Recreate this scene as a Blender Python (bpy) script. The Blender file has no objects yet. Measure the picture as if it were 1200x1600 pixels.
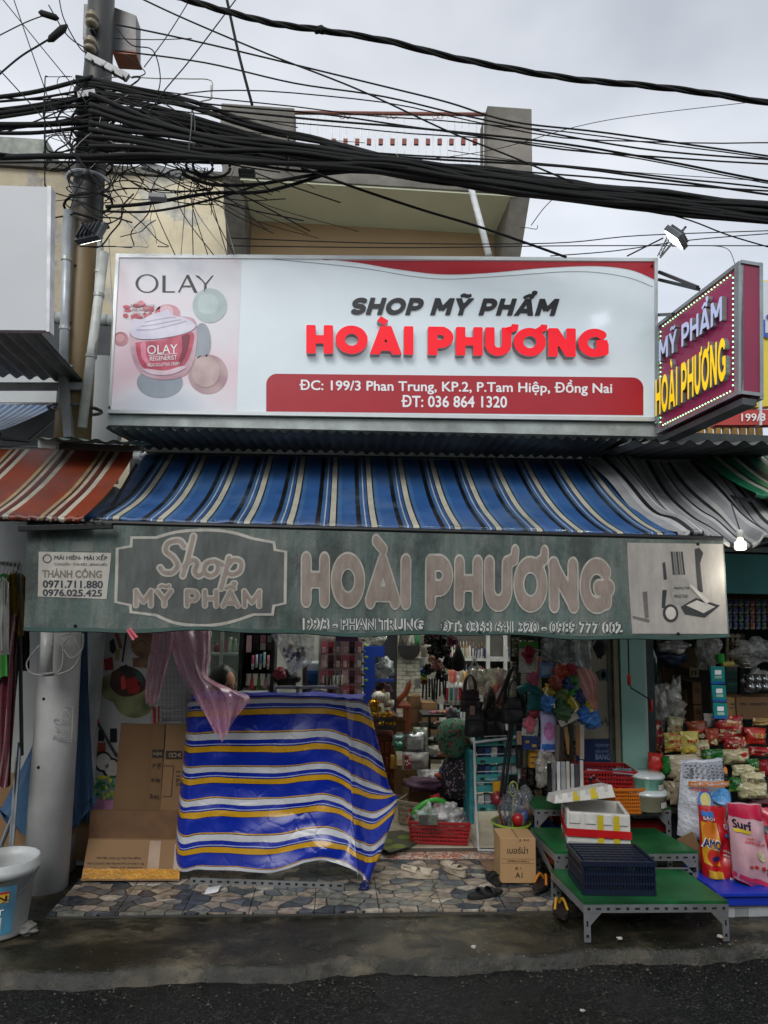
import bpy, bmesh, math, random
from math import sin, cos, pi, radians, tan, atan2, sqrt, exp, hypot
from mathutils import Vector as V, Matrix, Euler, noise
import numpy as np
R = random.Random(7)
sc = bpy.context.scene
# ---------------------------------------------------------------- camera
CAM = V((0, 0, 1.7)); FPX = 1067.0
ya, pi_, ro = radians(4.0), radians(8.0), radians(1.1)
cF = V((sin(ya)*cos(pi_), cos(ya)*cos(pi_), sin(pi_)))
r0 = V((cos(ya), -sin(ya), 0)); u0 = r0.cross(cF)
cR = r0*cos(ro)+u0*sin(ro); cU = -r0*sin(ro)+u0*cos(ro)
cd = bpy.data.cameras.new('camera'); cam = bpy.data.objects.new('camera', cd)
sc.collection.objects.link(cam)
cam.matrix_world = Matrix(((cR.x, cU.x, -cF.x, CAM.x), (cR.y, cU.y, -cF.y, CAM.y), (cR.z, cU.z, -cF.z, CAM.z), (0, 0, 0, 1)))
cd.sensor_fit = 'VERTICAL'; cd.sensor_height = 36; cd.lens = 36*FPX/1600; cd.clip_end = 500; cd.clip_start = 0.05
sc.camera = cam
# ---------------------------------------------------------------- sky, sun, exposure
w = bpy.data.worlds.new('World'); sc.world = w; w.use_nodes = True
wn = w.node_tree; wn.nodes.clear()
def N(nt, t, **k):
    n = nt.nodes.new(t)
    for a, b in k.items(): setattr(n, a, b)
    return n
SUN_EL, SUN_AZ = radians(40), radians(200)
sky = N(wn, 'ShaderNodeTexSky', sky_type='NISHITA', sun_disc=False, sun_elevation=SUN_EL, sun_rotation=SUN_AZ)
bg1 = N(wn, 'ShaderNodeBackground'); bg1.inputs[1].default_value = 0.05
wn.links.new(sky.outputs[0], bg1.inputs[0])
tc = N(wn, 'ShaderNodeTexCoord'); mp = N(wn, 'ShaderNodeMapping'); mp.inputs['Scale'].default_value = (1, 1, 1.8)
ns = N(wn, 'ShaderNodeTexNoise'); ns.inputs['Scale'].default_value = 2.6; ns.inputs['Detail'].default_value = 4; ns.inputs['Roughness'].default_value = .45
cr = N(wn, 'ShaderNodeValToRGB'); cr.color_ramp.elements[0].position = .3; cr.color_ramp.elements[1].position = .72
cr.color_ramp.elements[0].color = (.46, .475, .49, 1); cr.color_ramp.elements[1].color = (.90, .90, .905, 1)
bg2 = N(wn, 'ShaderNodeBackground'); bg2.inputs[1].default_value = 0.93
ad = N(wn, 'ShaderNodeAddShader'); wo = N(wn, 'ShaderNodeOutputWorld')
for a, b in ((tc.outputs['Generated'], mp.inputs[0]), (mp.outputs[0], ns.inputs[0]), (ns.outputs[0], cr.inputs[0]), (cr.outputs[0], bg2.inputs[0]),
             (bg1.outputs[0], ad.inputs[0]), (bg2.outputs[0], ad.inputs[1]), (ad.outputs[0], wo.inputs[0])): wn.links.new(a, b)
sl = bpy.data.lights.new('sun', 'SUN'); sl.energy = 1.5; sl.angle = radians(28); sl.color = (1, .98, .95)
so = bpy.data.objects.new('sun', sl); sc.collection.objects.link(so)
so.rotation_euler = Euler((radians(90)-SUN_EL, 0, radians(-20)), 'XYZ')
sc.view_settings.view_transform = 'Standard'; sc.view_settings.look = 'None'
sc.view_settings.exposure = 0.12; sc.view_settings.gamma = 1
sc.view_settings.use_curve_mapping = False
sc.cycles.max_bounces = 7; sc.cycles.transparent_max_bounces = 12
try: sc.cycles.use_denoising = True
except Exception: pass
# ---------------------------------------------------------------- helpers
def ray(px, py): return cF*FPX + cR*(px-600) + cU*(800-py)
def P(px, py, Y): d = ray(px, py); return CAM + d*(Y/d.y)
def G(px, py, z=0.0): d = ray(px, py); return CAM + d*((z-CAM.z)/d.z)
def ppm(Y): return FPX/Y
def lin(c):
    if isinstance(c, str):
        c = [int(c[i:i+2], 16)/255 for i in (0, 2, 4)]
    return tuple((x/12.92 if x <= .04045 else ((x+.055)/1.055)**2.4) for x in c[:3])
mcache = {}
def base(name):
    m = bpy.data.materials.new(name); m.use_nodes = True; nt = m.node_tree; nt.nodes.clear()
    o = N(nt, 'ShaderNodeOutputMaterial'); p = N(nt, 'ShaderNodeBsdfPrincipled'); nt.links.new(p.outputs[0], o.inputs[0])
    return m, nt, p
def mix(nt, f, a, b, mode='MIX'):
    n = N(nt, 'ShaderNodeMix', data_type='RGBA', blend_type=mode)
    for s, v in ((n.inputs[0], f), (n.inputs[6], a), (n.inputs[7], b)):
        if isinstance(v, (int, float)): s.default_value = v
        elif isinstance(v, tuple): s.default_value = (*v[:3], 1)
        else: nt.links.new(v, s)
    return n.outputs[2]
def nz(nt, scale, detail=4, rough=.55, coord='Object', stretch=None):
    t = N(nt, 'ShaderNodeTexCoord'); n = N(nt, 'ShaderNodeTexNoise')
    n.inputs['Scale'].default_value = scale; n.inputs['Detail'].default_value = detail; n.inputs['Roughness'].default_value = rough
    src = t.outputs[coord]
    if stretch:
        m = N(nt, 'ShaderNodeMapping'); m.inputs['Scale'].default_value = stretch; nt.links.new(src, m.inputs[0]); src = m.outputs[0]
    nt.links.new(src, n.inputs[0]); return n.outputs[0]
def ramp(nt, fac, els, const=False):
    r = N(nt, 'ShaderNodeValToRGB'); cr = r.color_ramp
    if const: cr.interpolation = 'CONSTANT'
    while len(cr.elements) < len(els): cr.elements.new(.5)
    for e, (p, c) in zip(cr.elements, els):
        e.position = p; e.color = (*c, 1) if isinstance(c, tuple) else (c, c, c, 1)
    nt.links.new(fac, r.inputs[0]); return r.outputs[0]
def bump(nt, p, h, s=.3, d=.01):
    b = N(nt, 'ShaderNodeBump'); b.inputs['Strength'].default_value = s; b.inputs['Distance'].default_value = d
    nt.links.new(h, b.inputs['Height']); nt.links.new(b.outputs[0], p.inputs['Normal'])
def mat(col, rough=.55, metal=0, var=.22, scale=9, bmp=.15, bd=.003, alpha=1, emit=0, dirt=0, dcol='3a332a', coat=0, sub=0):
    key = (col, rough, metal, var, scale, bmp, bd, alpha, emit, dirt, dcol, coat)
    if key in mcache: return mcache[key]
    m, nt, p = base('mat_'+str(len(mcache))); mcache[key] = m
    c = lin(col); n = nz(nt, scale, 5)
    a = tuple(x*(1-var) for x in c); b = tuple(min(1, x*(1+var)) for x in c)
    f = ramp(nt, n, ((.3, 0.0), (.7, 1.0)))
    out = mix(nt, f, a, b)
    if dirt:
        n2 = nz(nt, scale*.35, 8, .65); f2 = ramp(nt, n2, ((.5-.12, 0.0), (.72, 1.0)))
        mm = N(nt, 'ShaderNodeMath', operation='MULTIPLY'); nt.links.new(f2, mm.inputs[0]); mm.inputs[1].default_value = dirt
        out = mix(nt, mm.outputs[0], out, lin(dcol))
    nt.links.new(out, p.inputs['Base Color']); p.inputs['Roughness'].default_value = rough; p.inputs['Metallic'].default_value = metal
    if alpha < 1: p.inputs['Alpha'].default_value = alpha
    if coat: p.inputs['Coat Weight'].default_value = coat; p.inputs['Coat Roughness'].default_value = .12
    if emit:
        nt.links.new(out, p.inputs['Emission Color']); p.inputs['Emission Strength'].default_value = emit
    if bmp: bump(nt, p, nz(nt, scale*4, 4), bmp, bd)
    return m
def film(col='d8dcdc', a=.3, rough=.14, sc_=14):
    key = ('film', col, a, rough, sc_)
    if key in mcache: return mcache[key]
    m, nt, p = base('film'); mcache[key] = m
    p.inputs['Base Color'].default_value = (*lin(col), 1); p.inputs['Roughness'].default_value = rough
    n = nz(nt, sc_, 3, .6); f = ramp(nt, n, ((.42, a*.55), (.62, min(1, a*1.7)))); nt.links.new(f, p.inputs['Alpha'])
    p.inputs['Specular IOR Level'].default_value = .9
    bump(nt, p, nz(nt, sc_*1.6, 3, .5), .9, .02)
    return m
def emitm(col, s):
    key = ('emit', col, s)
    if key in mcache: return mcache[key]
    m, nt, p = base('lamp_glow'); mcache[key] = m
    p.inputs['Base Color'].default_value = (*lin(col), 1); p.inputs['Emission Color'].default_value = (*lin(col), 1); p.inputs['Emission Strength'].default_value = s
    return m
def pkm(col, c2='c8b890', c3='2a1c18', s_=26, rough=.28):
    """printed packet film: the ground colour broken up by small printed patches"""
    key = ('pk', col, c2, c3, s_)
    if key in mcache: return mcache[key]
    m, nt, p = base('printed_film'); mcache[key] = m; t = N(nt, 'ShaderNodeTexCoord'); mp = N(nt, 'ShaderNodeMapping'); mp.inputs['Scale'].default_value = (1, 1, 2.2); nt.links.new(t.outputs['Object'], mp.inputs[0])
    v = N(nt, 'ShaderNodeTexVoronoi', distance='CHEBYCHEV'); v.inputs['Scale'].default_value = s_; nt.links.new(mp.outputs[0], v.inputs[0]); s = N(nt, 'ShaderNodeSeparateColor'); nt.links.new(v.outputs['Color'], s.inputs[0])
    f = ramp(nt, s.outputs[0], ((0, 0.0), (.8, .75)), True); f2 = ramp(nt, s.outputs[1], ((0, 0.0), (.84, .7)), True); a = ramp(nt, nz(nt, 14, 5), ((.3, tuple(x*.65 for x in lin(col))), (.7, tuple(min(1, x*1.35) for x in lin(col)))))
    nt.links.new(mix(nt, f2, mix(nt, f, a, lin(c2)), lin(c3)), p.inputs['Base Color']); p.inputs['Roughness'].default_value = rough; p.inputs['Coat Weight'].default_value = .3
    bump(nt, p, nz(nt, 34, 4, .6), .6, .012); return m
class MB:
    def __init__(s): s.v = []; s.f = []; s.uv = None
    def add(s, vs, fs):
        n = len(s.v); s.v += [tuple(x) for x in vs]; s.f += [tuple(i+n for i in f) for f in fs]; return s
    def box(s, c, d, rz=0, rx=0, ry=0):
        M_ = Euler((rx, ry, rz)).to_matrix(); c = V(c)
        vs = [c + M_ @ V((x*d[0]/2, y*d[1]/2, z*d[2]/2)) for x in (-1, 1) for y in (-1, 1) for z in (-1, 1)]
        return s.add(vs, [(0, 1, 3, 2), (4, 6, 7, 5), (0, 4, 5, 1), (2, 3, 7, 6), (0, 2, 6, 4), (1, 5, 7, 3)])
    def bar(s, a, b, w_, h_, up=(0, 0, 1)):
        a, b = V(a), V(b); d = (b-a).normalized(); up = V(up)
        if abs(d.dot(up)) > .95: up = V((0, 1, 0))
        x = d.cross(up).normalized()*w_/2; y = x.cross(d).normalized()*h_/2
        vs = [p+i*x+j*y for p in (a, b) for i, j in ((-1, -1), (1, -1), (1, 1), (-1, 1))]
        return s.add(vs, [(3, 2, 1, 0), (4, 5, 6, 7), (0, 1, 5, 4), (1, 2, 6, 5), (2, 3, 7, 6), (3, 0, 4, 7)])
    def tube(s, pts, r, n=6, caps=True):
        pts = [V(p) for p in pts]; rs = r if isinstance(r, (list, tuple)) else [r]*len(pts)
        x = None; vs = []
        for i, p in enumerate(pts):
            d = (pts[min(i+1, len(pts)-1)]-pts[max(i-1, 0)])
            d = d.normalized() if d.length > 1e-9 else V((0, 0, 1))
            if x is None: x = d.orthogonal().normalized()
            x = (x-d*x.dot(d)); x = x.normalized() if x.length > 1e-6 else d.orthogonal().normalized()
            y = d.cross(x)
            vs += [p+(x*cos(2*pi*k/n)+y*sin(2*pi*k/n))*rs[i] for k in range(n)]
        fs = [(i*n+k, i*n+(k+1) % n, (i+1)*n+(k+1) % n, (i+1)*n+k) for i in range(len(pts)-1) for k in range(n)]
        if caps: fs += [tuple(range(n-1, -1, -1)), tuple((len(pts)-1)*n+k for k in range(n))]
        return s.add(vs, fs)
    def lathe(s, prof, c=(0, 0, 0), n=16, sx=1, sy=1, rot=None, wob=None):
        c = V(c); vs = []
        for i, (r, z) in enumerate(prof):
            for k in range(n):
                a = 2*pi*k/n; rr = r*(wob(a, z) if wob else 1)
                q = V((rr*cos(a)*sx, rr*sin(a)*sy, z))
                if rot: q = rot @ q
                vs.append(c+q)
        fs = [(i*n+k, i*n+(k+1) % n, (i+1)*n+(k+1) % n, (i+1)*n+k) for i in range(len(prof)-1) for k in range(n)]
        fs += [tuple(range(n-1, -1, -1)), tuple((len(prof)-1)*n+k for k in range(n))]
        return s.add(vs, fs)
    def sheet(s, f, nu, nv, closed=False):
        vs = [f(i/nu, j/nv) for j in range(nv+1) for i in range(nu+1)]
        s.uv = [(i/nu, j/nv) for j in range(nv+1) for i in range(nu+1)]
        return s.add(vs, [(j*(nu+1)+i, j*(nu+1)+i+1, (j+1)*(nu+1)+i+1, (j+1)*(nu+1)+i) for j in range(nv) for i in range(nu)])
    def pillow(s, c, w_, h_, d, rot=None, n=10, wr=.12, seed=0, seal=.0, tp=0):
        """a filled packet: bulging front and back, crimped edges"""
        c = V(c); vs = []
        for sg in (-1, 1):
            for j in range(n+1):
                for i in range(n+1):
                    u, v = i/n*2-1, j/n*2-1
                    k = max(0, (1-abs(u)**2.6)*(1-min(1, abs(v)/(1-seal))**3))**.6
                    q = V((u*w_/2*(1-.06*(1-abs(v)**2)+tp*v)*(1), sg*d/2*k, v*h_/2))
                    e = noise.noise(V((u*2.3+seed, v*2.3, sg+seed*1.7)))*wr
                    e2 = noise.noise(V((u*6+seed, v*5, sg+seed)))*wr*.5
                    q.y += (e+e2)*d*sg*(.3+k); q.x += e*w_*.12; q.z += e2*h_*.15
                    vs.append(c+(rot @ q if rot else q))
        m = (n+1)**2; fs = []
        for j in range(n):
            for i in range(n):
                a = j*(n+1)+i; fs.append((a, a+1, a+n+2, a+n+1)); fs.append((m+a+n+1, m+a+n+2, m+a+1, m+a))
        for i in range(n):
            for a, b in ((i, i+1), (n*(n+1)+i+1, n*(n+1)+i)): fs.append((b, a, m+a, m+b))
            a, b = i*(n+1), (i+1)*(n+1); fs.append((a, b, m+b, m+a)); a, b = a+n, b+n; fs.append((b, a, m+a, m+b))
        return s.add(vs, fs)
    def blob(s, c, r, seed=0, amp=.2, n=14, fr=1.6, pinch=0, rot=None):
        c = V(c); vs = []; m = n
        rx, ry, rz = r if isinstance(r, (tuple, list)) else (r, r, r)
        for j in range(m+1):
            t = pi*j/m
            for k in range(n):
                a = 2*pi*k/n; q = V((sin(t)*cos(a), sin(t)*sin(a), -cos(t)))
                e = 1+amp*noise.noise(q*fr+V((seed*3.1, seed, 0)))*1.6+amp*.5*noise.noise(q*fr*3+V((seed, 0, seed)))
                if pinch and q.z > .3: z = (q.z-.3)/.7; q.x *= (1-pinch*z); q.y *= (1-pinch*z); q.z += z*z*.5*pinch
                q2 = V((q.x*rx*e, q.y*ry*e, q.z*rz*e)); vs.append(c+(rot @ q2 if rot else q2))
        fs = [(j*n+k, j*n+(k+1) % n, (j+1)*n+(k+1) % n, (j+1)*n+k) for j in range(m) for k in range(n)]
        return s.add(vs, fs)
    def mesh(s, smooth=False, bev=0):
        me = bpy.data.meshes.new('mesh'); me.from_pydata(s.v, [], s.f)
        if s.uv and len(s.uv) == len(s.v):
            ul = me.uv_layers.new(name='UVMap'); idx = np.zeros(len(me.loops), dtype=np.int32); me.loops.foreach_get('vertex_index', idx)
            ul.data.foreach_set('uv', np.array(s.uv, dtype=np.float32)[idx].ravel())
        if bev:
            bm = bmesh.new(); bm.from_mesh(me); bmesh.ops.remove_doubles(bm, verts=bm.verts, dist=1e-5)
            bmesh.ops.bevel(bm, geom=bm.edges[:], offset=bev, segments=2, affect='EDGES', profile=.6); bm.to_mesh(me); bm.free()
        if smooth: me.shade_smooth()
        return me
def thing(name, label, cat, loc=(0, 0, 0), group=None, kind=None):
    o = bpy.data.objects.new(name, None); sc.collection.objects.link(o); o.location = loc; o.empty_display_size = .1
    tag(o, label, cat, group, kind); return o
def tag(o, label=None, cat=None, group=None, kind=None):
    for k, v in (('label', label), ('category', cat), ('group', group), ('kind', kind)):
        if v: o[k] = v
    return o
def wl(o):
    l = V((0, 0, 0))
    while o is not None: l += o.location; o = o.parent
    return l
def ob(name, mb, m, parent=None, smooth=False, bev=0, local=False, label=None):
    """link a mesh; vertices are in world space unless local"""
    me = mb.mesh(smooth, bev) if isinstance(mb, MB) else mb
    if m is not None and not me.materials: me.materials.append(m)
    o = bpy.data.objects.new(name, me); sc.collection.objects.link(o)
    if parent is not None:
        o.parent = parent
        if not local: o.location = -wl(parent)
    if label: o['label'] = label
    return o
def solo(name, label, cat, mb, m, group=None, smooth=False, bev=0, kind=None):
    """a thing that is one mesh, its origin moved to its base"""
    me = mb.mesh(smooth, bev) if isinstance(mb, MB) else mb
    n = len(me.vertices); co = np.zeros(n*3, dtype=np.float32); me.vertices.foreach_get('co', co); co = co.reshape(-1, 3)
    c = np.array([(co[:, 0].min()+co[:, 0].max())/2, (co[:, 1].min()+co[:, 1].max())/2, co[:, 2].min()], dtype=np.float32)
    me.vertices.foreach_set('co', (co-c).ravel()); me.update()
    me.materials.append(m); o = bpy.data.objects.new(name, me); sc.collection.objects.link(o); o.location = c.tolist()
    return tag(o, label, cat, group, kind)
def copy_tree(o, parent=None):
    c = o.copy(); sc.collection.objects.link(c); c.parent = parent
    for ch in o.children: copy_tree(ch, c)
    return c
def cat_spline(pts, n=6):
    pts = [V(p) for p in pts]; out = []
    for i in range(len(pts)-1):
        a = pts[max(i-1, 0)]; b = pts[i]; c = pts[i+1]; d = pts[min(i+2, len(pts)-1)]
        for k in range(n):
            t = k/n; out.append(.5*((2*b)+(c-a)*t+(2*a-5*b+4*c-d)*t*t+(3*b-a-3*c+d)*t**3))
    return out+[pts[-1]]
# ---------------------------------------------------------------- lettering
def arc(cx, cy, rx, ry, a0, a1, n=14): return [(cx+rx*cos(radians(a0+(a1-a0)*i/n)), cy+ry*sin(radians(a0+(a1-a0)*i/n))) for i in range(n+1)]
def glyph(ch, t):
    """strokes of a capital one unit tall, drawn with a pen t wide -> (width, strokes, accent strokes)"""
    h = t/2; acc = []
    if ch == 'H': w_ = .82; S = [[(h, 0), (h, 1)], [(w_-h, 0), (w_-h, 1)], [(h, .5), (w_-h, .5)]]
    elif ch in 'OƠ':
        w_ = .98; S = [arc(w_/2, .5, w_/2-h, .5-h, 0, 360, 40)]
        if ch == 'Ơ': acc = [[(w_*.74, .9), (w_*.93, .98), (w_*.94, 1.12)]]
    elif ch in 'AÀẨ':
        w_ = .96; S = [[(h*.75, -.1), (w_/2, 1.04)], [(w_-h*.75, -.1), (w_/2, 1.04)], [(.25, .27), (w_-.25, .27)]]
        if ch == 'À': acc = [[(w_*.28, 1.26), (w_*.52, 1.1)]]
        if ch == 'Ẩ': acc = [[(w_*.24, 1.06), (w_*.5, 1.2), (w_*.76, 1.06)], arc(w_*.72, 1.33, .07, .06, 160, -90, 8)+[(w_*.71, 1.2)]]
    elif ch == 'I': w_ = t; S = [[(h, 0), (h, 1)]]
    elif ch == 'P': w_ = .78; r = .33-h*.5; S = [[(h, 0), (h, 1)], [(h, 1-h), (.42, 1-h)]+arc(w_-h-r, 1-h-r*.9, r, r*.9, 90, -90)+[(h, 1-h-r*1.8)]]
    elif ch in 'UƯ':
        w_ = .8; S = [[(h, 1), (h, .4)]+arc(w_/2, .4, w_/2-h, .4-h, 180, 360)+[(w_-h, 1)]]
        if ch == 'Ư': acc = [[(w_-h, .9), (w_+.1, .97), (w_+.12, 1.12)]]; 
    elif ch == 'N': w_ = .84; S = [[(h, 0), (h, 1)], [(w_-h, 0), (w_-h, 1)], [(h*.8, 1.03), (w_-h*.8, -.03)]]
    elif ch == 'M': w_ = 1.0; S = [[(h, 0), (h, 1)], [(w_-h, 0), (w_-h, 1)], [(h*.8, 1.03), (w_/2, .3)], [(w_-h*.8, 1.03), (w_/2, .3)]]
    elif ch == 'G': w_ = .93; S = [arc(.5, .5, .5-h, .5-h, 42, 318, 30)+[(.93-h, .2), (.93-h, .5)], [(.55, .46), (.93-h*.2, .46)]]
    elif ch == 'S': w_ = .72; q = .25; S = [arc(w_/2, 1-h-(.5-h)/2, w_/2-h*.8, (.5-h)/2, 25, 270, 16)+arc(w_/2, h+(.5-h)/2, w_/2-h*.8, (.5-h)/2, 90, -155, 16)]
    elif ch in 'YỸ':
        w_ = .86; S = [[(h*.6, 1.06), (w_/2, .42)], [(w_-h*.6, 1.06), (w_/2, .42)], [(w_/2, .5), (w_/2, 0)]]
        if ch == 'Ỹ': acc = [[(w_*.2, 1.13), (w_*.35, 1.2), (w_*.62, 1.13), (w_*.8, 1.2)]]
    elif ch == 'L': w_ = .6; S = [[(h, 0), (h, 1)], [(h, h), (w_, h)]]
    elif ch == ' ': w_ = .3; S = []
    return w_, S, acc
def sdf_mesh(strokes, rad, step=.03, rnd=False, clip=None, lvl=0.0, xs=1):
    """union of pen strokes, meshed by marching squares; strokes = [(polyline, radius)]"""
    pts = np.array([p for s, r in strokes for p in s]); m = max(r for s, r in strokes)+.05+lvl
    x0, y0 = pts.min(0)-m; x1, y1 = pts.max(0)+m
    nx, ny = int((x1-x0)/step)+2, int((y1-y0)/step)+2
    X, Y_ = np.meshgrid(x0+np.arange(nx)*step, y0+np.arange(ny)*step); D = np.full(X.shape, 9.)
    for s, r in strokes:
        for i in range(len(s)-1):
            a = np.array(s[i]); b = np.array(s[i+1]); d = b-a; L = np.hypot(*d)
            if L < 1e-6: continue
            u = d/L; lx = (X-a[0])*u[0]+(Y_-a[1])*u[1]; ly = -(X-a[0])*u[1]+(Y_-a[1])*u[0]
            if rnd or 0 < i < len(s)-2 and len(s) > 3: q = np.hypot(lx-np.clip(lx, 0, L), ly)-r
            else:
                lo = 0 if i == 0 else -r*.6; hi = L if i == len(s)-2 else L+r*.6
                q = np.maximum(np.maximum(lo-lx, lx-hi), np.abs(ly)-r)
            D = np.minimum(D, q)
    if clip is not None: D = np.maximum(D, np.maximum(clip[0]-Y_, Y_-clip[1]))
    D = D-lvl
    verts = []; cache = {}; faces = []
    def vid(k, x, y):
        if k not in cache: cache[k] = len(verts); verts.append((x*xs, y))
        return cache[k]
    for j in range(ny-1):
        for i in range(nx-1):
            c = [(i, j), (i+1, j), (i+1, j+1), (i, j+1)]; d = [D[b, a] for a, b in c]
            if min(d) > 0: continue
            f = []
            for k in range(4):
                a, b = c[k], c[(k+1) % 4]; da, db = d[k], d[(k+1) % 4]
                if da <= 0: f.append(vid(a, X[a[1], a[0]], Y_[a[1], a[0]]))
                if (da <= 0) != (db <= 0):
                    t = da/(da-db); e = (min(a, b), max(a, b))
                    f.append(vid(e, X[a[1], a[0]]*(1-t)+X[b[1], b[0]]*t, Y_[a[1], a[0]]*(1-t)+Y_[b[1], b[0]]*t))
            if len(f) > 2: faces.append(tuple(f))
    return verts, faces
def caps_text(s, t=.2, gap=.06, rnd=False, lvl=0, step=.035, ins=0):
    """[(x0, verts, faces)] for each letter, and the overall width"""
    x = 0; out = []
    for ch in s:
        w_, S, A = glyph(ch, t)
        if S:
            L = []
            if ins:  # round pen: pull the ends in
                S = [[(min(max(a, ins*.3), w_-ins*.3), min(max(b, ins), 1-ins)) for a, b in st] for st in S]
            main = sdf_mesh([(st, t/2) for st in S], t/2, step, rnd, None if rnd else (0, 1), lvl)
            parts = [main]
            if A: parts.append(sdf_mesh([(st, t*.36) for st in A], t/2, step, rnd, None, lvl))
            vs, fs = [], []
            if A:  # one field for body and accent so that they join
                if rnd: vs, fs = sdf_mesh([(st, t/2) for st in S]+[(st, t*.36) for st in A], t/2, step, True, None, lvl)
                else:
                    for q in parts: n = len(vs); vs = vs+list(q[0]); fs = fs+[tuple(i+n for i in f) for f in q[1]]
            else: vs, fs = main
            out.append((ch, [(a+x, b) for a, b in vs], fs))
        x += w_+gap
    return out, x-gap
tcache = {}
def fat(vs, fs, r, step=.035):
    """thicken filled lettering: distance to its outline, meshed again by marching squares"""
    cnt = {}
    for f in fs:
        for a, b in zip(f, f[1:]+f[:1]): k = (min(a, b), max(a, b)); cnt[k] = cnt.get(k, 0)+1
    P_ = np.array(vs); E_ = np.array([k for k, c in cnt.items() if c == 1]); A = P_[E_[:, 0]]; B = P_[E_[:, 1]]
    x0, y0 = P_.min(0)-r-step*2; x1, y1 = P_.max(0)+r+step*2; nx, ny = int((x1-x0)/step)+2, int((y1-y0)/step)+2
    X = x0+np.arange(nx)*step; Y_ = y0+np.arange(ny)*step; D = np.full((ny, nx), 9.); IN = np.zeros((ny, nx), bool); W_ = r+step*3
    for a, b in zip(A, B):
        i0 = max(0, int((min(a[0], b[0])-W_-x0)/step)); i1 = min(nx, int((max(a[0], b[0])+W_-x0)/step)+2)
        j0 = max(0, int((min(a[1], b[1])-W_-y0)/step)); j1 = min(ny, int((max(a[1], b[1])+W_-y0)/step)+2)
        x = X[None, i0:i1]; y = Y_[j0:j1, None]; d = b-a; L2 = d@d
        if L2 < 1e-12: continue
        t = np.clip(((x-a[0])*d[0]+(y-a[1])*d[1])/L2, 0, 1); q = np.hypot(x-a[0]-t*d[0], y-a[1]-t*d[1]); D[j0:j1, i0:i1] = np.minimum(D[j0:j1, i0:i1], q)
        if a[1] != b[1]:
            j = np.nonzero((Y_ > min(a[1], b[1])) & (Y_ <= max(a[1], b[1])))[0]
            for jj in j:
                xc = a[0]+(Y_[jj]-a[1])/(b[1]-a[1])*(b[0]-a[0]); IN[jj, :max(0, int(math.ceil((xc-x0)/step)))] ^= True
    D = np.where(IN, -D, D)-r; verts = []; cache = {}; faces = []
    def vid(k, x, y):
        if k not in cache: cache[k] = len(verts); verts.append((float(x), float(y)))
        return cache[k]
    act = np.minimum(np.minimum(D[:-1, :-1], D[1:, :-1]), np.minimum(D[:-1, 1:], D[1:, 1:])) <= 0
    for j, i in zip(*np.nonzero(act)):
        c = [(i, j), (i+1, j), (i+1, j+1), (i, j+1)]; d = [D[b, a] for a, b in c]; f = []
        for k in range(4):
            a, b = c[k], c[(k+1) % 4]; da, db = d[k], d[(k+1) % 4]
            if da <= 0: f.append(vid(a, X[a[0]], Y_[a[1]]))
            if (da <= 0) != (db <= 0): t = da/(da-db); f.append(vid((min(a, b), max(a, b)), X[a[0]]*(1-t)+X[b[0]]*t, Y_[a[1]]*(1-t)+Y_[b[1]]*t))
        if len(f) > 2: faces.append(tuple(f))
    return verts, faces
def txt(s, off=0.0, bold=True, step=.035):
    if (s, off) in tcache: return tcache[(s, off)]
    c = bpy.data.curves.new('t', 'FONT'); c.body = s; c.resolution_u = 3
    o = bpy.data.objects.new('t', c); sc.collection.objects.link(o)
    dg = bpy.context.evaluated_depsgraph_get(); dg.update(); me = bpy.data.meshes.new_from_object(o.evaluated_get(dg))
    vs = [(v.co.x, v.co.y) for v in me.vertices]; fs = [tuple(p.vertices) for p in me.polygons]
    bpy.data.objects.remove(o); bpy.data.curves.remove(c); bpy.data.meshes.remove(me)
    if off > .001: vs, fs = fat(vs, fs, off, step)
    tcache[(s, off)] = (vs, fs); return vs, fs
def rng(vs): xs = [a for a, b in vs]; ys = [b for a, b in vs]; return min(xs), min(ys), max(xs), max(ys)
def quad(A, B, C_, D_):
    """bilinear patch: A bottom left, B bottom right, C top right, D top left"""
    A, B, C_, D_ = map(V, (A, B, C_, D_))
    return lambda u, v: (A*(1-u)+B*u)*(1-v)+(D_*(1-u)+C_*u)*v
def pxmap(Y, push=.004, surf=None):
    """pixel -> point on the plane y=Y (optionally on a rippled surface)"""
    def f(px, py):
        p = P(px, py, Y)
        if surf: p = surf(p)
        return p+V((0, -push, 0))
    return f
def lay(vs, fs, box_, f, shear=0, skew=None, b=None, rot=0):
    """fit flat lettering into the pixel box (x0,y0,x1,y1); skew = extra fall in px over the box width"""
    x0, y0, x1, y1 = b or rng(vs); X0, Y0, X1, Y1 = box_; mb = MB(); out = []
    for a, c in vs:
        u = (a-x0)/(x1-x0); v = (c-y0)/(y1-y0)
        px = X0+(X1-X0)*u+shear*(v)*(Y1-Y0); py = Y1+(Y0-Y1)*v+(skew or 0)*(u-.5)
        out.append(f(px, py))
    mb.add(out, [tuple(reversed(q)) if False else q for q in fs]); return mb
def flat(vs, fs, f): mb = MB(); mb.add([f(a, b) for a, b in vs], fs); return mb
def ellipse(cx, cy, rx, ry, n=20): return [(cx+rx*cos(2*pi*i/n), cy-ry*sin(2*pi*i/n)) for i in range(n)]
def pface(pts, f): mb = MB(); mb.add([f(a, b) for a, b in pts], [tuple(range(len(pts)))]); return mb
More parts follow.
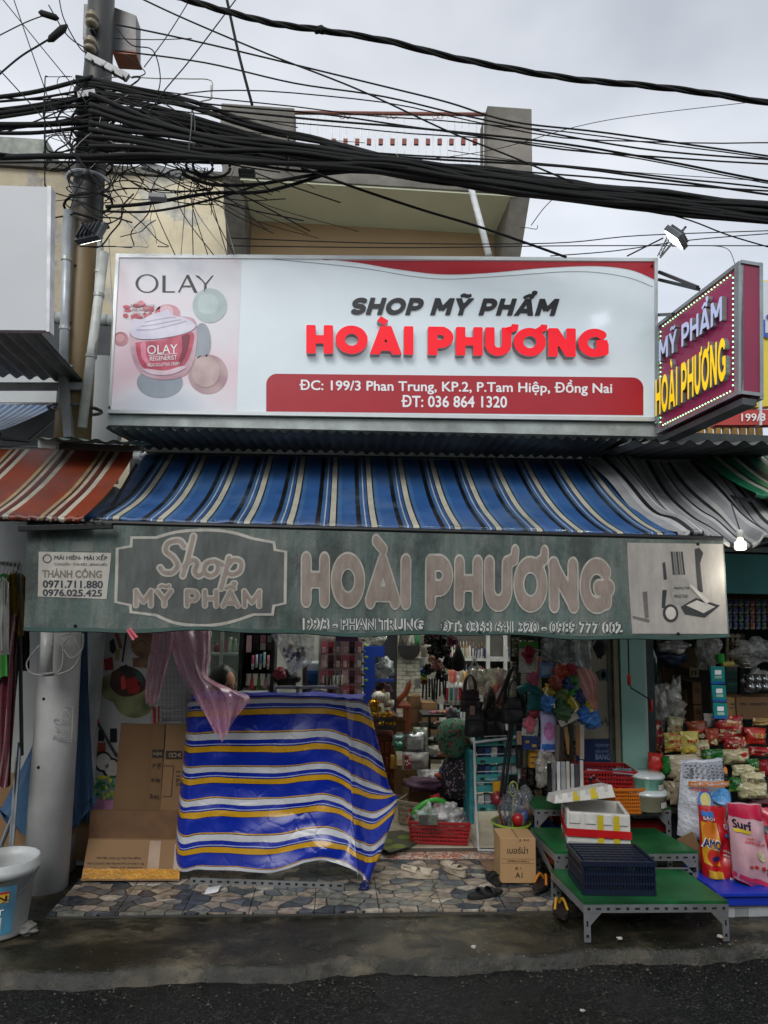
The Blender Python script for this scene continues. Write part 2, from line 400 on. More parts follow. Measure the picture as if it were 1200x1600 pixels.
def subd_poly(pts, f, step=12):
    """fill a pixel polygon, cut into strips so that it follows a rippled surface"""
    bm = bmesh.new(); vs = [bm.verts.new((a, b, 0)) for a, b in pts]; bm.faces.new(vs)
    xs = [a for a, b in pts]; ys = [b for a, b in pts]
    for lo, hi, nrm in ((min(xs), max(xs), (1, 0, 0)), (min(ys), max(ys), (0, 1, 0))):
        t = lo+step
        while t < hi:
            bmesh.ops.bisect_plane(bm, geom=bm.verts[:]+bm.edges[:]+bm.faces[:], plane_co=V(nrm)*t, plane_no=nrm); t += step
    bm.verts.index_update(); mb = MB(); mb.add([f(v.co.x, v.co.y) for v in bm.verts], [tuple(v.index for v in q.verts) for q in bm.faces]); bm.free(); return mb
def conform(vs, fs, box_, f, step=14, skew=0, shear=0):
    """letters as lay(), but cut by a grid so that they lie on a rippled surface"""
    x0, y0, x1, y1 = rng(vs); X0, Y0, X1, Y1 = box_
    bm = bmesh.new(); B = []
    for a, c in vs:
        u = (a-x0)/(x1-x0); v = (c-y0)/(y1-y0)
        B.append(bm.verts.new((X0+(X1-X0)*u+shear*v*(Y1-Y0), Y1+(Y0-Y1)*v+skew*(u-.5), 0)))
    for q in fs:
        try: bm.faces.new([B[i] for i in q])
        except ValueError: pass
    for lo, hi, nrm in ((X0, X1, (1, 0, 0)), (Y0, Y1, (0, 1, 0))):
        t = lo+step
        while t < hi:
            bmesh.ops.bisect_plane(bm, geom=bm.verts[:]+bm.edges[:]+bm.faces[:], plane_co=V(nrm)*t, plane_no=nrm); t += step
    bm.verts.index_update(); mb = MB(); mb.add([f(v.co.x, v.co.y) for v in bm.verts], [tuple(v.index for v in q.verts) for q in bm.faces]); bm.free(); return mb
def deepen(mb, d):
    """give a flat sheet of letter faces a depth d (away from the street)"""
    bm = bmesh.new(); vs = [bm.verts.new(v) for v in mb.v]
    for f in mb.f:
        try: bm.faces.new([vs[i] for i in f])
        except ValueError: pass
    be = [e for e in bm.edges if len(e.link_faces) == 1]
    r = bmesh.ops.extrude_edge_only(bm, edges=be); ev = [g for g in r['geom'] if isinstance(g, bmesh.types.BMVert)]
    for v in ev: v.co += V(d)
    me = bpy.data.meshes.new('m'); bm.to_mesh(me); bm.free(); return me
# ================================================================ GROUND
def wetmat(name, build, rough=(.15, .6)):
    m, nt, p = base(name); col, h = build(nt); nt.links.new(col, p.inputs['Base Color'])
    n = nz(nt, 1.6, 5); r = ramp(nt, n, ((.38, rough[0]), (.62, rough[1]))); nt.links.new(r, p.inputs['Roughness'])
    return m, nt, p, h
def b_road(nt):
    v = N(nt, 'ShaderNodeTexVoronoi'); v.inputs['Scale'].default_value = 95; t = N(nt, 'ShaderNodeTexCoord'); nt.links.new(t.outputs['Object'], v.inputs[0])
    s = N(nt, 'ShaderNodeSeparateColor'); nt.links.new(v.outputs['Color'], s.inputs[0])
    c = ramp(nt, s.outputs[0], ((0, lin('080909')), (.55, lin('151716')), (.88, lin('232523')), (1, lin('40403b'))))
    big = ramp(nt, nz(nt, .9, 5), ((.35, .55), (.7, 1.1)))
    return mix(nt, 1, c, big, 'MULTIPLY'), v.outputs['Distance']
m_road, nt, p, h = wetmat('wet_asphalt', b_road, (.12, .42)); bump(nt, p, h, .8, .009); p.inputs['Specular IOR Level'].default_value = .3
def b_con(nt):
    a = ramp(nt, nz(nt, 2.2, 8, .65), ((.34, lin('15140e')), (.48, lin('2c291e')), (.58, lin('4a4434')), (.72, lin('746b55'))))
    g = ramp(nt, nz(nt, 4.5, 6, .7, stretch=(1, 2.5, 1)), ((.46, 0.0), (.56, .85)))
    return mix(nt, g, a, lin('14160c')), nz(nt, 9, 8, .7)
m_apron, nt, p, h = wetmat('wet_mossy_concrete', b_con, (.08, .5)); bump(nt, p, h, .7, .03)
mb = MB(); mb.sheet(lambda u, v: V((-30+60*u, -30+60*v, -.10+.004*noise.noise(V((u*300, v*300, 0))))), 90, 90)
ground = ob('road', mb, m_road, smooth=True); tag(ground, 'wet dark asphalt road with coarse gravel texture', None, None, 'structure')
def apr(u, v):
    x = -2.6+6.2*u; y0 = 3.56+.045*(x+1.4)+.05*noise.noise(V((x*2.3, 0, 0)))+.03*noise.noise(V((x*9, 1, 0)))+.015*noise.noise(V((x*25, 2, 0))); y = y0+(4.14-y0)*min(1, v*1.02)
    e = min(1, v/.08); return V((x, y, -.115+e*(.075+.012*noise.noise(V((x*5, y*5, 1))))+.02*v))
mb = MB(); mb.sheet(apr, 160, 30)
tag(ob('concrete_apron', mb, m_apron, smooth=True), 'mossy wet concrete strip between road and tiled porch', None, None, 'structure')
mb = MB(); mb.box((.5, 7.2, -.045), (14, 6.2, .06)); tag(ob('ground_slab', mb, m_apron), 'dark concrete ground below the shops', None, None, 'structure')
mb = MB()
for i in range(520):
    x = R.uniform(-2.2, 3.0); y = 3.56+.045*(x+1.4)+R.gauss(-.03, .07) if i % 3 else R.uniform(3.3, 4.1); s_ = R.uniform(.002, .007)*(1.8 if i % 19 == 0 else 1); z = -.098 if y < 3.56+.045*(x+1.4) else -.034
    mb.lathe([(s_*.7, 0), (s_, s_*.5), (s_*.3, s_)], (x, y, z), 5)
tag(ob('kerb_grit', mb, mat('4a473e', .7, var=.5, scale=60)), 'grit and small stones along the edge of the concrete strip', None, None, 'stuff')
# stone printed porch tiles
def stone(nt):
    t = N(nt, 'ShaderNodeTexCoord'); gm = N(nt, 'ShaderNodeNewGeometry'); nn = N(nt, 'ShaderNodeTexNoise'); nn.inputs['Scale'].default_value = 5
    nt.links.new(gm.outputs['Position'], nn.inputs[0])
    va = N(nt, 'ShaderNodeVectorMath', operation='SCALE'); nt.links.new(nn.outputs['Color'], va.inputs[0]); va.inputs['Scale'].default_value = .05
    vb = N(nt, 'ShaderNodeVectorMath', operation='ADD'); nt.links.new(gm.outputs['Position'], vb.inputs[0]); nt.links.new(va.outputs[0], vb.inputs[1])
    mp = N(nt, 'ShaderNodeMapping'); mp.inputs['Scale'].default_value = (9, 14.5, 1); mp.inputs['Rotation'].default_value = (0, 0, .3); nt.links.new(vb.outputs[0], mp.inputs[0])
    o = []
    for ft in ('F1', 'DISTANCE_TO_EDGE'):
        v = N(nt, 'ShaderNodeTexVoronoi', feature=ft, voronoi_dimensions='2D'); v.inputs['Scale'].default_value = 1; v.inputs['Randomness'].default_value = .85
        nt.links.new(mp.outputs[0], v.inputs[0]); o.append(v)
    s = N(nt, 'ShaderNodeSeparateColor'); nt.links.new(o[0].outputs['Color'], s.inputs[0])
    c = ramp(nt, s.outputs[0], ((0, lin('444a4f')), (.2, lin('74746c')), (.42, lin('8f8474')), (.6, lin('9c8f80')), (.74, lin('585e63')), (.88, lin('aaa193'))), True)
    nn2 = N(nt, 'ShaderNodeTexNoise'); nn2.inputs['Scale'].default_value = 22; nn2.inputs['Detail'].default_value = 6; nt.links.new(gm.outputs['Position'], nn2.inputs[0])
    c = mix(nt, .8, c, ramp(nt, nn2.outputs[0], ((.32, .35), (.68, 1.3))), 'MULTIPLY')
    e = ramp(nt, o[1].outputs['Distance'], ((.012, 0.0), (.055, 1.0)))
    return mix(nt, e, lin('15171a'), c), e
m, nt, p = base('stone_print_tile'); c, e = stone(nt); nt.links.new(c, p.inputs['Base Color']); bump(nt, p, e, .5, .006); p.inputs['Roughness'].default_value = .28
m_stone = m
porch = MB(); porch.box((-.05, 4.55, -.025), (2.95, .86, .03)); porch = ob('porch_floor', porch, mat('3c3a36', .8), bev=0)
tag(porch, 'tiled porch floor with grey stone pattern in front of the shop', None, None, 'structure')
tw = .365; tm = MB(); tm.box((0, 0, 0), (tw-.004, .395, .012)); tme = tm.mesh(bev=.002); tme.materials.append(m_stone)
for j in range(2):
    for i in range(8):
        o = ob('tile', tme, None, porch, local=True); o.location = (-1.52+tw*(i+.5), 4.13+.2+.4*j, -.004+.0006*((i*7+j*3) % 3))
m, nt, p = base('mosaic_tile'); g = N(nt, 'ShaderNodeNewGeometry'); v = N(nt, 'ShaderNodeTexVoronoi'); v.inputs['Scale'].default_value = 42
nt.links.new(g.outputs['Position'], v.inputs[0]); s = N(nt, 'ShaderNodeSeparateColor'); nt.links.new(v.outputs['Color'], s.inputs[0])
e = N(nt, 'ShaderNodeTexVoronoi', feature='DISTANCE_TO_EDGE'); e.inputs['Scale'].default_value = 42; nt.links.new(g.outputs['Position'], e.inputs[0])
c = ramp(nt, s.outputs[0], ((0, lin('a9583e')), (.3, lin('6a6156')), (.5, lin('c08a58')), (.7, lin('8c4a38')), (.85, lin('b9b0a0'))), True)
nt.links.new(mix(nt, ramp(nt, e.outputs['Distance'], ((.04, 0.0), (.08, 1.0))), lin('cfcabd'), c), p.inputs['Base Color']); p.inputs['Roughness'].default_value = .3
tm = MB(); tm.box((0, 0, 0), (.36, .13, .012)); tme = tm.mesh(bev=.002); tme.materials.append(m)
for i in range(8): o = ob('threshold_tile', tme, None, porch, local=True); o.location = (-1.5+.365*(i+.5), 5.0, -.002)
# shop interior floor
mb = MB(); mb.box((.42, 7.15, .0), (3.6, 4.15, .03)); fl = ob('shop_floor', mb, mat('5a5348', .7)); tag(fl, 'beige polished tile floor inside the shop', None, None, 'structure')
tm = MB(); tm.box((0, 0, 0), (.594, .594, .012)); tme = tm.mesh(bev=.002)
m, nt, p = base('beige_tile'); c = ramp(nt, nz(nt, 2.5, 6, .6, 'Object'), ((.35, lin('a49a86')), (.65, lin('c9c1ae')))); nt.links.new(c, p.inputs['Base Color']); p.inputs['Roughness'].default_value = .22
tme.materials.append(m)
for j in range(6):
    for i in range(6): o = ob('tile', tme, None, fl, local=True); o.location = (-1.05+.6*i, 5.4+.6*j, .0175)
# ================================================================ SHOP SHELL
m_wallw = mat('b9bdb8', .7, var=.12, scale=3, dirt=.5, dcol='6f7068')
m_green = mat('7fa79c', .6, var=.08, scale=4, dirt=.25, dcol='4d6a60')
m_teal = mat('3f8a88', .6, var=.1, scale=3)
shop = thing('shop_building', 'narrow single storey cosmetics shop with white walls and open front', 'shop', (.42, 7, 0))
def wall(name, x0, x1, y0, y1, z0, z1, m, par=shop):
    mb = MB(); mb.box(((x0+x1)/2, (y0+y1)/2, (z0+z1)/2), (x1-x0, y1-y0, z1-z0)); return ob(name, mb, m, par)
wall('wall', -1.52, -1.40, 5.06, 9.3, -.02, 3.0, m_wallw); wall('wall', 2.24, 2.36, 5.1, 9.3, -.02, 3.0, m_wallw)
bw = wall('wall', -1.40, 2.24, 9.18, 9.3, -.02, 3.0, m_wallw)
wall('ceiling', -1.52, 2.36, 5.06, 9.3, 3.003, 3.1, m_wallw)
wall('header', -1.5, 2.3, 4.96, 5.05, 2.42, 3.0, mat('a9aea9', .7, var=.1, scale=3, dirt=.5))
wall('lintel', -1.5, 2.3, 4.90, 4.955, 2.36, 2.46, mat('45484a', .6))
JX = P(147, 1100, 4.9).x
wall('front_panel', JX, -.88, 4.98, 5.05, 0.0, 2.36, mat('a8aca8', .55, var=.05))   # poster wall left
# white painted bricks on the partition at the back
mb = MB(); mb.box((.86, 8.66, 1.5), (1.0, .1, 3.0)); part_w = ob('partition', mb, mat('9a9a90', .8), shop)
bm_ = MB(); bm_.box((0, 0, 0), (.092, .02, .042)); bme = bm_.mesh(bev=.004); bme.materials.append(mat('c9c7ba', .7, var=.12, scale=5, bmp=.5))
for j in range(28):
    for i in range(9):
        o = ob('brick', bme, None, part_w, local=True); o.location = (.42+.1*i+(.05 if j % 2 else 0), 8.603, .35+.05*j)
# green corner pillar
gp = thing('green_pillar', 'pale green painted corner pillar at the right end of the shop opening', 'pillar', P(992, 1300, 4.93))
a, b = P(974, 1200, 4.93), P(1013, 1200, 4.93)
mb = MB(); mb.box(((a.x+b.x)/2, 5.02, 1.5), (b.x-a.x, .18, 3.0)); ob('shaft', mb, m_green, gp, bev=.004)
mb = MB(); mb.bar((a.x-.03, 4.96, 0), (a.x-.03, 4.96, 2.9), .035, .05); ob('door_jamb', mb, mat('6f6a52', .6), gp)
mb = MB(); mb.bar((a.x-.07, 4.98, 0), (a.x-.07, 4.98, 2.9), .025, .04); ob('door_track', mb, mat('4f5450', .5, .3), gp)
# awning winding rod on the pillar
cw = thing('awning_crank', 'thin black awning crank rod with two red grips on the green pillar', 'crank', P(985, 1060, 4.75))
pts = [P(981, 985, 4.8), P(983, 1060, 4.8), P(986, 1075, 4.78), P(1014, 1092, 4.76), P(1016, 1108, 4.76)]
mb = MB(); mb.tube(pts, .005, 6); ob('rod', mb, mat('17181a', .4, .4), cw)
for q in ((983, 1053, 1071), (1017, 1093, 1113)):
    mb = MB(); a = P(q[0], q[1], 4.78); b = P(q[0], q[2], 4.78); mb.tube([a, a*.8+b*.2, b*.8+a*.2, b], [.009, .013, .013, .009], 10); ob('grip', mb, mat('b5202a', .35), cw, smooth=True)
# interior tube lamps
for i, (x, y) in enumerate([(.1, 6.2), (.9, 7.6), (1.6, 6.2)]):
    t = thing('tube_lamp', ['lit white tube lamp on the ceiling near the glass cabinets', 'lit white tube lamp on the ceiling by the brick partition', 'lit white tube lamp on the ceiling over the hanging bags'][i], 'lamp', (x, y, 2.9), 'tube lamps on the shop ceiling')
    mb = MB(); mb.box((x, y, 2.97), (.05, 1.2, .05)); ob('housing', mb, mat('d8d8d4', .4), t)
    mb = MB(); mb.tube([(x, y-.58, 2.92), (x, y+.58, 2.92)], .014, 10); ob('tube', mb, emitm('f6f4ee', 125), t, smooth=True)
# ================================================================ FAR BUILDINGS
m_yel = mat('bba988', .85, var=.3, scale=.9, bmp=.5, bd=.02, dirt=.85, dcol='7d796c')
m, nt, p = base('peeling_plaster'); a = ramp(nt, nz(nt, 1.1, 7, .65), ((.3, lin('857e70')), (.5, lin('a69c84')), (.7, lin('b5ab94'))))
k = ramp(nt, nz(nt, 1.3, 9, .62), ((.53, 0.0), (.56, .9))); a = mix(nt, k, a, ramp(nt, nz(nt, 9, 5), ((.3, lin('7a7870')), (.7, lin('a09d94')))))
k = ramp(nt, nz(nt, .8, 8, .7, stretch=(3, 3, .5)), ((.55, 0.0), (.75, .7))); a = mix(nt, k, a, lin('45423a')); nt.links.new(a, p.inputs['Base Color']); p.inputs['Roughness'].default_value = .9; bump(nt, p, nz(nt, 1.3, 9, .62), .6, .05); m_yel = m
hb = thing('old_house', 'old pale yellow house wall with peeling patchy paint behind the pole', 'house', (-3, 9.5, 0))
a = P(-160, 252, 9.2); b = P(372, 262, 9.2)
mb = MB(); mb.box(((a.x+b.x)/2, 9.7, a.z/2), (b.x-a.x, 1.0, a.z)); ob('wall', mb, m_yel, hb)
mb = MB(); mb.box(((a.x+b.x)/2, 9.68, a.z+.05), (b.x-a.x+.1, 1.1, .1)); ob('coping', mb, mat('4d4c46', .8, dirt=.7), hb)
a2, b2 = P(-60, 215, 9.9), P(62, 250, 9.9); mb = MB(); mb.box((a2.x, 10.8, a2.z-.4), (2.3, 1.4, 1.2)); ob('roof_parapet', mb, mat('8f948c', .8, dirt=.6), hb)
for (x0, y0, x1, y1) in ((62, 360, 76, 384), (357, 355, 368, 385)):
    f = P(x0, y0, 9.18), P(x1, y1, 9.18); mb = MB(); mb.box(((f[0].x+f[1].x)/2, 9.18, (f[0].z+f[1].z)/2), (abs(f[1].x-f[0].x), .05, abs(f[1].z-f[0].z)))
    o = ob('window', mb, mat('d5d8d8', .5), hb); mb = MB(); mb.box(((f[0].x+f[1].x)/2, 9.14, (f[0].z+f[1].z)/2), (abs(f[1].x-f[0].x)*.6, .03, abs(f[1].z-f[0].z)*.8)); ob('pane', mb, mat('2b3036', .1), o)
# tile-capped wall strip near the pole
cw_ = thing('ridge_wall', 'low wall capped with white curved ridge tiles behind the pole', 'wall', P(120, 500, 6.2))
a, b = P(30, 495, 6.2), P(175, 500, 6.2); mb = MB(); mb.box(((a.x+b.x)/2, 6.3, a.z-1.2), (b.x-a.x, .2, 2.3)); ob('wall', mb, mat('3e4144', .8), cw_)
rm = MB(); rm.lathe([(.05, -.04), (.065, -.03), (.065, .03), (.05, .04)], n=10, rot=Euler((0, pi/2, 0)).to_matrix()); rme = rm.mesh(True); rme.materials.append(mat('8d9290', .6))
for i in range(11): o = ob('ridge_tile', rme, None, cw_, local=True); o.location = V((a.x+.04+i*.078, 6.25, a.z+.02))-cw_.location
# balcony house
m_conc = mat('86827a', .85, var=.2, scale=2.5, bmp=.5, bd=.015, dirt=.9, dcol='2c2a24')
m_sof = mat('c9cdb4', .8, var=.06, scale=1.5, dirt=.2, dcol='d8d8cc'); m_och = mat('ae9674', .8, var=.08, scale=1.2, dirt=.35, dcol='8f6f4c')
bh = thing('balcony_house', 'weathered house with a stained concrete balcony and pale soffit behind the sign', 'house', (1.4, 8.5, 0))
YB = 7.0; L, Rr = P(347, 262, YB).x, P(830, 265, YB).x; zt = P(600, 252, YB).z; zb = P(600, 290, YB).z
mb = MB(); mb.box(((L+Rr)/2, YB+1.2, (zt+zb)/2), (Rr-L, 2.4, zt-zb)); ob('balcony_slab', mb, m_conc, bh, bev=.01)
mb = MB(); mb.box(((L+Rr)/2+.02, YB+.42, zb-.012), (Rr-L-.36, .8, .02)); ob('soffit', mb, m_sof, bh)
mb = MB(); mb.box(((L+Rr)/2-.05, YB+1.32, (zb+3.3)/2-.002), (Rr-L-.25, 1.0, zb-3.3)); ob('wall', mb, m_och, bh)
for x, n_ in ((L+.12, 1), (Rr-.12, -1)):
    mb = MB(); y1 = YB+.82
    vs = [(x-.11, YB+.02, zb-.002), (x+.11, YB+.02, zb-.002), (x+.11, y1, zb-.002), (x-.11, y1, zb-.002), (x-.11, YB+.12, zb-.12), (x+.11, YB+.12, zb-.12), (x+.11, y1, zb-.95), (x-.11, y1, zb-.95)]
    mb.add(vs, [(0, 1, 2, 3), (7, 6, 5, 4), (0, 4, 5, 1), (1, 5, 6, 2), (2, 6, 7, 3), (3, 7, 4, 0)]); ob('bracket', mb, m_conc, bh)
for x0, x1 in ((347, 457), (760, 830)):
    a, b = P(x0, 166 if x0 < 500 else 170, YB+.1), P(x1, 262, YB+.1); mb = MB(); mb.box(((a.x+b.x)/2, YB+.25, (a.z+zt)/2+.001), (b.x-a.x, .4, a.z-zt-.002)); ob('pillar', mb, m_conc, bh, bev=.008)
rl = ob('rail', (lambda m: (m.tube([P(457, 176, YB+.15), P(760, 179, YB+.15)], .022, 8), m)[1])(MB()), mat('7a4a3c', .5), bh)
for i in range(27):
    x = 462+i*11.3; mb = MB(); mb.tube([P(x, 180, YB+.15), P(x, 260, YB+.15)], .005, 5); ob('baluster', mb, mat('9a9c9c', .4, .5), rl)
for i in range(14):
    a = P(503+i*18.4, 222, YB+.15); mb = MB(); mb.box(a, (.05, .03, .07)); ob('rail_block', mb, mat('7b3c2c', .6), rl)
for q in (535, 543, 607, 615, 680, 688):
    c = P(q, 182, YB+.15); mb = MB(); mb.tube([c+V((.03*cos(t*pi/6), 0, .03*sin(t*pi/6))) for t in range(13)], .004, 5); ob('rail_ring', mb, mat('5a3a30', .5), rl)
# house and sign beyond on the right
rh = thing('rear_house', 'distant brown house with yellow railing under the yellow shop sign', 'house', P(1130, 690, 6.6))
mb = MB(); a, b = P(1090, 668, 6.6), P(1300, 800, 6.6); mb.box(((a.x+b.x)/2, 7.1, (a.z+b.z)/2-.6), (b.x-a.x, .8, a.z-b.z+1.0)); ob('wall', mb, mat('5f4a3c', .8), rh)
for i in range(9):
    q = 1082+i*13; mb = MB(); mb.box(P(q, 678, 6.5), (.05, .05, .22)); ob('railing_post', mb, mat('b08a4a', .6), rh)
mb = MB(); mb.bar(P(1078, 668, 6.5), P(1215, 664, 6.5), .04, .04); ob('rail', mb, mat('8a7a58', .6), rh)
ysn = thing('shop_sign', 'yellow and white neighbouring sign with blue lettering and red address strip', 'sign', P(1190, 662, 5.6))
q = pxmap(5.6)
def pbox(x0, y0, x1, y1, Y, d): a, b = P(x0, y0, Y), P(x1, y1, Y); m = MB(); m.box(((a.x+b.x)/2, Y+d/2, (a.z+b.z)/2), (abs(b.x-a.x), d, abs(a.z-b.z))); return m
def slab(x0, y0, x1, y1, Y, d=.02): """a slab whose four corners follow the pixels"""; return slab4((x0, y0), (x1, y0), (x1, y1), (x0, y1), Y, d)
def slab4(a, b, c, e, Y, d=.02, Y2=None):
    Y2 = Y if Y2 is None else Y2
    f = [P(*a, Y), P(*b, Y2), P(*c, Y2), P(*e, Y)]; m = MB(); m.add(f+[v+V((0, d, 0)) for v in f], [(3, 2, 1, 0), (4, 5, 6, 7), (0, 1, 5, 4), (1, 2, 6, 5), (2, 3, 7, 6), (3, 0, 4, 7)]); return m
ob('panel', slab4((1188, 438), (1330, 438), (1330, 626), (1120, 640), 5.62, .1), mat('d9c43e', .4, var=.05), ysn)
ob('white_field', slab4((1190, 440), (1328, 440), (1328, 520), (1190, 520), 5.61, .008), mat('c6cbd0', .4, var=.04), ysn)
ob('red_strip', slab4((1122, 642), (1330, 636), (1330, 663), (1118, 664), 5.61, .1), mat('b03a30', .4, var=.05), ysn)
ob('lettering', lay(*txt('199/3 K', .012), (1158, 646, 1214, 658), q, skew=-1, b=None), mat('e8e8e8', .4, var=.02), ysn)
ob('lettering', lay(*txt('Ủ', .03), (1190, 492, 1212, 528), q), mat('2a4fae', .4, var=.02), ysn)
ob('edge_trim', slab4((1187, 436), (1191, 436), (1191, 664), (1187, 664), 5.6, .12), mat('c9ccce', .4), ysn)
# unseen row added behind the camera, sized to block low sky light
hh = thing('opposite_light_block', 'plain grey unseen row across the street, added to block light', 'house', (0, -2.6, 0))
mb = MB(); mb.box((0, -4.6, 2.2), (30, 2, 4.5)); ob('wall', mb, mat('6d6e6b', .85, scale=1), hh)
# ================================================================ LEFT NEIGHBOUR
ln = thing('neighbour_shop', 'neighbouring shop on the left with pale walls behind the pole', 'shop', (-3, 5.5, 0))
wall('wall', -5.0, JX-.03, 5.10, 5.2, -.02, 2.55, mat('9fa3a2', .7, var=.08, scale=2, dirt=.4), ln)
wall('wall', -5.0, -1.60, 4.95, 5.05, 2.56, 3.5, mat('c4c9c9', .7, var=.06, scale=2, dirt=.3), ln)
wall('plinth', JX-.12, JX-.03, 4.7, 5.08, -.02, .2, mat('8e8b82', .8, dirt=.8), ln)
wall('door_jamb', JX-.025, JX+.025, 4.86, 4.96, .0, 2.3, mat('c2c6c4', .5), ln)
# ================================================================ CORRUGATED ROOFS
def corr(f00, f10, f01, f11, per, amp, name, label, m, grp='corrugated metal roof sheets'):
    """front left, front right, back left, back right"""
    A, B, C_, D_ = map(V, (f00, f10, f01, f11)); L_ = (B-A).length; n = int(L_/per*8)
    mb = MB()
    def f(u, v, o=0):
        p = (A*(1-u)+B*u)*(1-v)+(C_*(1-u)+D_*u)*v; return p+V((0, 0, amp*sin(2*pi*u*L_/per)+o+.006*noise.noise(V((u*9, v*3, 2)))))
    mb.sheet(lambda u, v: f(u, v), n, 6); mb.sheet(lambda u, v: f(u, v, -.006), n, 6); mb.uv = None
    return solo('corrugated_roof', label, 'roof', mb, m, grp, smooth=True)
m_corr = mat('7d8284', .5, .5, var=.2, scale=3, dirt=.9, dcol='25261f')
corr(P(165, 668, 4.32), P(1030, 688, 4.32), P(165, 668, 4.32)+V((.05, .62, .02)), P(1030, 688, 4.32)+V((0, .62, .02)), .076, .012, 'r', 'long dark corrugated sheet edge under the wide white sign', m_corr)
corr(P(985, 690, 4.1), P(1290, 694, 4.1), P(985, 690, 4.1)+V((.1, .95, .12)), P(1290, 694, 4.1)+V((.0, .95, .12)), .12, .016, 'r', 'corrugated sheet roof above the grey striped awning', m_corr)
corr(P(-160, 505, 3.75), P(62, 516, 3.75), P(-160, 505, 3.75)+V((0, .7, -.03)), P(62, 516, 3.75)+V((0, .72, -.05)), .085, .013, 'r', 'grey corrugated porch roof below the blank white board', mat('8b9092', .45, .5, var=.15, dirt=.5))
corr(P(52, 684, 4.05), P(212, 690, 4.05), P(52, 684, 4.05)+V((.0, .4, .08)), P(212, 690, 4.05)+V((.0, .4, .08)), .11, .007, 'r', 'bent pale green sheet lying over the red awning roller', mat('93a89c', .5, .3, dirt=.8, dcol='30332c'))
mb = MB(); mb.bar(P(-120, 604, 4.42), P(142, 604, 4.42), .03, .05); solo('roof_beam', 'white steel beam carrying the grey porch roof', 'beam', mb, mat('a9adad', .5, .3, dirt=.4), bev=.003)
tp = thing('steel_post', 'leaning flat steel post beside the brown pole', 'post', P(105, 680, 4.3))
mb = MB(); mb.bar(P(97, 562, 4.38), P(108, 684, 4.38), .05, .05); ob('post', mb, mat('8b8f8f', .5, .4, dirt=.5), tp)
mb = MB(); mb.bar(P(90, 566, 4.36), P(112, 576, 4.36), .02, .04); ob('bracket', mb, mat('8b8f8f', .5, .4, dirt=.5), tp)
# blank board top left
bb = thing('blank_board', 'blank grey white sign board at the upper left edge', 'sign', P(0, 515, 3.55))
ob('canvas', slab4((-200, 284), (74, 292), (72, 516), (-200, 514), 3.55, .04), mat('c9ccce', .6, var=.07, scale=.8, bmp=.2, bd=.01, dirt=.25, dcol='8a8c8a'), bb)
ob('frame', slab4((74, 290), (80, 291), (77, 518), (72, 518), 3.54, .06), mat('cfd2d3', .4), bb)
# ================================================================ UTILITY POLE
YP = 4.55
pole = thing('utility_pole', 'tall round concrete utility pole with white painted foot', 'pole', P(95, 1395, YP))
ax = [(70, 1400, 30), (87, 1150, 29.5), (95, 985, 29), (104, 840, 28)]
pts = [P(a, b, YP) for a, b, r in ax]; mb = MB(); mb.tube(pts, [r/ppm(YP) for a, b, r in ax], 28)
ob('painted_foot', mb, mat('b4b6b4', .6, var=.1, scale=3, bmp=.2, dirt=.5, dcol='4a463e'), pole, smooth=True)
ax = [(104, 840, 27.8), (121, 560, 26), (131, 427, 25), (138, 300, 24), (154, 100, 22), (164, -120, 20)]
mb = MB(); mb.tube([P(a, b, YP) for a, b, r in ax], [r/ppm(YP) for a, b, r in ax], 28)
m, nt, p = base('pole_shaft'); g = N(nt, 'ShaderNodeNewGeometry'); s = N(nt, 'ShaderNodeSeparateXYZ'); nt.links.new(g.outputs['Position'], s.inputs[0])
n = nz(nt, 3, 5); a_ = N(nt, 'ShaderNodeMath', operation='ADD'); nt.links.new(s.outputs[2], a_.inputs[0]); nt.links.new(n, a_.inputs[1])
mr = N(nt, 'ShaderNodeMapRange'); mr.inputs[1].default_value = 4.6; mr.inputs[2].default_value = 4.8; nt.links.new(a_.outputs[0], mr.inputs[0])
nt.links.new(mix(nt, mr.outputs[0], lin('75623f'), lin('242320')), p.inputs['Base Color']); p.inputs['Roughness'].default_value = .45; bump(nt, p, nz(nt, 30, 5), .3, .004)
ob('shaft', mb, m, pole, smooth=True)
for (x, y) in ((81, 1088), (73, 1192), (127, 427), (121, 515)):
    c = P(x, y, YP); mb = MB(); rr = (28 if y > 800 else 24.5)/ppm(YP); mb.tube([c+V((0, -rr-.004, 0)), c+V((0, -rr+.02, 0))], .009, 10); ob('bolt_hole', mb, mat('0c0c0c', .9), pole)
# raised emblem on the foot
st = []
def relief(lines, r):
    mb = MB()
    for l in lines:
        mb.tube([P(x, y, YP-.124+(abs(x-90)/28)**2*.06) for x, y in l], r, 5)
    return mb
em = [[(82, 1105), (114, 1104), (112, 1158), (80, 1159), (82, 1105)], [(96, 1125), (96, 1112), (104, 1109), (110, 1118), (110, 1124), (96, 1125)]]
for s_, x, y, wd, hh_ in (('C.A.P.C', 84, 1131, 29, 9), ('ARBE.R', 82, 1156, 31, 8), ('2-300', 86, 1143, 24, 8)):
    vs, fs = txt(s_, .012); x0, y0, x1, y1 = rng(vs)
    mb = MB(); mb.add([P(x+(a-x0)/(x1-x0)*wd, y-(b-y0)/(y1-y0)*hh_, YP-.128+(abs(x+(a-x0)/(x1-x0)*wd-90)/28)**2*.06) for a, b in vs], fs); ob('relief_lettering', mb, mat('8f918f', .6), pole)
ob('relief_frame', relief(em, .0025), mat('a4a6a4', .6), pole)
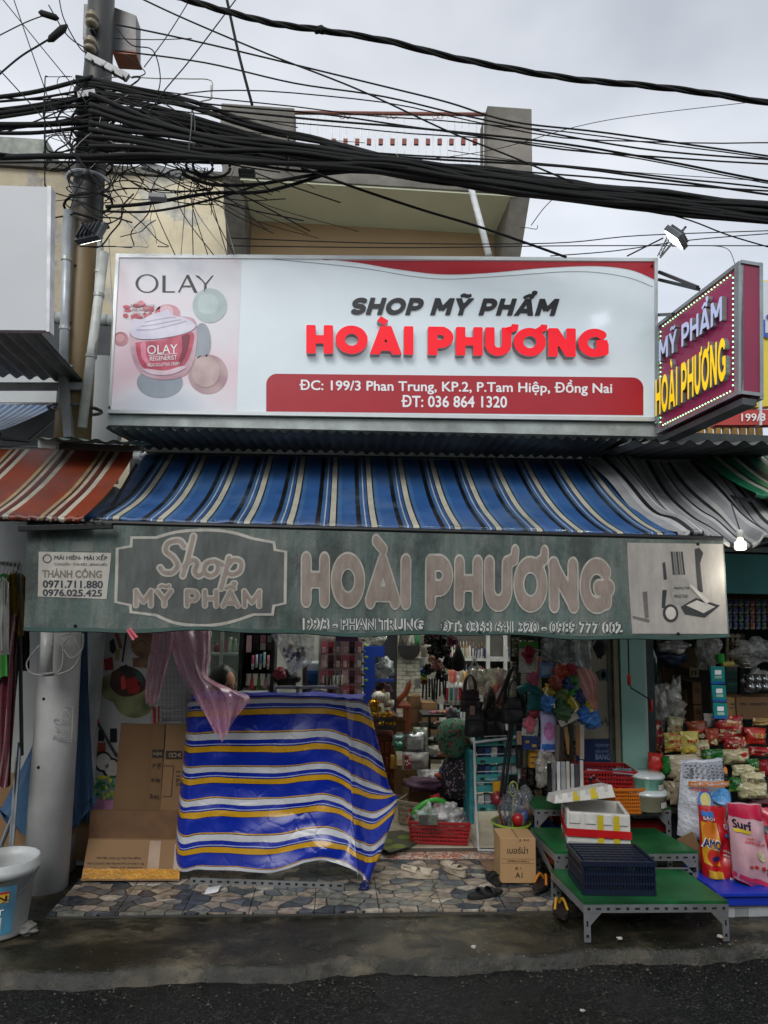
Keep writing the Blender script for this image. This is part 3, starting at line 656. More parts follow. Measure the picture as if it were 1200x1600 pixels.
for i, (x0, y0, x1, y1, r, c_, l_) in enumerate([(106, 330, 98, 640, 7, 'a2a8ab', 'grey metal conduit pipe climbing left of the brown pole'), (163, 395, 128, 668, 7, 'c4c8c0', 'thick white plastic conduit pipe right of the pole'), (157, 380, 146, 560, 5, 'b9bdb6', 'thin white plastic conduit pipe next to the thick one')]):
    cp = thing('conduit_pipe', l_, 'pipe', P(x1, y1, YP-.12), 'conduit pipes on the pole')
    mb = MB(); mb.tube([P(x0, y0, YP-.15), P(x1, y1, YP-.15)], r/ppm(YP), 12); ob('pipe', mb, mat(c_, .4, .3 if i == 0 else 0, dirt=.3), cp, smooth=True)
    for t_ in (.25, .6):
        c = P(x0, y0, YP-.15).lerp(P(x1, y1, YP-.15), t_); mb = MB(); mb.tube([c+V((0, 0, -.012)), c+V((0, 0, .012))], r/ppm(YP)+.005, 12); ob('clamp', mb, mat('9a9c98', .4, .4), cp)
tb = thing('junction_box', 'rusty grey metal box mounted high on the pole', 'box', P(185, 80, YP+.1))
ob('case', slab4((176, 10), (213, 24), (213, 80), (176, 78), YP+.12, .12), mat('6f7273', .5, .4, dirt=.7, dcol='4a3426'), tb, bev=.004)
ob('case', slab4((131, 6), (146, 6), (146, 60), (129, 60), YP+.2, .1), mat('6f7273', .5, .4, dirt=.7, dcol='4a3426'), tb, bev=.004)
ob('base_strip', slab4((176, 78), (213, 80), (213, 85), (176, 83), YP+.1, .15), mat('7d4a36', .5, .3), tb)
ins_me = None
for i, (x, y) in enumerate([(144, 30), (141, 70)]):
    t = thing('insulator', ['upper ribbed porcelain insulator on the pole', 'lower ribbed porcelain insulator on the pole'][i], 'insulator', P(x, y, YP-.14))
    c = P(x, y, YP-.14); mb = MB(); mb.lathe([(.012, -.06), (.04, -.05), (.045, -.03), (.028, -.02), (.028, -.005), (.045, .0), (.045, .02), (.026, .03), (.035, .045), (.01, .055)], c, 16); ob('body', mb, mat('7d7462', .35, var=.3, scale=20), t, smooth=True)
    mb = MB(); mb.tube([c+V((0, 0, -.08)), c+V((0, 0, .08))], .007, 6); ob('pin', mb, mat('3a3a3a', .4, .7), t)
    mb = MB(); mb.bar(c+V((0, 0, -.075)), c+V((.0, .2, -.075)), .03, .012); ob('arm', mb, mat('55585a', .5, .6), t)
def metal_clamp(pts, wd, label):
    t = thing('cable_clamp', label, 'clamp', P(*pts[0], YP-.25)); mb = MB()
    for a, b in zip(pts, pts[1:]): mb.bar(P(*a, YP-.25), P(*b, YP-.25), .03, wd)
    ob('body', mb, mat('7e8284', .45, .5, dirt=.4), t, bev=.003)
    for i in range(4):
        c = P(pts[0][0]+(pts[-1][0]-pts[0][0])*(i+.5)/4, pts[0][1]+(pts[-1][1]-pts[0][1])*(i+.5)/4, YP-.28); mb = MB(); mb.tube([c, c+V((0, .05, 0))], .009, 8); ob('bolt', mb, mat('46484a', .4, .7), t)
metal_clamp([(135, 88), (165, 103), (200, 122)], .05, 'slanted grey steel dead end clamp on the pole top')
metal_clamp([(222, 258), (288, 276)], .05, 'grey multi port cable joint hanging in the wires right of the pole')
metal_clamp([(122, 150), (150, 146)], .05, 'short grey cable clamp block on the pole')
# strap bands and lamps on pole
for i, (y, r) in enumerate(((283, 29), (150, 26), (640, 34))):
    c = P(156-y*.06, y, YP); mb = MB(); mb.tube([c+V((r/ppm(YP)*1.12*cos(t*pi/12), r/ppm(YP)*1.12*sin(t*pi/12), .012*sin(t*pi/12))) for t in range(25)], .012, 6); ob('strap', mb, mat('b9bcc0' if i == 0 else '4a4c4e', .4, .5), pole)
# ================================================================ MAIN SIGN
YS = 4.45
msg = thing('shop_sign', 'wide white sign with red letters and a pink cream jar above the awning', 'sign', P(600, 676, YS))
TL, TR, BR, BL = (181, 396), (1028, 403), (1028, 660), (167, 645)
ob('box', slab4(TL, TR, (1028, 658), BL, YS+.012, .18), mat('9aa3a5', .5, .3), msg)
m_face = mat('c3cdd2', .28, var=.02, scale=2, bmp=0, coat=.4, emit=.32, dirt=.14, dcol='7d8788')  # emission added to lift the face beyond what the floods give
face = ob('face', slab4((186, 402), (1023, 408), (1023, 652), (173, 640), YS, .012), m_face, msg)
m_frm = mat('cdd2d2', .35, .3, var=.05)
for a, b, c, d in (((181, 396), (1028, 403), (1023, 408), (186, 402)), ((167, 645), (173, 640), (1023, 652), (1028, 658)), ((181, 396), (186, 402), (173, 640), (167, 645)), ((1023, 408), (1028, 403), (1028, 658), (1023, 652))):
    mb = slab4(a, b, c, d, YS-.012, .03); ob('frame', mb, m_frm, msg)
ob('ledge', slab4((167, 648), (1028, 661), (1028, 682), (169, 664), YS+.02, .16), mat('aab3b0', .5, .2, dirt=.5), msg)
S = pxmap(YS, .003); S2 = pxmap(YS, .0055); S3 = pxmap(YS, .008); S4 = pxmap(YS, .0105)
m_red = mat('a01624', .35, var=.04, bmp=0, emit=.12)
# red swoosh
top = [(520, 406.5), (1022, 409.5)]; cur = cat_spline([(1022, 436), (985, 421), (930, 417), (850, 420), (760, 428), (690, 430), (620, 420), (520, 406.6)], 8)
ob('red_swoosh', pface([(520, 405.5), (1022, 409.5)]+[(v.x, v.y) for v in [V((a, b, 0)) for a, b in [(p_[0], p_[1]) for p_ in cur]]][:-1], S), m_red, msg) if False else None
def strip(up, lo, f): mb = MB(); n = len(up); mb.add([f(*a) for a in up]+[f(*a) for a in lo], [(i, n+i, n+i+1, i+1) for i in range(n-1)]); return mb
def spl(pts, n=6): return [(v.x, v.y) for v in cat_spline([(a, b, 0) for a, b in pts], n)]
cur = spl([(505, 405), (560, 411), (620, 421), (690, 429), (760, 427), (850, 419), (930, 416), (985, 422), (1022, 437)])
ob('red_swoosh', strip([(x, 404.6+(x-186)*.006) for x, y in cur], cur, S), m_red, msg)
cur2 = spl([(420, 404), (560, 418), (640, 431), (700, 436), (790, 431), (900, 424), (975, 432), (1020, 448)])
ob('hairline', strip(cur2, [(x, y+.8) for x, y in cur2], S), mat('6d7478', .5, bmp=0), msg)
# red address plate
def rrect(x0, y0, x1, y1, r, sk=0, low=True):
    t = arc(x1-r, y0+r, r, -r, 0, 90, 8); l = arc(x0+r, y0+r, r, -r, 90, 180, 8)
    pts = t+l+([(x0, y1), (x1, y1)] if low else arc(x0+r, y1-r, r, -r, 180, 270, 8)+arc(x1-r, y1-r, r, -r, 270, 360, 8))
    return [(x, y+sk*(x-x0)/(x1-x0)) for x, y in pts]
ob('address_plate', pface(rrect(416, 584, 1005, 643, 17, 6), S), m_red, msg)
m_wh = mat('e6e8ea', .4, var=.02, bmp=0, emit=.08); m_blk = mat('121214', .4, var=.02, bmp=0)
ob('address_lettering', lay(*txt('ĐC: 199/3 Phan Trung, KP.2, P.Tam Hiệp, Đồng Nai', .018), (468, 592, 956, 617), S2, skew=5), m_wh, msg)
ob('phone_lettering', lay(*txt('ĐT: 036 864 1320', .02), (627, 618, 792, 637), S2, skew=1), m_wh, msg)
# SHOP MY PHAM, black raised slanted letters
def letters(s, box_, Y, t, parent, m, depth, sk=0, shear=0, step=.04, name='letter', push=.004, sidem=None, f=None, gap=.07):
    L, W = caps_text(s, t, gap, step=step); x0, y0, x1, y1 = box_   # y0..y1 = cap height
    for ch, vs, fs in L:
        mb = MB()
        for a, b in vs:
            u = a/W; px = x0+(x1-x0)*u+shear*b*(y1-y0); py = y1-(y1-y0)*b+sk*(u-.5); mb.v.append(tuple((f or pxmap(Y, push))(px, py)))
        mb.f = fs
        me = deepen(mb, (0, depth, 0)) if depth else mb
        if sidem and depth:
            me.materials.append(m); me.materials.append(sidem)
            for p_ in me.polygons:
                if abs(p_.normal.y) < .5: p_.material_index = 1
            ob(name, me, None, parent)
        else: ob(name, me, m, parent)
letters('SHOP MỸ PHẨM', (546, 467, 866, 493), YS, .25, msg, m_blk, .01, sk=2, shear=.3, push=.012, gap=.09)
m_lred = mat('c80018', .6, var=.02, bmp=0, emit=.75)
letters('HOÀI PHƯƠNG', (479, 516, 946, 560), YS, .29, msg, m_lred, .055, sk=6, push=.058, sidem=mat('8f9396', .3, .5, bmp=0), gap=.07)
# cream jar poster on the left third
m_pk = mat('d5c4c8', .3, var=.1, scale=1.5, bmp=0, coat=.4)
m, nt, p = base('poster_print'); g = nz(nt, 1.3, 2, .4, stretch=(1, 1, 1.6)); nt.links.new(ramp(nt, g, ((.3, lin('a9bac4')), (.45, lin('c6cacf')), (.58, lin('cbb9c0')), (.72, lin('bd9aa4')))), p.inputs['Base Color']); p.inputs['Roughness'].default_value = .28; p.inputs['Emission Strength'].default_value = .22; p.inputs['Emission Color'].default_value = (*lin('cbb9c0'), 1)  # faint even emission added so the poster brightens along with the face
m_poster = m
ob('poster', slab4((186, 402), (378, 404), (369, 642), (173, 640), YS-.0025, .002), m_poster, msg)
def disc(cx, cy, rx, ry, f, m, nm='print_circle', n=28): return ob(nm, pface(ellipse(cx, cy, rx, ry, n), f), m, msg)
def softm(c1, c2):
    m, nt, p = base('print'); n = nz(nt, 9, 2, .4); nt.links.new(ramp(nt, n, ((.35, lin(c1)), (.65, lin(c2)))), p.inputs['Base Color']); p.inputs['Roughness'].default_value = .3; return m
def off(f, d): return lambda a, b: f(a, b)+V((0, -d, 0))
disc(328, 478, 27, 27, S2, softm('a3b5b3', 'b3c2c4')); disc(325, 585, 31, 31, S2, softm('a88a8f', 'c0a5a5')); disc(322, 582, 22, 24, S3, softm('b59a98', 'c7b2ae')); disc(189, 530, 12, 11, S2, softm('a8606a', 'c99a9c'))
disc(262, 490, 20, 14, S2, softm('c37a86', 'cfa0a8')); disc(250, 598, 36, 24, S2, softm('8f98a4', '9aa5ae'), 'print_shadow'); disc(316, 535, 14, 30, S2, softm('8d949e', '98a0a8'), 'print_shadow')
for k in range(1, 5):
    for cx, cy, r_, c_ in ((328, 478, 27, 'b9c9c9'), (325, 585, 31, 'cdb8b4'), (262, 490, 18, 'd8b4bc'), (189, 530, 11, 'd0a0a4')): disc(cx-k*r_*.05, cy-k*r_*.05, r_*(1-.19*k), r_*(1-.2*k), off(S2, .0002*k+.0003), mat(c_, .3, bmp=0, var=.02+.05*(4-k)), 'print_circle', 20) if k % 2 == 0 else None
# the jar
body = spl([(203, 520), (204, 545), (214, 575), (232, 590), (262, 594), (290, 586), (303, 565), (308, 535), (307, 505)], 6)
rim = spl([(307, 505), (300, 497), (275, 495), (240, 500), (212, 507), (203, 520)], 5)
ob('print_jar', pface((body+rim[1:-1])[::-1], S3), softm('b98a98', 'd3b4be'), msg)
inn = [(212, 536), (216, 560), (228, 577), (258, 580), (285, 573), (298, 553), (303, 522), (285, 524), (250, 532)]
ob('print_jar', pface(spl(inn+[inn[0]], 4)[:-1][::-1], S4), softm('a82440', 'cf5a72'), msg)
ob('print_jar', pface(spl([(222, 578), (240, 586), (268, 586), (290, 576), (284, 573), (258, 580), (230, 577), (222, 578)], 3)[:-1][::-1], off(S4, .001)), mat('dfc6d0', .2, bmp=0), msg)
ob('print_jar', pface(spl([(220, 538), (222, 558), (232, 572), (238, 573), (229, 556), (228, 536), (220, 538)], 3)[:-1][::-1], off(S4, .001)), mat('e08aa0', .25, bmp=0), msg)
ob('print_jar', pface(spl([(284, 526), (297, 524), (293, 550), (283, 568), (278, 570), (285, 548), (284, 526)], 3)[:-1][::-1], off(S4, .001)), mat('7c1030', .25, bmp=0), msg)
crm = spl([(204, 521), (208, 500), (222, 500), (240, 492), (258, 487), (262, 485), (272, 494), (290, 498), (302, 505), (306, 512), (290, 522), (250, 530), (215, 530), (204, 521)], 4)
ob('print_cream', pface(crm[:-1][::-1], off(S4, .002)), softm('c9c3d6', 'dcd8e4'), msg)
for k in range(3):
    s_ = spl([(215+k*6, 516-k*6), (240, 515-k*7), (270, 508-k*6), (292-k*8, 502-k*2)], 5); ob('print_cream', strip(s_, [(x, y+1.6) for x, y in s_], off(S4, .003)), mat('a9a3bd', .3, bmp=0), msg)
J = off(S4, .0035)
ob('print_lettering', lay(*txt('OLAY', .0), (231, 540, 278, 554), J, skew=-2), m_wh, msg)
ob('print_lettering', lay(*txt('REGENERIST', .004), (235, 557, 277, 564), J, skew=-2), m_wh, msg)
ob('print_line', strip([(233, 556), (278, 553)], [(233, 556.8), (278, 553.8)], J), m_wh, msg)
ob('print_lettering', lay(*txt('MICRO-SCULPTING CREAM', .0), (231, 568, 281, 573), J, skew=-3), m_wh, msg)
# OLAY wordmark: thin contrast letters
def ringq(cx, cy, a, b, wx, wy, n=36):
    o = ellipse(cx, cy, a, b, n)+[ellipse(cx, cy, a, b, n)[0]]; i_ = ellipse(cx, cy, a-wx, b-wy, n)+[ellipse(cx, cy, a-wx, b-wy, n)[0]]; return o, i_
lg = MB()
for mbx in (strip(*ringq(230, 443.5, 18, 14.5, 4.2, 1.6), S2), pface([(254, 431), (259, 431), (259, 455.5), (274, 455.5), (273, 457.5), (254, 457.5)][::-1], S2),
            pface([(278, 457.5), (292, 430), (295.5, 430), (309, 458), (303.5, 458), (292.5, 434.5), (281, 457.5)][::-1], S2), pface([(285, 447), (298, 447), (299, 449), (284, 449)][::-1], S3),
            pface([(305, 431), (310.5, 431), (319.5, 445), (318.5, 458), (323, 458), (323, 445), (334, 431), (331.5, 431), (321.5, 443)][::-1], S2)): lg.add(mbx.v, mbx.f)
ob('brand_lettering', lg, m_blk, msg, label='large thin black capital letters at the top of the poster')
# round sticker with red dots
disc(224, 488, 31, 17, S2, mat('d8cfd4', .3, bmp=0), 'print_badge')
for i in range(16):
    a = i*2.4; r_ = 8+R.random()*18; disc(224+r_*1.15*cos(a), 488+r_*.6*sin(a), 2.5+R.random()*4, 2+R.random()*3, off(S3, .0002*i), mat(R.choice(['c2505e', 'b83a4a', 'd08088']), .3, bmp=0), 'print_dot', 10)
for k, s_ in enumerate(('FRAGRANCE', 'FREE AVAILABLE', 'new pack', 'new look')): ob('print_lettering', lay(*txt(s_, .0), (205+k*2, 477+k*6, 242-k*3, 481+k*6), off(S4, .001)), mat('7c4a54', .4, bmp=0), msg)
for x, y in ((170, 636), (1020, 414)):
    mb = MB(); c = P(x, y, YS-.02); mb.tube([c, c+V((0, .02, 0))], .008, 8); ob('screw', mb, mat('333', .4, .6) if False else mat('333538', .4, .6), msg)
# ================================================================ PROJECTING SIGN
psn = thing('projecting_sign', 'magenta lightbox jutting out to the street with yellow letters and green lights', 'sign', P(1110, 660, 3.9))
Yf, Yn = 4.42, 3.62
A_, B_, C_, D_ = P(1028, 678, Yf), P(1157, 616, Yn), P(1157, 408, Yn), P(1028, 507, Yf)
q4 = quad(A_, B_, C_, D_); nrm = (B_-A_).cross(D_-A_).normalized()
if nrm.x > 0: nrm = -nrm
W_ = P(1192, 618, Yn).x-B_.x
m_mag = mat('8c2450', .4, var=.08, scale=2, bmp=.05, emit=.15)
def qslab(f, u0, v0, u1, v1, d0, d1):
    c = [f(u0, v0), f(u1, v0), f(u1, v1), f(u0, v1)]; mb = MB(); mb.add([p_+nrm*d1 for p_ in c]+[p_+nrm*d0 for p_ in c], [(0, 1, 2, 3), (7, 6, 5, 4), (0, 4, 5, 1), (1, 5, 6, 2), (2, 6, 7, 3), (3, 7, 4, 0)]); return mb
ob('box', qslab(q4, .0, .0, 1, 1, -W_, -.004), mat('8e2048', .4, var=.1, scale=3, bmp=.1, dirt=.2), psn)
ob('face', qslab(q4, .02, .02, .98, .98, -.004, 0), m_mag, psn)
m_al = mat('9aa0a2', .35, .7, var=.1, dirt=.3)
for u0, v0, u1, v1 in ((0, 0, 1, .03), (0, .97, 1, 1), (0, .03, .03, .97), (.955, .03, 1, .97)): ob('frame', qslab(q4, u0, v0, u1, v1, -.02, .012), m_al, psn)
for u_ in (0, 1):
    e = [(B_, C_)]
for s_ in (-W_, ):
    for u0, v0, u1, v1 in ((.96, 0, 1.01, 1), (0, -.02, 1.01, .02), (0, .98, 1.01, 1.01)): ob('frame', qslab(q4, u0, v0, u1, v1, s_-.012, s_+.012), m_al, psn)
for s_ in (.0, .98): ob('frame', qslab(q4, .99, s_, 1.012, s_+.025, -W_, .0), m_al, psn)
ob('bottom_rail', qslab(q4, .0, -.07, 1.0, -.022, -W_*.8, -W_*.1), mat('55595c', .5, .5, dirt=.5), psn)
def pmap(d): return lambda a, b: q4(a, b)+nrm*d
def pletters(s, u0, u1, v0, v1, t, m, tilt, xs=.5, gap=.1):
    L, W = caps_text(s, t, gap, step=.045)
    for ch, vs, fs in L:
        mb = MB(); mb.f = [tuple(reversed(f)) for f in fs] if False else fs
        for a, b in vs:
            u = u0+(u1-u0)*a/W; v = v0+(v1-v0)*b+tilt*(a/W-.5); mb.v.append(tuple(pmap(.035)(u, v)))
        me = deepen(mb, tuple(-nrm*.033)); me.materials.append(m); me.materials.append(mat('8a8d90', .4, .4, bmp=0))
        for p_ in me.polygons:
            if abs(p_.normal.dot(nrm)) < .5: p_.material_index = 1
        ob('letter', me, None, psn)
pletters('MỸ PHẨM', .08, .86, .61, .80, .2, mat('b9c2e6', .35, var=.03, bmp=0, emit=.25), .0)
pletters('HOÀI PHƯƠNG', .03, .90, .14, .47, .2, mat('f2c800', .35, var=.03, bmp=0, emit=.5), .0, gap=.13)
led = MB(); led.lathe([(.004, 0), (.0045, .004), (.001, .007)], n=7, rot=nrm.to_track_quat('Z', 'Y').to_matrix()); lme = led.mesh(True); lme.materials.append(emitm('9dffb0', 3.2))
ring = []
for i in range(25): ring.append((.08+.82*i/24, .945)); ring.append((.08+.82*i/24, .055))
for i in range(21): ring.append((.045, .09+.82*i/20)); ring.append((.93, .09+.82*i/20))
for u, v in ring:
    o = ob('light_bulb', lme, None, psn, local=True); o.location = pmap(.002)(u, v)-psn.location
# steel arms holding it
for i, (a, b) in enumerate((((1030, 425), (1090, 449)), ((1030, 437), (1092, 452)), ((1028, 492), (1052, 491)))):
    mb = MB(); mb.bar(P(*a, 4.5), P(*b, 4.1), .022, .022); ob('support_arm', mb, mat('4a4e50', .4, .6), psn)
# ================================================================ FLOODLIGHTS AND BULB
def flood(name, px, py, Y, label, aim, e, base_px, tilt):
    c = P(px, py, Y); t = thing('floodlight', label, 'lamp', c, 'floodlights over the wide sign')
    rot = aim.to_track_quat('-Z', 'Y').to_matrix()
    mb = MB(); 
    def bx(cc, d): 
        vs = [c+rot @ V((cc[0]+x*d[0]/2, cc[1]+y*d[1]/2, cc[2]+z*d[2]/2)) for x in (-1, 1) for y in (-1, 1) for z in (-1, 1)]; mb.add(vs, [(0, 1, 3, 2), (4, 6, 7, 5), (0, 4, 5, 1), (2, 3, 7, 6), (0, 2, 6, 4), (1, 5, 7, 3)])
    bx((0, 0, .014), (.17, .12, .035)); ob('housing', mb, mat('55595c', .4, .6), t, bev=.004)
    mb = MB(); bx((0, 0, -.006), (.145, .1, .006)); ob('glass', mb, emitm('f4f8ff', 9), t)
    mb = MB()
    for k in range(5): bx((-.06+.03*k, 0, .04), (.006, .1, .02))
    ob('cooling_fins', mb, mat('3f4245', .4, .6), t)
    mb = MB(); mb.tube(cat_spline([c+rot @ V((0, 0, .04)), c+rot @ V((0, .0, .08)), V(base_px)], 4), .008, 6); ob('arm', mb, mat('6a6e70', .4, .6), t)
    l = bpy.data.lights.new('flood', 'SPOT'); l.energy = e; l.color = (.93, .97, 1); l.spot_size = radians(120); l.spot_blend = .9; l.shadow_soft_size = .05
    lo = bpy.data.objects.new('flood', l); sc.collection.objects.link(lo); lo.parent = t; lo.matrix_world = Matrix.Translation(c+aim.normalized()*.03) @ aim.to_track_quat('-Z', 'Y').to_matrix().to_4x4()
flood('f', 1054, 374, 3.85, 'small lit floodlight on a lattice arm at the right end of the sign', V((-.65, .55, -.75)), 62, P(1032, 402, 4.5), 0)
flood('f', 145, 368, 3.75, 'small floodlight fixed to the pole at the left end of the sign', V((.45, .95, -.45)), 75, P(160, 372, YP), 0)
mb = MB(); pa, pb = P(1030, 400, 4.48), P(1052, 358, 3.95)
fa = thing('lattice_arm', 'thin steel lattice arm carrying the right floodlight', 'bracket', pa)
for d_ in (V((-.012, 0, 0)), V((.012, 0, .004))):
    mb = MB(); mb.tube([pa+d_, pb+d_], .004, 5); ob('chord', mb, mat('4a4d50', .4, .6), fa)
mb = MB()
for k in range(12):
    a = pa.lerp(pb, k/12); b = pa.lerp(pb, (k+1)/12); mb.tube([a+V((-.012 if k % 2 else .012, 0, 0)), b+V((.012 if k % 2 else -.012, 0, 0))], .0025, 4)
ob('lacing', mb, mat('4a4d50', .4, .6), fa)
bl = thing('light_bulb', 'lit white bulb hanging under the right awning edge', 'lamp', P(1157, 858, 3.72)); c = P(1157, 852, 3.72)
mb = MB(); mb.lathe([(.014, .04), (.018, .025), (.028, .018), (.030, .0), (.030, -.02), (.024, -.026)], c, 20); ob('globe', mb, emitm('fff6e0', 5), bl, smooth=True)
mb = MB(); mb.lathe([(.012, .045), (.018, .045), (.018, .085), (.01, .09)], c, 14); ob('socket', mb, mat('d0d0cc', .4), bl, smooth=True)
mb = MB(); mb.tube([c+V((0, 0, .09)), c+V((.02, .1, .25))], .004, 5); ob('cord', mb, mat('222222', .5), bl)
l = bpy.data.lights.new('bulb', 'POINT'); l.energy = 1.6; l.color = (1, .93, .8); l.shadow_soft_size = .04; lo = bpy.data.objects.new('bulb', l); sc.collection.objects.link(lo); lo.parent = bl; lo.location = V((0, -.02, -.14))
# ================================================================ AWNINGS
def stripes(name, els, reps, rough=.45, dirt=.5, dcol='2c3034', axis=0, crease=0):
    m, nt, p = base(name); uv = N(nt, 'ShaderNodeUVMap'); s = N(nt, 'ShaderNodeSeparateXYZ'); nt.links.new(uv.outputs[0], s.inputs[0])
    a = N(nt, 'ShaderNodeMath', operation='MULTIPLY'); nt.links.new(s.outputs[axis], a.inputs[0]); a.inputs[1].default_value = reps
    f = N(nt, 'ShaderNodeMath', operation='FRACT'); nt.links.new(a.outputs[0], f.inputs[0])
    c = ramp(nt, f.outputs[0], [(p_, lin(c_)) for p_, c_ in els], True)
    c = mix(nt, .35, c, ramp(nt, nz(nt, 6, 6, .6), ((.3, .55), (.7, 1.25))), 'MULTIPLY')
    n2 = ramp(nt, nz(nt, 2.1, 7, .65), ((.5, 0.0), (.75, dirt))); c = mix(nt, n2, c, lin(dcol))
    nt.links.new(c, p.inputs['Base Color']); nt.links.new(ramp(nt, nz(nt, 3, 4), ((.35, rough-.15), (.65, rough+.15))), p.inputs['Roughness'])
    if crease:
        h = nz(nt, 7, 4); t = N(nt, 'ShaderNodeTexCoord')
        for s_, k in ((3.1, 1.0), (7.3, .5)):
            v = N(nt, 'ShaderNodeTexVoronoi', feature='DISTANCE_TO_EDGE'); v.inputs['Scale'].default_value = s_; nt.links.new(t.outputs['Object'], v.inputs[0]); r = ramp(nt, v.outputs['Distance'], ((0, 0.0), (.09, k)))
            a2 = N(nt, 'ShaderNodeMath', operation='ADD'); nt.links.new(h, a2.inputs[0]); nt.links.new(r, a2.inputs[1]); h = a2.outputs[0]
        bump(nt, p, h, .16, .012); return m
    bump(nt, p, nz(nt, 5, 4), .25, .02); return m
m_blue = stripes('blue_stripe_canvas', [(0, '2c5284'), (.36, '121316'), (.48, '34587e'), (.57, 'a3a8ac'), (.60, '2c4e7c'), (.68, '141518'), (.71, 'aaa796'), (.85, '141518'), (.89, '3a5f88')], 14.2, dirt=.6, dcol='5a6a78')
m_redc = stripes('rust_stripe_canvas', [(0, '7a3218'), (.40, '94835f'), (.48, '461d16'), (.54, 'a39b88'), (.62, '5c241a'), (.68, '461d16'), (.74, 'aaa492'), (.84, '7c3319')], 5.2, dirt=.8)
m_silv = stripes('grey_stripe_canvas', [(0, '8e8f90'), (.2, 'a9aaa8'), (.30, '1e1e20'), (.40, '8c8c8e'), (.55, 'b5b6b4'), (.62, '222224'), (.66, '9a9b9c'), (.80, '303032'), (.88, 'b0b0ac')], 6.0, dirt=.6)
m_grn = stripes('green_stripe_canvas', [(0, '1f6a48'), (.3, 'a3a498'), (.42, '20241f'), (.5, '2b7a52'), (.7, 'b0b2a6'), (.8, '1c1e1c')], 4)
def awning(bl, br, fl, fr, Yb, Yf, m, label, sag=.07, wr=.012, nu=90, nv=26, hard=True, col='15171a'):
    A, B, C_, D_ = P(*bl, Yb), P(*br, Yb), P(*fl, Yf), P(*fr, Yf)
    t = thing('striped_awning', label, 'awning', (C_+D_)/2, 'striped canvas awnings along the shop fronts')
    def f(u, v):
        p = (A*(1-u)+B*u)*(1-v)+(C_*(1-u)+D_*u)*v; L_ = (B-A).length
        return p+V((0, 0, -sag*sin(pi*v)+wr*noise.noise(V((u*L_*2.2, v*1.5, 3)))+wr*.5*noise.noise(V((u*L_*7, v*3, 7)))*v+wr*.6*sin(u*L_*9)*v*(1-v)))
    mb = MB(); mb.sheet(f, nu, nv); ob('canvas', mb, m, t, smooth=True)
    # scalloped lip wrapped round the front tube
    mb = MB(); mb.sheet(lambda u, v: f(u, 1)+V((0, -.012*sin(v*pi), -.03*v+.004*sin(u*140))), nu, 3); ob('lip', mb, m, t, smooth=True)
    mb = MB(); mb.tube([f(k/12, 1)+V((0, .012, -.022)) for k in range(13)], .014, 8); ob('front_tube', mb, mat(col, .4, .5), t, smooth=True)
    mb = MB(); mb.tube([A+V((0, .02, .0)), B+V((0, .02, 0))], .022, 10); ob('roller', mb, mat('5a5d5f', .4, .5), t, smooth=True)
    for q in ((A, C_), (B, D_)):
        mb = MB(); mb.tube([q[0]+V((0, 0, -.1)), (q[0]+q[1])/2+V((0, 0, -.17)), q[1]+V((0, .02, -.05))], .012, 6); ob('folding_arm', mb, mat('3c3f41', .4, .5), t)
    return t, f
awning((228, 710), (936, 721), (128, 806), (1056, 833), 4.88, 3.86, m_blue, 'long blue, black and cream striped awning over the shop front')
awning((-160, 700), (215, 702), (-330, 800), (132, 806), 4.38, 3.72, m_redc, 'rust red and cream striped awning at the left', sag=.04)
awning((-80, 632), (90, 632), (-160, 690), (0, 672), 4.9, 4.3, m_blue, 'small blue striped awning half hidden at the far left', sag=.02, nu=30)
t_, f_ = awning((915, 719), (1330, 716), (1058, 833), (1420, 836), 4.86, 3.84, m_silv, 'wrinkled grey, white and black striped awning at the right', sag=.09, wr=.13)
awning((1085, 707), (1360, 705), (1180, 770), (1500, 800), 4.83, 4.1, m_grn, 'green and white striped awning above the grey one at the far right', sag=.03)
rb = thing('roller_box', 'dirty white roller box with end cap at the top of the red awning', 'bracket', P(130, 700, 4.2))
mb = MB(); mb.bar(P(60, 696, 4.2), P(224, 702, 4.2), .05, .035); ob('box', mb, mat('4a4c4a', .5, .3, dirt=.7), rb, bev=.004)
mb = MB(); mb.bar(P(62, 695, 4.15), P(90, 696, 4.15), .05, .05); ob('cover', mb, mat('b0b4b2', .5), rb, bev=.004)
mb = MB(); c = P(215, 712, 4.15); mb.tube([c+V((-.02, 0, 0)), c+V((.02, 0, 0))], .03, 14); mb.tube([c+V((.02, 0, 0)), c+V((.05, 0, .02))], .01, 8); ob('end_cap', mb, mat('b9bcb8', .4, .3), rb)
mb = MB(); mb.bar(P(30, 826, 3.74), P(176, 822, 3.74), .03, .03); solo('bracket_bar', 'short black steel bar joining the red and blue awnings', 'bar', mb, mat('1b1c1d', .5, .4), bev=.003)
for i in range(9): mb = MB(); c = P(45+i*14, 811+i*.3, 3.70); mb.tube([c, c+V((0, .02, 0))], .006, 8); solo('rivet', 'small steel rivet on the front edge of the red awning', 'rivet', mb, mat('8a8d8f', .3, .8), 'rivets on the red awning edge')
# header behind the awnings
mb = MB(); mb.bar(P(225, 700, 5.0), P(1010, 712, 5.0), .05, .03); solo('header_beam', 'dark beam between the roof sheet and the blue awning', 'beam', mb, mat('2d2f31', .6))
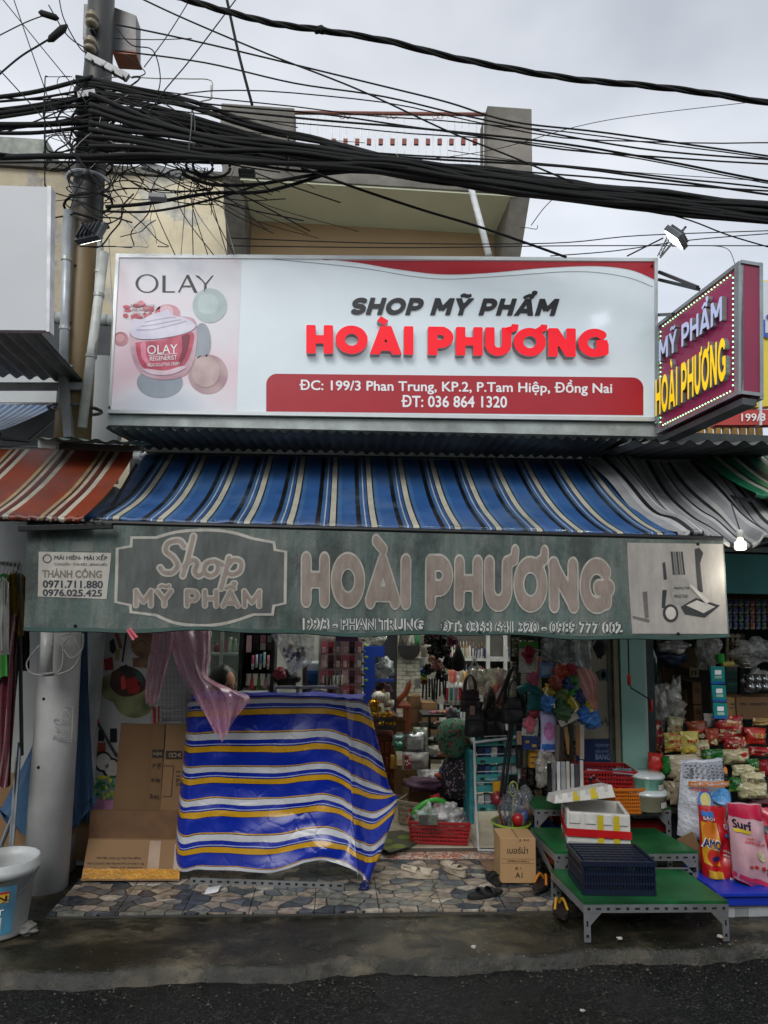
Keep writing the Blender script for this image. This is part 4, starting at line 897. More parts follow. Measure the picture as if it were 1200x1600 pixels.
# ================================================================ BANNER
YN = 3.80
def bw_(p):
    x, z = p.x, p.z; t = (2.14-z)/.58
    return p+V((0, .018*noise.noise(V((x*1.6, z*2.2, 4)))*t+.008*sin(x*5.2+z*3)*t+.006*noise.noise(V((x*6, z*5, 9)))+.012*t*sin(x*2.1), 0))
bn = thing('canvas_banner', 'faded grey green canvas banner hanging below the blue awning', 'banner', P(600, 992, YN))
m, nt, p = base('faded_canvas')
a = ramp(nt, nz(nt, 1.3, 5, .6), ((.3, lin('35453f')), (.5, lin('485954')), (.7, lin('5c726b'))))
st = ramp(nt, nz(nt, 3.5, 8, .7, stretch=(5, 1, .6)), ((.42, 0.0), (.75, .75))); c = mix(nt, st, a, lin('7c7c74'))
st2 = ramp(nt, nz(nt, 2.2, 8, .7, stretch=(2, 1, 1)), ((.48, 0.0), (.62, .8))); c = mix(nt, st2, c, lin('2e3533')); nt.links.new(c, p.inputs['Base Color']); p.inputs['Roughness'].default_value = .6
bump(nt, p, nz(nt, 3.5, 6, .7, stretch=(1.6, 1, 1)), .3, .05); m_can = m
def bsur(u, v):
    x = 42-5*v+(1130+6*v-(42-5*v))*u; y = (817+28*u)*(1-v)+(984+15*u)*v+(2.5*sin(u*17)+1.5*sin(u*41+1))*v
    return bw_(P(x, y, YN))
mb = MB(); mb.sheet(bsur, 150, 26); ob('cloth', mb, m_can, bn, smooth=True)
mb = MB(); mb.sheet(lambda u, v: bsur(u, .965+.035*v)+V((0, -.003, 0)), 150, 2); ob('hem', mb, mat('33524c', .6, dirt=.5), bn, smooth=True)
mb = MB(); mb.tube([bsur(k/30, 1)+V((0, .012, .004)) for k in range(31)], .009, 6); ob('hem_rod', mb, mat('1c1d1e', .5, .3), bn)
mb = MB(); mb.tube([bsur(k/30, 0)+V((0, .012, .012)) for k in range(31)], .016, 8); ob('top_rod', mb, mat('141516', .5, .3), bn)
F1 = pxmap(YN, .0025, bw_); F2 = pxmap(YN, .004, bw_); F3 = pxmap(YN, .0055, bw_); F4 = pxmap(YN, .007, bw_)
def pmat(name, c1, c2, sc_=8, st_=.5):
    m, nt, p = base(name); c = ramp(nt, nz(nt, sc_, 7, .7, stretch=(3, 1, .8)), ((.3, lin(c1)), (.7, lin(c2)))); nt.links.new(c, p.inputs['Base Color']); p.inputs['Roughness'].default_value = .6; return m
m_out = pmat('print_pale', '8f8d84', 'b8b3a8'); m_br = pmat('print_brown', '766a60', '978a80', 9); m_dk = pmat('print_dark', '3e4442', '585d59')
# framed cartouche
fr = spl([(181, 852), (182, 846), (203, 842), (206, 838)], 2)
def cart(k):
    """k shrinks the cartouche"""
    cx, cy = 315, 901; p_ = [(181, 856), (203, 852), (204, 838), (243, 838)]+spl([(243, 838), (275, 829), (318, 826), (360, 829), (398, 840)], 4)[1:]+[(430, 846), (432, 858), (449, 861), (448, 944), (430, 948), (428, 962), (398, 962)]+spl([(398, 962), (358, 975), (318, 980), (275, 976), (243, 963)], 4)[1:]+[(204, 958), (203, 947), (180, 942)]
    return [(cx+(x-cx)*(1-k), cy+(y-cy)*(1-k*1.75)) for x, y in p_]
o_, i_ = cart(0), cart(.035); n = len(o_); 
mb = MB(); 
for k in range(n):
    a, b, c, d = o_[k], o_[(k+1) % n], i_[(k+1) % n], i_[k]
    for s_ in range(4):
        l = lambda p_, q_, t: (p_[0]+(q_[0]-p_[0])*t, p_[1]+(q_[1]-p_[1])*t); mb.add([F1(*l(a, b, s_/4)), F1(*l(a, b, (s_+1)/4)), F1(*l(d, c, (s_+1)/4)), F1(*l(d, c, s_/4))], [(0, 1, 2, 3)])
ob('frame_print', mb, m_out, bn)
ob('panel_print', subd_poly(i_, F1, 12), m_dk, bn)
# script word
scr = [('S', spl([(38, 82), (30, 92), (14, 88), (10, 74), (22, 62), (28, 48), (20, 36), (8, 36), (2, 44)], 5)), ('h', spl([(52, 100), (44, 60), (36, 30)], 3)), ('h', spl([(38, 46), (50, 58), (58, 52), (54, 38), (60, 30), (68, 36)], 4)),
       ('o', spl([(84, 56), (72, 52), (68, 38), (78, 30), (88, 38), (88, 52), (84, 56), (96, 50)], 4)), ('p', spl([(106, 62), (100, 34), (94, 8)], 3)), ('p', spl([(102, 44), (112, 58), (124, 54), (122, 38), (110, 32), (101, 38)], 4))]
def bstroke(S, X, Y_, lvl, f, m, nm, step, wd, sx=1.0, sy=1.0):
    vs, fs = sdf_mesh([([(a*sx, b*sy) for a, b in s_], wd) for s_ in S], wd, step, True, None, lvl)
    mb = MB(); mb.add([f(X+a, Y_-b) for a, b in vs], fs); return ob(nm, mb, m, bn)
Ss = [s_ for k_, s_ in scr]; bstroke(Ss, 249, 926, 2.2, F2, m_out, 'script_lettering', 1.7, 4.0, 1.03, .88); bstroke(Ss, 249, 926, 0, F3, m_br, 'script_lettering', 1.6, 3.0, 1.03, .88)
def bubble(s, box_, t, lvl, m1, m2, gap, sk=0, st=(.04, .04), ins=.12):
    x0, y0, x1, y1 = box_
    for lv, f, m in ((lvl, F2, m1), (0, F3, m2)):
        L, W = caps_text(s, t, gap, rnd=True, lvl=lv, step=st[0], ins=ins)
        for ch, vs, fs in L:
            mb = MB(); mb.add([f(x0+(x1-x0)*a/W, y1-(y1-y0)*b+sk*(a/W-.5)) for a, b in vs], fs); ob('letter_print', mb, m, bn)
bubble('MỸ PHẨM', (211, 921, 408, 949), .20, .08, m_out, m_br, .2, 1, ins=.1)
bubble('HOÀI PHƯƠNG', (472, 869, 954, 952), .26, .04, m_out, m_br, .1, 10, st=(.035, .035), ins=.13)
m_txt = pmat('print_text', 'b4b6b2', 'ccccc6')
for s_, b_, sk in (('199/3 - PHAN TRUNG', (471, 966, 663, 985), 1), ('ĐT: 0368 641 320 - 0989 777 002', (689, 970, 972, 989), 2)):
    ob('line_print', conform(*txt(s_, .075), b_, F2, 16, sk), m_txt, bn); ob('line_print', conform(*txt(s_, -.001), b_, F3, 16, sk), pmat('print_ink', '33403d', '4a504c'), bn)
# installer's plate
ob('plate_print', subd_poly([(61, 862), (174, 864), (168, 936), (59, 932)], F1, 12), pmat('print_plate', '9a978d', 'b8b4aa', 5), bn)
ob('plate_print', subd_poly([(112, 846), (147, 846), (146, 862), (111, 862)], F1, 12), pmat('print_patch', '59615c', '6a6f6a', 5), bn)
ik = mat('2b2f38', .6, bmp=0)
for s_, b_, o_f in (('MÁI HIÊN- MÁI XẾP', (85, 865, 168, 875), .02), ('CUACUỐN - CỬA KÉO - BẢNG HIỆU', (85, 878, 168, 885), .012), ('0971.711.880', (67, 907, 162, 919), .03), ('0976.025.425', (67, 921, 161, 932), .03)): ob('line_print', conform(*txt(s_, o_f), b_, F2, 16, 1), ik, bn)
ob('line_print', conform(*txt('THÀNH CÔNG', .03), (66, 888, 160, 903), F2, 16, 1), mat('6f675f', .6, bmp=0), bn)
ob('emblem_print', strip(*[[(a, b) for a, b in q_] for q_ in ringq(74, 873, 7, 7, 1.6, 1.6, 16)], F2), ik, bn)
# pale photo of make-up brushes at the right end
m_ph = pmat('print_photo', '85807a', 'aba69e', 3)
ob('photo_print', subd_poly([(979, 848), (1128, 850), (1133, 990), (987, 990)], F1, 14), m_ph, bn)
dk = mat('2b2c2e', .6, bmp=0); md = mat('5c5b58', .6, bmp=0); lt = mat('b5b1a8', .6, bmp=0)
for i in range(5): ob('print_brush', subd_poly([(1047+i*4, 862), (1050+i*4, 862), (1053+i*4, 898), (1050+i*4, 898)], F2, 12), dk if i % 2 == 0 else md, bn)
for pts in ([(1034, 880), (1038, 878), (1041, 905), (1036, 906)], [(1034, 922), (1041, 922), (1038, 950), (1033, 950)], [(1085, 858), (1092, 856), (1098, 864), (1093, 880), (1096, 925), (1088, 926), (1086, 885)], [(1062, 948), (1085, 934), (1122, 946), (1098, 965), (1068, 960)]): ob('print_item', subd_poly(pts, F2, 12), dk, bn)
ob('print_disc', subd_poly(ellipse(1062, 922, 15, 22, 20), F2, 12), mat('8f8c86', .5, bmp=0), bn)
ob('print_disc', subd_poly(ellipse(1046, 958, 12, 14, 18), F3, 12), dk, bn); ob('print_disc', subd_poly(ellipse(1046, 958, 8, 10, 18), F4, 12), lt, bn)
ob('print_item', subd_poly([(1070, 946), (1086, 938), (1114, 948), (1096, 958)], F3, 12), lt, bn)
ob('print_item', subd_poly([(1074, 915), (1078, 913), (1106, 940), (1100, 944)], F4, 12), lt, bn)
ob('print_item', subd_poly([(1004, 925), (1011, 924), (1013, 965), (1007, 966)], F2, 12), md, bn)
ob('print_item', subd_poly([(988, 962), (1014, 968), (1013, 973), (988, 966)], F2, 12), md, bn)
ob('line_print', conform(*txt('MAXFACTOR', .02), (1052, 917, 1075, 921), F3, 16), dk, bn)
ob('line_print', conform(*txt('MIRACLE TOUCH', .02), (1052, 929, 1073, 934), F3, 16), dk, bn)
for x, y in ((120, 978), (751, 988), (1057, 990), (1090, 850)):
    c = F3(x, y); mb = MB(); mb.tube([c, c+V((0, .01, 0))], .009, 10); ob('eyelet', mb, mat('23201e', .4, .5), bn)
cl = thing('clothes_peg', 'pink plastic clothes peg hanging from the banner hem', 'peg', P(207, 990, YN-.03))
for a, b in (((199, 984), (209, 1000)), ((203, 982), (214, 996))): mb = MB(); mb.bar(P(*a, YN-.03), P(*b, YN-.03), .01, .012); ob('leg', mb, mat('c9606c', .4), cl, bev=.002)
# ================================================================ OVERHEAD CABLES
m_cab = mat('08090a', .85, var=.3, bmp=0); m_cabg = mat('2a2c2e', .5, bmp=0); m_cabw = mat('a8a89c', .5, bmp=0)
def cable(pts, Y, wpx, label, group=None, m=None, wob=0, n=6, seg=6, cat='cable'):
    Ys = Y if isinstance(Y, (list, tuple)) else [Y]*len(pts)
    if len(Ys) == 2 and len(pts) > 2: Ys = [Ys[0]+(Ys[1]-Ys[0])*i/(len(pts)-1) for i in range(len(pts))]
    w3 = [P(a, b, y) for (a, b), y in zip(pts, Ys)]
    if len(w3) > 2: w3 = cat_spline(w3, seg)
    else: w3 = [w3[0].lerp(w3[1], i/12) for i in range(13)]
    s_ = R.random()*50
    if wob: w3 = [q+V((0, noise.noise(V((q.x*1.3, s_, 1)))*wob, noise.noise(V((q.x*1.7, s_, 5)))*wob)) for q in w3]
    mb = MB(); mb.tube(w3, wpx/2/ppm(sum(Ys)/len(Ys)), n); return solo('cable', label, cat, mb, m or m_cab, group, smooth=True)
tw = cat_spline([P(a, b, 3.3) for a, b in [(255, -12), (300, 2), (365, 21), (430, 37), (500, 47), (600, 63), (700, 88), (800, 108), (900, 124), (1000, 133), (1100, 145), (1215, 163)]], 10)
mb = MB()
for k in range(3): mb.tube([q+V((0, .009*cos(i*.33+k*2.09), .009*sin(i*.33+k*2.09))) for i, q in enumerate(tw)], .009, 6)
mb.blob(P(500, 47, 3.3), (.035, .02, .018), 3, .3); solo('cable', 'thick twisted black cable crossing the top of the sky', 'cable', mb, m_cab, smooth=True)
for pts, Y, w_, lb in [
    ([(180, 38), (330, 70), (600, 135), (700, 160), (800, 190), (950, 208), (1215, 246)], (4.4, 3.6), 3.2, 'upper black wire running right from the top insulator'),
    ([(180, 79), (320, 98), (460, 130), (600, 151), (760, 188), (1000, 232), (1215, 250)], (4.4, 3.6), 3, 'black wire running right from the lower insulator'),
    ([(215, -5), (290, 30), (420, 85), (560, 140), (700, 205), (800, 245), (895, 285)], (4.2, 3.7), 3, 'black wire slanting down from the top left across the sky'),
    ([(353, -8), (372, 80), (394, 164)], 3.6, 5, 'straight thick black cable dropping to the left balcony pillar'),
    ([(374, -8), (300, 90), (240, 165), (170, 290)], 4.0, 2, 'thin wire slanting from the top towards the pole'),
    ([(300, -6), (262, 55), (225, 105)], 4.0, 1.6, 'short thin wire right of the rusty junction box'),
    ([(430, 205), (480, 216), (600, 250), (760, 236), (900, 198), (1000, 180), (1170, 160)], 5.0, 1.2, 'hair thin wire rising to the right in front of the clouds'),
    ([(285, 272), (330, 288), (400, 288), (480, 275), (560, 267), (640, 262)], 4.1, 6, 'black cable sagging from the grey joint block'),
    ([(165, 323), (230, 318), (330, 302), (420, 298), (540, 262)], 4.2, 6, 'black cable leaving the pole above the sign'),
    ([(160, 330), (240, 330), (330, 312), (400, 290)], 4.2, 4, 'second black cable leaving the pole above the sign'),
    ([(470, 262), (560, 295), (660, 328), (760, 358), (885, 402)], (4.0, 4.3), 4.5, 'thick wire falling to the right behind the sign top'),
    ([(360, 372), (600, 380), (860, 380), (1000, 368), (1215, 360)], 4.8, 1.8, 'thin wire just above the wide sign'),
    ([(360, 384), (640, 387), (900, 384), (1215, 384)], 4.8, 1.8, 'thin wire resting near the sign top edge'),
    ([(860, 400), (960, 392), (1080, 375), (1215, 364)], 4.8, 1.8, 'thin wire rising right from the sign corner'),
    ([(1020, 328), (1080, 345), (1140, 368), (1215, 390)], 3.9, 2.5, 'wire hanging below the thick bundle at the right'),
    ([(1050, 385), (1110, 384), (1138, 390), (1148, 412)], 3.8, 1.2, 'thin loop of wire falling to the magenta sign'),
    ([(980, 400), (1010, 385), (1036, 372)], 4.0, 2.5, 'short feed wire of the right floodlight'),
    ([(812, 356), (824, 356), (838, 358), (840, 352)], 4.5, 1.2, 'curled loose wire end beside the balcony'),
    ([(-10, 124), (30, 90), (62, 70), (95, 50)], 4.2, 3, 'wire rising right to a black splice at the upper left'),
    ([(-10, 60), (40, 35), (75, 22)], 4.2, 2, 'short wire to the upper splice at the left edge'),
    ([(0, 246), (100, 244), (200, 248), (300, 246), (420, 248), (560, 262)], 4.15, 10, 'heavy black cable crossing the old house wall'),
    ([(0, 254), (120, 253), (240, 254), (360, 250)], 4.1, 4, 'black cable just under the heavy one on the house wall'),
    ([(20, -5), (60, 110), (95, 200), (160, 300)], 4.1, 1.8, 'thin wire slanting down from the top left corner'),
    ([(0, 110), (50, 165), (110, 235), (180, 315)], 4.0, 2, 'pale wire crossing in front of the pole'),
    ([(5, 0), (70, 80), (140, 165)], 4.1, 1.6, 'thin wire from the corner to the pole clamp'),
    ([(92, -5), (100, 30), (125, 75), (142, 85)], 4.3, 2, 'looping wire beside the upper insulator'),
    ([(76, 8), (105, 55), (138, 78)], 4.2, 2, 'drooping wire between splice and insulator'),
    ([(700, 235), (900, 262), (1215, 284)], 4.0, 1.3, 'faint thin wire above the thick bundle'),
    ([(830, 352), (850, 325), (875, 300)], 4.0, 1.6, 'short oblique wire touching the balcony corner')]:
    cable(pts, Y, w_, lb)
cable([(178, 60), (240, 62), (300, 60)], 4.3, 1.6, 'short wire behind the junction box')
cable([(195, 85), (225, 110), (222, 118), (205, 122)], 4.3, 1.8, 'wire tail drooping below the junction box')
cable([(180, 40), (205, 70), (238, 78), (250, 115), (246, 145), (228, 158)], 4.3, 2, 'big wire loop right of the junction box')
mb = MB(); mb.lathe([(.004, -.09), (.022, -.06), (.024, .05), (.006, .09)], P(90, 52, 4.2), 10, rot=Euler((0, radians(40), 0)).to_matrix()); solo('cable_splice', 'black cone shaped cable splice left of the pole', 'splice', mb, m_cab, smooth=True)
mb = MB(); mb.lathe([(.004, -.07), (.02, -.05), (.02, .05), (.006, .07)], P(76, 24, 4.2), 10, rot=Euler((0, radians(105), 0)).to_matrix()); solo('cable_splice', 'small black cable splice at the upper left', 'splice', mb, m_cab, smooth=True)
# middle group of separate wires
for i, (a, m_, b) in enumerate([(182, 205, 250), (190, 232, 258), (197, 222, 287), (204, 226, 291), (240, 255, 297), (244, 262, 305), (160, 212, 223), (248, 270, 300)]):
    cable([(158, 128+i*9), (330, a-30+i*2), (600, a), (880, m_+R.random()*4), (1220, b)], (4.2, 3.7), 2.2+.8*(i % 3), 'black service wire strung between the thick bundle and the sky', 'parallel service wires', wob=.01)
# the thick bundle
for i in range(26):
    k = (i-12.5)/12.5; j = R.uniform(-3, 3); st = 128+i*4.8
    cable([(120, st-4+j), (180, st+3+j), (300, 205+k*46+j), (400, 226+k*32+j), (500, 243+k*24), (600, 256+k*15), (800, 287+k*14), (1000, 311+k*13), (1240, 338+k*13)], (4.4, 3.7), R.choice([5, 6, 7, 8, 6.5]), 'one of the black cables bundled into a thick sagging rope', 'cables of the thick bundle', wob=.035)
for i in range(8):
    k = (i-3.5)/3.5
    cable([(140, 196+k*46), (220, 212+k*30), (380, 236+k*20+R.uniform(-4, 4)), (600, 256+k*10), (800, 287+k*11), (1000, 311+k*10), (1240, 338+k*9)], (4.0, 3.72), 8.5, 'one of the black cables bundled into a thick sagging rope', 'cables of the thick bundle', wob=.03)
for i, (a, b, w_) in enumerate([(152, 120, 9), (160, 138, 5), (172, 145, 6), (180, 150, 10), (188, 160, 7), (196, 190, 12), (202, 178, 6), (208, 196, 8), (150, 148, 3), (168, 165, 4), (214, 150, 3), (240, 246, 6)]):
    cable([(-15, a), (60, (a+b)/2+4), (145, b)], (4.1, 4.35), w_*.8, 'black cable arriving at the pole from the left edge', 'cables arriving from the left', wob=.02)
# tangle around the pole
for i in range(62):
    x, y = R.uniform(95, 250), R.uniform(140, 360); pts = [(x, y)]
    a = R.uniform(0, 6.28); st = R.uniform(14, 46)
    for k in range(R.choice([4, 5, 6, 7])): a += R.uniform(-.8, .9); x += st*cos(a)*1.2; y += st*sin(a)*.8; x = min(max(x, 70), 330); y = min(max(y, 120), 385); pts.append((x, y))
    c_ = i % 9 == 0; cable(pts, R.uniform(4.15, 4.4), R.choice([1.2, 1.6, 2, 2.6]), 'loose pale wire looped in the tangle round the pole' if c_ else 'loose black wire looped in the tangle round the pole', 'pale tangled wires' if c_ else 'black tangled wires', m_cabw if c_ else m_cab, n=5, seg=4, cat='wire')
for i in range(26):
    x0 = R.uniform(150, 260); y0 = R.uniform(150, 260); x1 = x0+R.uniform(120, 380); y1 = y0+R.uniform(20, 150)
    cable([(x0, y0), ((x0+x1)/2, (y0+y1)/2+R.uniform(-20, 40)), (x1, min(y1, 392))], R.uniform(4.05, 4.4), R.choice([1.2, 1.8, 2.4]), 'thin black wire criss crossing right of the pole', 'criss crossing wires', n=5, cat='wire')
for i in range(9):
    x0 = R.uniform(240, 370); cable([(x0, 262), (x0+R.uniform(-25, 25), 300+R.uniform(0, 30)), (x0+R.uniform(-40, 60), 398)], R.uniform(4.1, 4.4), 1.6, 'slack thin wire dangling to the sign top', 'dangling wires', m_cabw if i % 3 == 0 else m_cab, n=5, cat='wire')
for i in range(16):  # turns wound on the pole
    y = 150+i*13+R.uniform(-4, 4); r = (26+(y-150)*.02+R.uniform(2, 7))/ppm(YP); c = P(158-y*.062, y, YP); t0 = R.random()*6
    mb = MB(); mb.tube([c+V((r*cos(t*pi/8), r*sin(t*pi/8), .05*sin(t*pi/8+t0))) for t in range(17)], R.choice([.004, .006, .009]), 5, False); solo('cable_turn', 'black cable turn wound round the pole shaft', 'cable', mb, m_cab, 'cable turns on the pole', smooth=True)
for x, w_ in ((330, 14), (311, 10)):
    c = P(x, 258, 4.1); mb = MB(); mb.tube([c+V((w_/ppm(4.1)*2.2*cos(t*pi/8), .01*t/8, w_/ppm(4.1)*1.4*sin(t*pi/8))) for t in range(17)], .009, 6); solo('cable_coil', 'coiled black cable loop of %s size under the bundle' % ('large' if w_ == 14 else 'small'), 'coil', mb, m_cab, smooth=True)
for i, (x, y, r_) in enumerate([(300, 208, 40), (450, 238, 28), (620, 260, 20), (760, 281, 17), (905, 299, 16), (1060, 318, 15)]):
    c = P(x, y, 3.95); k = r_/ppm(3.95); mb = MB(); mb.tube([c+V((.006*sin(t), .05*cos(t*pi/8), k*sin(t*pi/8))) for t in range(17)], .004, 5); solo('cable_tie', '%s tie strapped round the thick cable bundle' % ['leftmost pale', 'second pale', 'third pale', 'fourth pale', 'fifth pale', 'rightmost pale'][i], 'tie', mb, m_cab if i % 2 else mat('5a5c5c', .6, bmp=0))
for i, (x, y) in enumerate([(232, 300), (372, 262)]): solo('splice_box', ['small grey splice box below the joint block', 'black splice box under the bundle by the balcony'][i], 'box', pbox(x, y, x+26, y+9, 4.0, .05), mat('6a6c6e' if i == 0 else '151617', .5), bev=.006)
mb = MB(); mb.tube([P(735, 290, 6.9), P(764, 400, 6.6)], .035, 10); solo('drain_pipe', 'slanting white plastic pipe under the balcony', 'pipe', mb, mat('bfc3c3', .4), smooth=True)
mb = MB(); mb.tube([P(170, 372, 4.3), P(176, 500, 4.3), P(168, 640, 4.3)], .004, 5); solo('cable', 'thin pale wire hanging down along the left sign edge', 'cable', mb, m_cabw)
# cable loop on the pole foot
for i, pts in enumerate([[(62, 1008), (42, 1035), (50, 1052), (80, 1055), (112, 1045), (126, 1020), (112, 995), (95, 1010)], [(70, 1056), (95, 1046), (98, 1010), (92, 995), (110, 990)], [(100, 1015), (112, 1028), (128, 1015), (130, 990)]]):
    cable(pts, 4.3, 2.6, ['long grey cable loop hanging on the white pole foot', 'inner grey cable loop on the white pole foot', 'short grey cable tail on the white pole foot'][i], None, mat('8d8f8c', .5, bmp=0))
mb = MB(); mb.tube([P(74, 985, 4.28), P(72, 1050, 4.28)], 9/ppm(4.28), 12); solo('conduit_pipe', 'short white conduit stub on the white pole foot', 'pipe', mb, mat('a9aba8', .4, bmp=0), smooth=True)
# ================================================================ LEFT SIDE THINGS
# folded parasol behind the pole
um = thing('folded_parasol', 'folded dark blue parasol leaning behind the white pole foot', 'parasol', P(70, 1330, 4.85))
m_um = mat('2a4a68', .7, var=.2, scale=5, bmp=.2)
def para(y0, x0, y1, x1, r0, r1, nf, nm, seed):
    mb = MB(); a, b = P(x0, y0, 4.8), P(x1, y1, 4.8); n = 40; vs = []
    for j in range(17):
        t = j/16; c = a.lerp(b, t); r = (r0+(r1-r0)*t**1.2)
        for k in range(n):
            an = 2*pi*k/n; q = r*(1+.32*t*cos(nf*an+seed)+.05*noise.noise(V((an, t*4, seed)))); vs.append(c+V((q*cos(an), .35*q*sin(an), (.09*t*t*cos(nf*an+seed) if j == 16 else 0))))
    mb.add(vs, [(j*n+k, (j+1)*n+k, (j+1)*n+(k+1) % n, j*n+(k+1) % n) for j in range(16) for k in range(n)]); ob(nm, mb, m_um, um, smooth=True)
para(985, 128, 1282, 68, .03, .24, 8, 'canopy', 1); para(985, 132, 1268, 118, .02, .10, 6, 'canopy_flap', 4)
mb = MB(); mb.tube([P(30, 1160, 4.5), P(16, 1345, 4.35)], .016, 10); ob('pole', mb, mat('8b8f92', .3, .8), um)
mb = MB(); mb.tube([P(22, 1270, 4.6), P(-8, 1345, 4.4)], .014, 8); ob('pole', mb, mat('6f7376', .35, .8), um)
# bucket
YBk = 3.98; bc = G(12, 1455, -.02)+V((-.045, 0, 0)); bk = thing('paint_bucket', 'dirty white paint bucket with a blue label at the left edge', 'bucket', bc)
rt, rb_ = .165, .125; Hh = .37
mb = MB(); mb.lathe([(.0, .0), (rb_, .0), (rb_+.004, .01), (rt-.01, Hh-.07), (rt+.01, Hh-.065), (rt+.01, Hh-.03), (rt, Hh-.025), (rt+.004, Hh), (rt-.008, Hh), (rt-.016, Hh-.05), (rb_-.01, .02), (0, .02)], bc, 40); ob('body', mb, mat('b4b8b8', .4, var=.08, scale=6, dirt=.7, dcol='6b675c'), bk, smooth=True)
def wrapc(c, r0, r1, z0, z1, a0, a1, n=16, extra=.0015): mb = MB(); mb.sheet(lambda u, v: c+V(((r0+(r1-r0)*v+extra)*sin(a0+(a1-a0)*u), -(r0+(r1-r0)*v+extra)*cos(a0+(a1-a0)*u), z0+(z1-z0)*v)), n, 4); return mb
def rz(z): return rb_+.004+(rt-.014-rb_)*(z-.01)/(Hh-.08)
ob('label', wrapc(bc, rz(.03), rz(.27), .03, .27, -.9, .85), mat('4f8fae', .4, var=.2, scale=10, dirt=.5), bk, smooth=True)
ob('label_band', wrapc(bc, rz(.19), rz(.245), .19, .245, -.9, .62, extra=.003), mat('c9a23c', .4, var=.1), bk, smooth=True)
ob('label_band', wrapc(bc, rz(.235), rz(.245), .235, .245, -.9, .62, extra=.004), mat('b02a2a', .4, var=.1), bk, smooth=True)
def cyltext(s_, z0, z1, a0, a1, m, par, c, rf, off=.02):
    vs, fs = txt(s_, off); x0, y0, x1, y1 = rng(vs); mb = MB()
    for a, b in vs:
        an = a0+(a1-a0)*(a-x0)/(x1-x0); z = z0+(z1-z0)*(b-y0)/(y1-y0); r_ = rf(z)+.005; mb.v.append(tuple(c+V((r_*sin(an), -r_*cos(an), z))))
    mb.f = fs; ob('lettering', mb, m, par)
cyltext('SATUN', .198, .228, -.75, .56, m_blk, bk, bc, rz); cyltext('FAST', .13, .16, -.3, .5, m_wh, bk, bc, rz)
ob('label_figure', wrapc(bc, rz(.05), rz(.12), .05, .12, .1, .45, extra=.003), mat('c9ced0', .4, var=.2, dirt=.4), bk, smooth=True)
mb = MB(); mb.tube([bc+V(((rt+.012)*cos(t), -(rt+.012)*abs(sin(t))-.0, Hh-.05-.13*sin(t))) for t in [pi*k/16 for k in range(17)]], .003, 5); ob('handle', mb, mat('4a4c4e', .4, .6), bk)
mb = MB(); mb.lathe([(.0, 0), (.19, 0), (.12, -.0), (.17, .03), (.2, .05), (.0, .05)], bc+V((-.2, -.25, -.09)), 20); 
# clothes rack at the far left
cr_ = thing('clothes_rail', 'metal clothes rail with black hooks at the left edge', 'rail', P(20, 880, 4.2))
mb = MB(); mb.tube([P(-60, 874, 4.2), P(34, 884, 4.3)], .012, 8); ob('rail', mb, mat('a0a2a4', .3, .7), cr_)
mb = MB(); mb.tube([P(30, 884, 4.3), P(34, 1180, 4.5)], .012, 8); ob('post', mb, mat('4c4e50', .4, .5), cr_)
for i in range(6):
    c = P(0+i*6, 882, 4.22); mb = MB(); mb.tube([c+V((0, 0, .02)), c+V((.01, 0, -.0)), c+V((0, 0, -.05))], .004, 5); ob('hook', mb, mat('b4b6b4', .4), cr_)
def plaid(c1, c2, c3, sx=26, sz=20):
    m, nt, p = base('plaid'); g = N(nt, 'ShaderNodeNewGeometry'); s = N(nt, 'ShaderNodeSeparateXYZ'); nt.links.new(g.outputs['Position'], s.inputs[0]); o = []
    for ax_, k in ((0, sx), (2, sz)):
        a = N(nt, 'ShaderNodeMath', operation='MULTIPLY'); nt.links.new(s.outputs[ax_], a.inputs[0]); a.inputs[1].default_value = k
        f = N(nt, 'ShaderNodeMath', operation='FRACT'); nt.links.new(a.outputs[0], f.inputs[0]); o.append(ramp(nt, f.outputs[0], ((0, 0.0), (.5, 1.0), (.62, 0.3), (.7, 0.0)), True))
    c = mix(nt, o[0], lin(c1), lin(c2)); c = mix(nt, .5, c, mix(nt, o[1], lin(c1), lin(c3))); nt.links.new(c, p.inputs['Base Color']); p.inputs['Roughness'].default_value = .8; return m
def garment(x0, x1, y0, y1, Y, m, label, seed=0, slant=0):
    mb = MB()
    def f(u, v, s_=1):
        x = x0+(x1-x0)*u-slant*v; y = y0+(y1-y0)*v+4*sin(u*9+seed); p_ = P(x, y, Y); return p_+V((0, s_*(.02+.015*sin(u*15+seed)+.02*noise.noise(V((u*4, v*3, seed)))), 0))
    mb.sheet(lambda u, v: f(u, v, -1), 16, 24); mb.sheet(lambda u, v: f(u, v, 1), 16, 24); mb.uv = None; return solo('garment', label, 'clothing', mb, m, 'clothes hanging at the left edge', smooth=True)
garment(2, 26, 960, 1228, 4.3, plaid('5a1e2c', 'b8a8a0', '2a2226'), 'red and white plaid garment hanging at the left edge', 1, 12)
garment(12, 36, 965, 1215, 4.4, plaid('22242a', '6b6f6a', '8a4a56', 30, 24), 'dark grey plaid garment behind the red plaid one', 2, 22)
garment(-20, 12, 900, 1060, 4.25, mat('3f8a3e', .8), 'bright green garment at the top left of the clothes rail', 3)
garment(2, 10, 905, 1020, 4.18, mat('bdbdb8', .8), 'white garment beside the green one on the clothes rail', 5)
garment(14, 34, 895, 990, 4.35, mat('8a6f1e', .8), 'mustard garment on the clothes rail', 6)
garment(20, 44, 900, 1045, 4.5, mat('141517', .8), 'black garment on the clothes rail', 7)
garment(-25, 6, 1000, 1150, 4.5, mat('5c1f26', .8), 'dark red garment low on the clothes rail', 8)
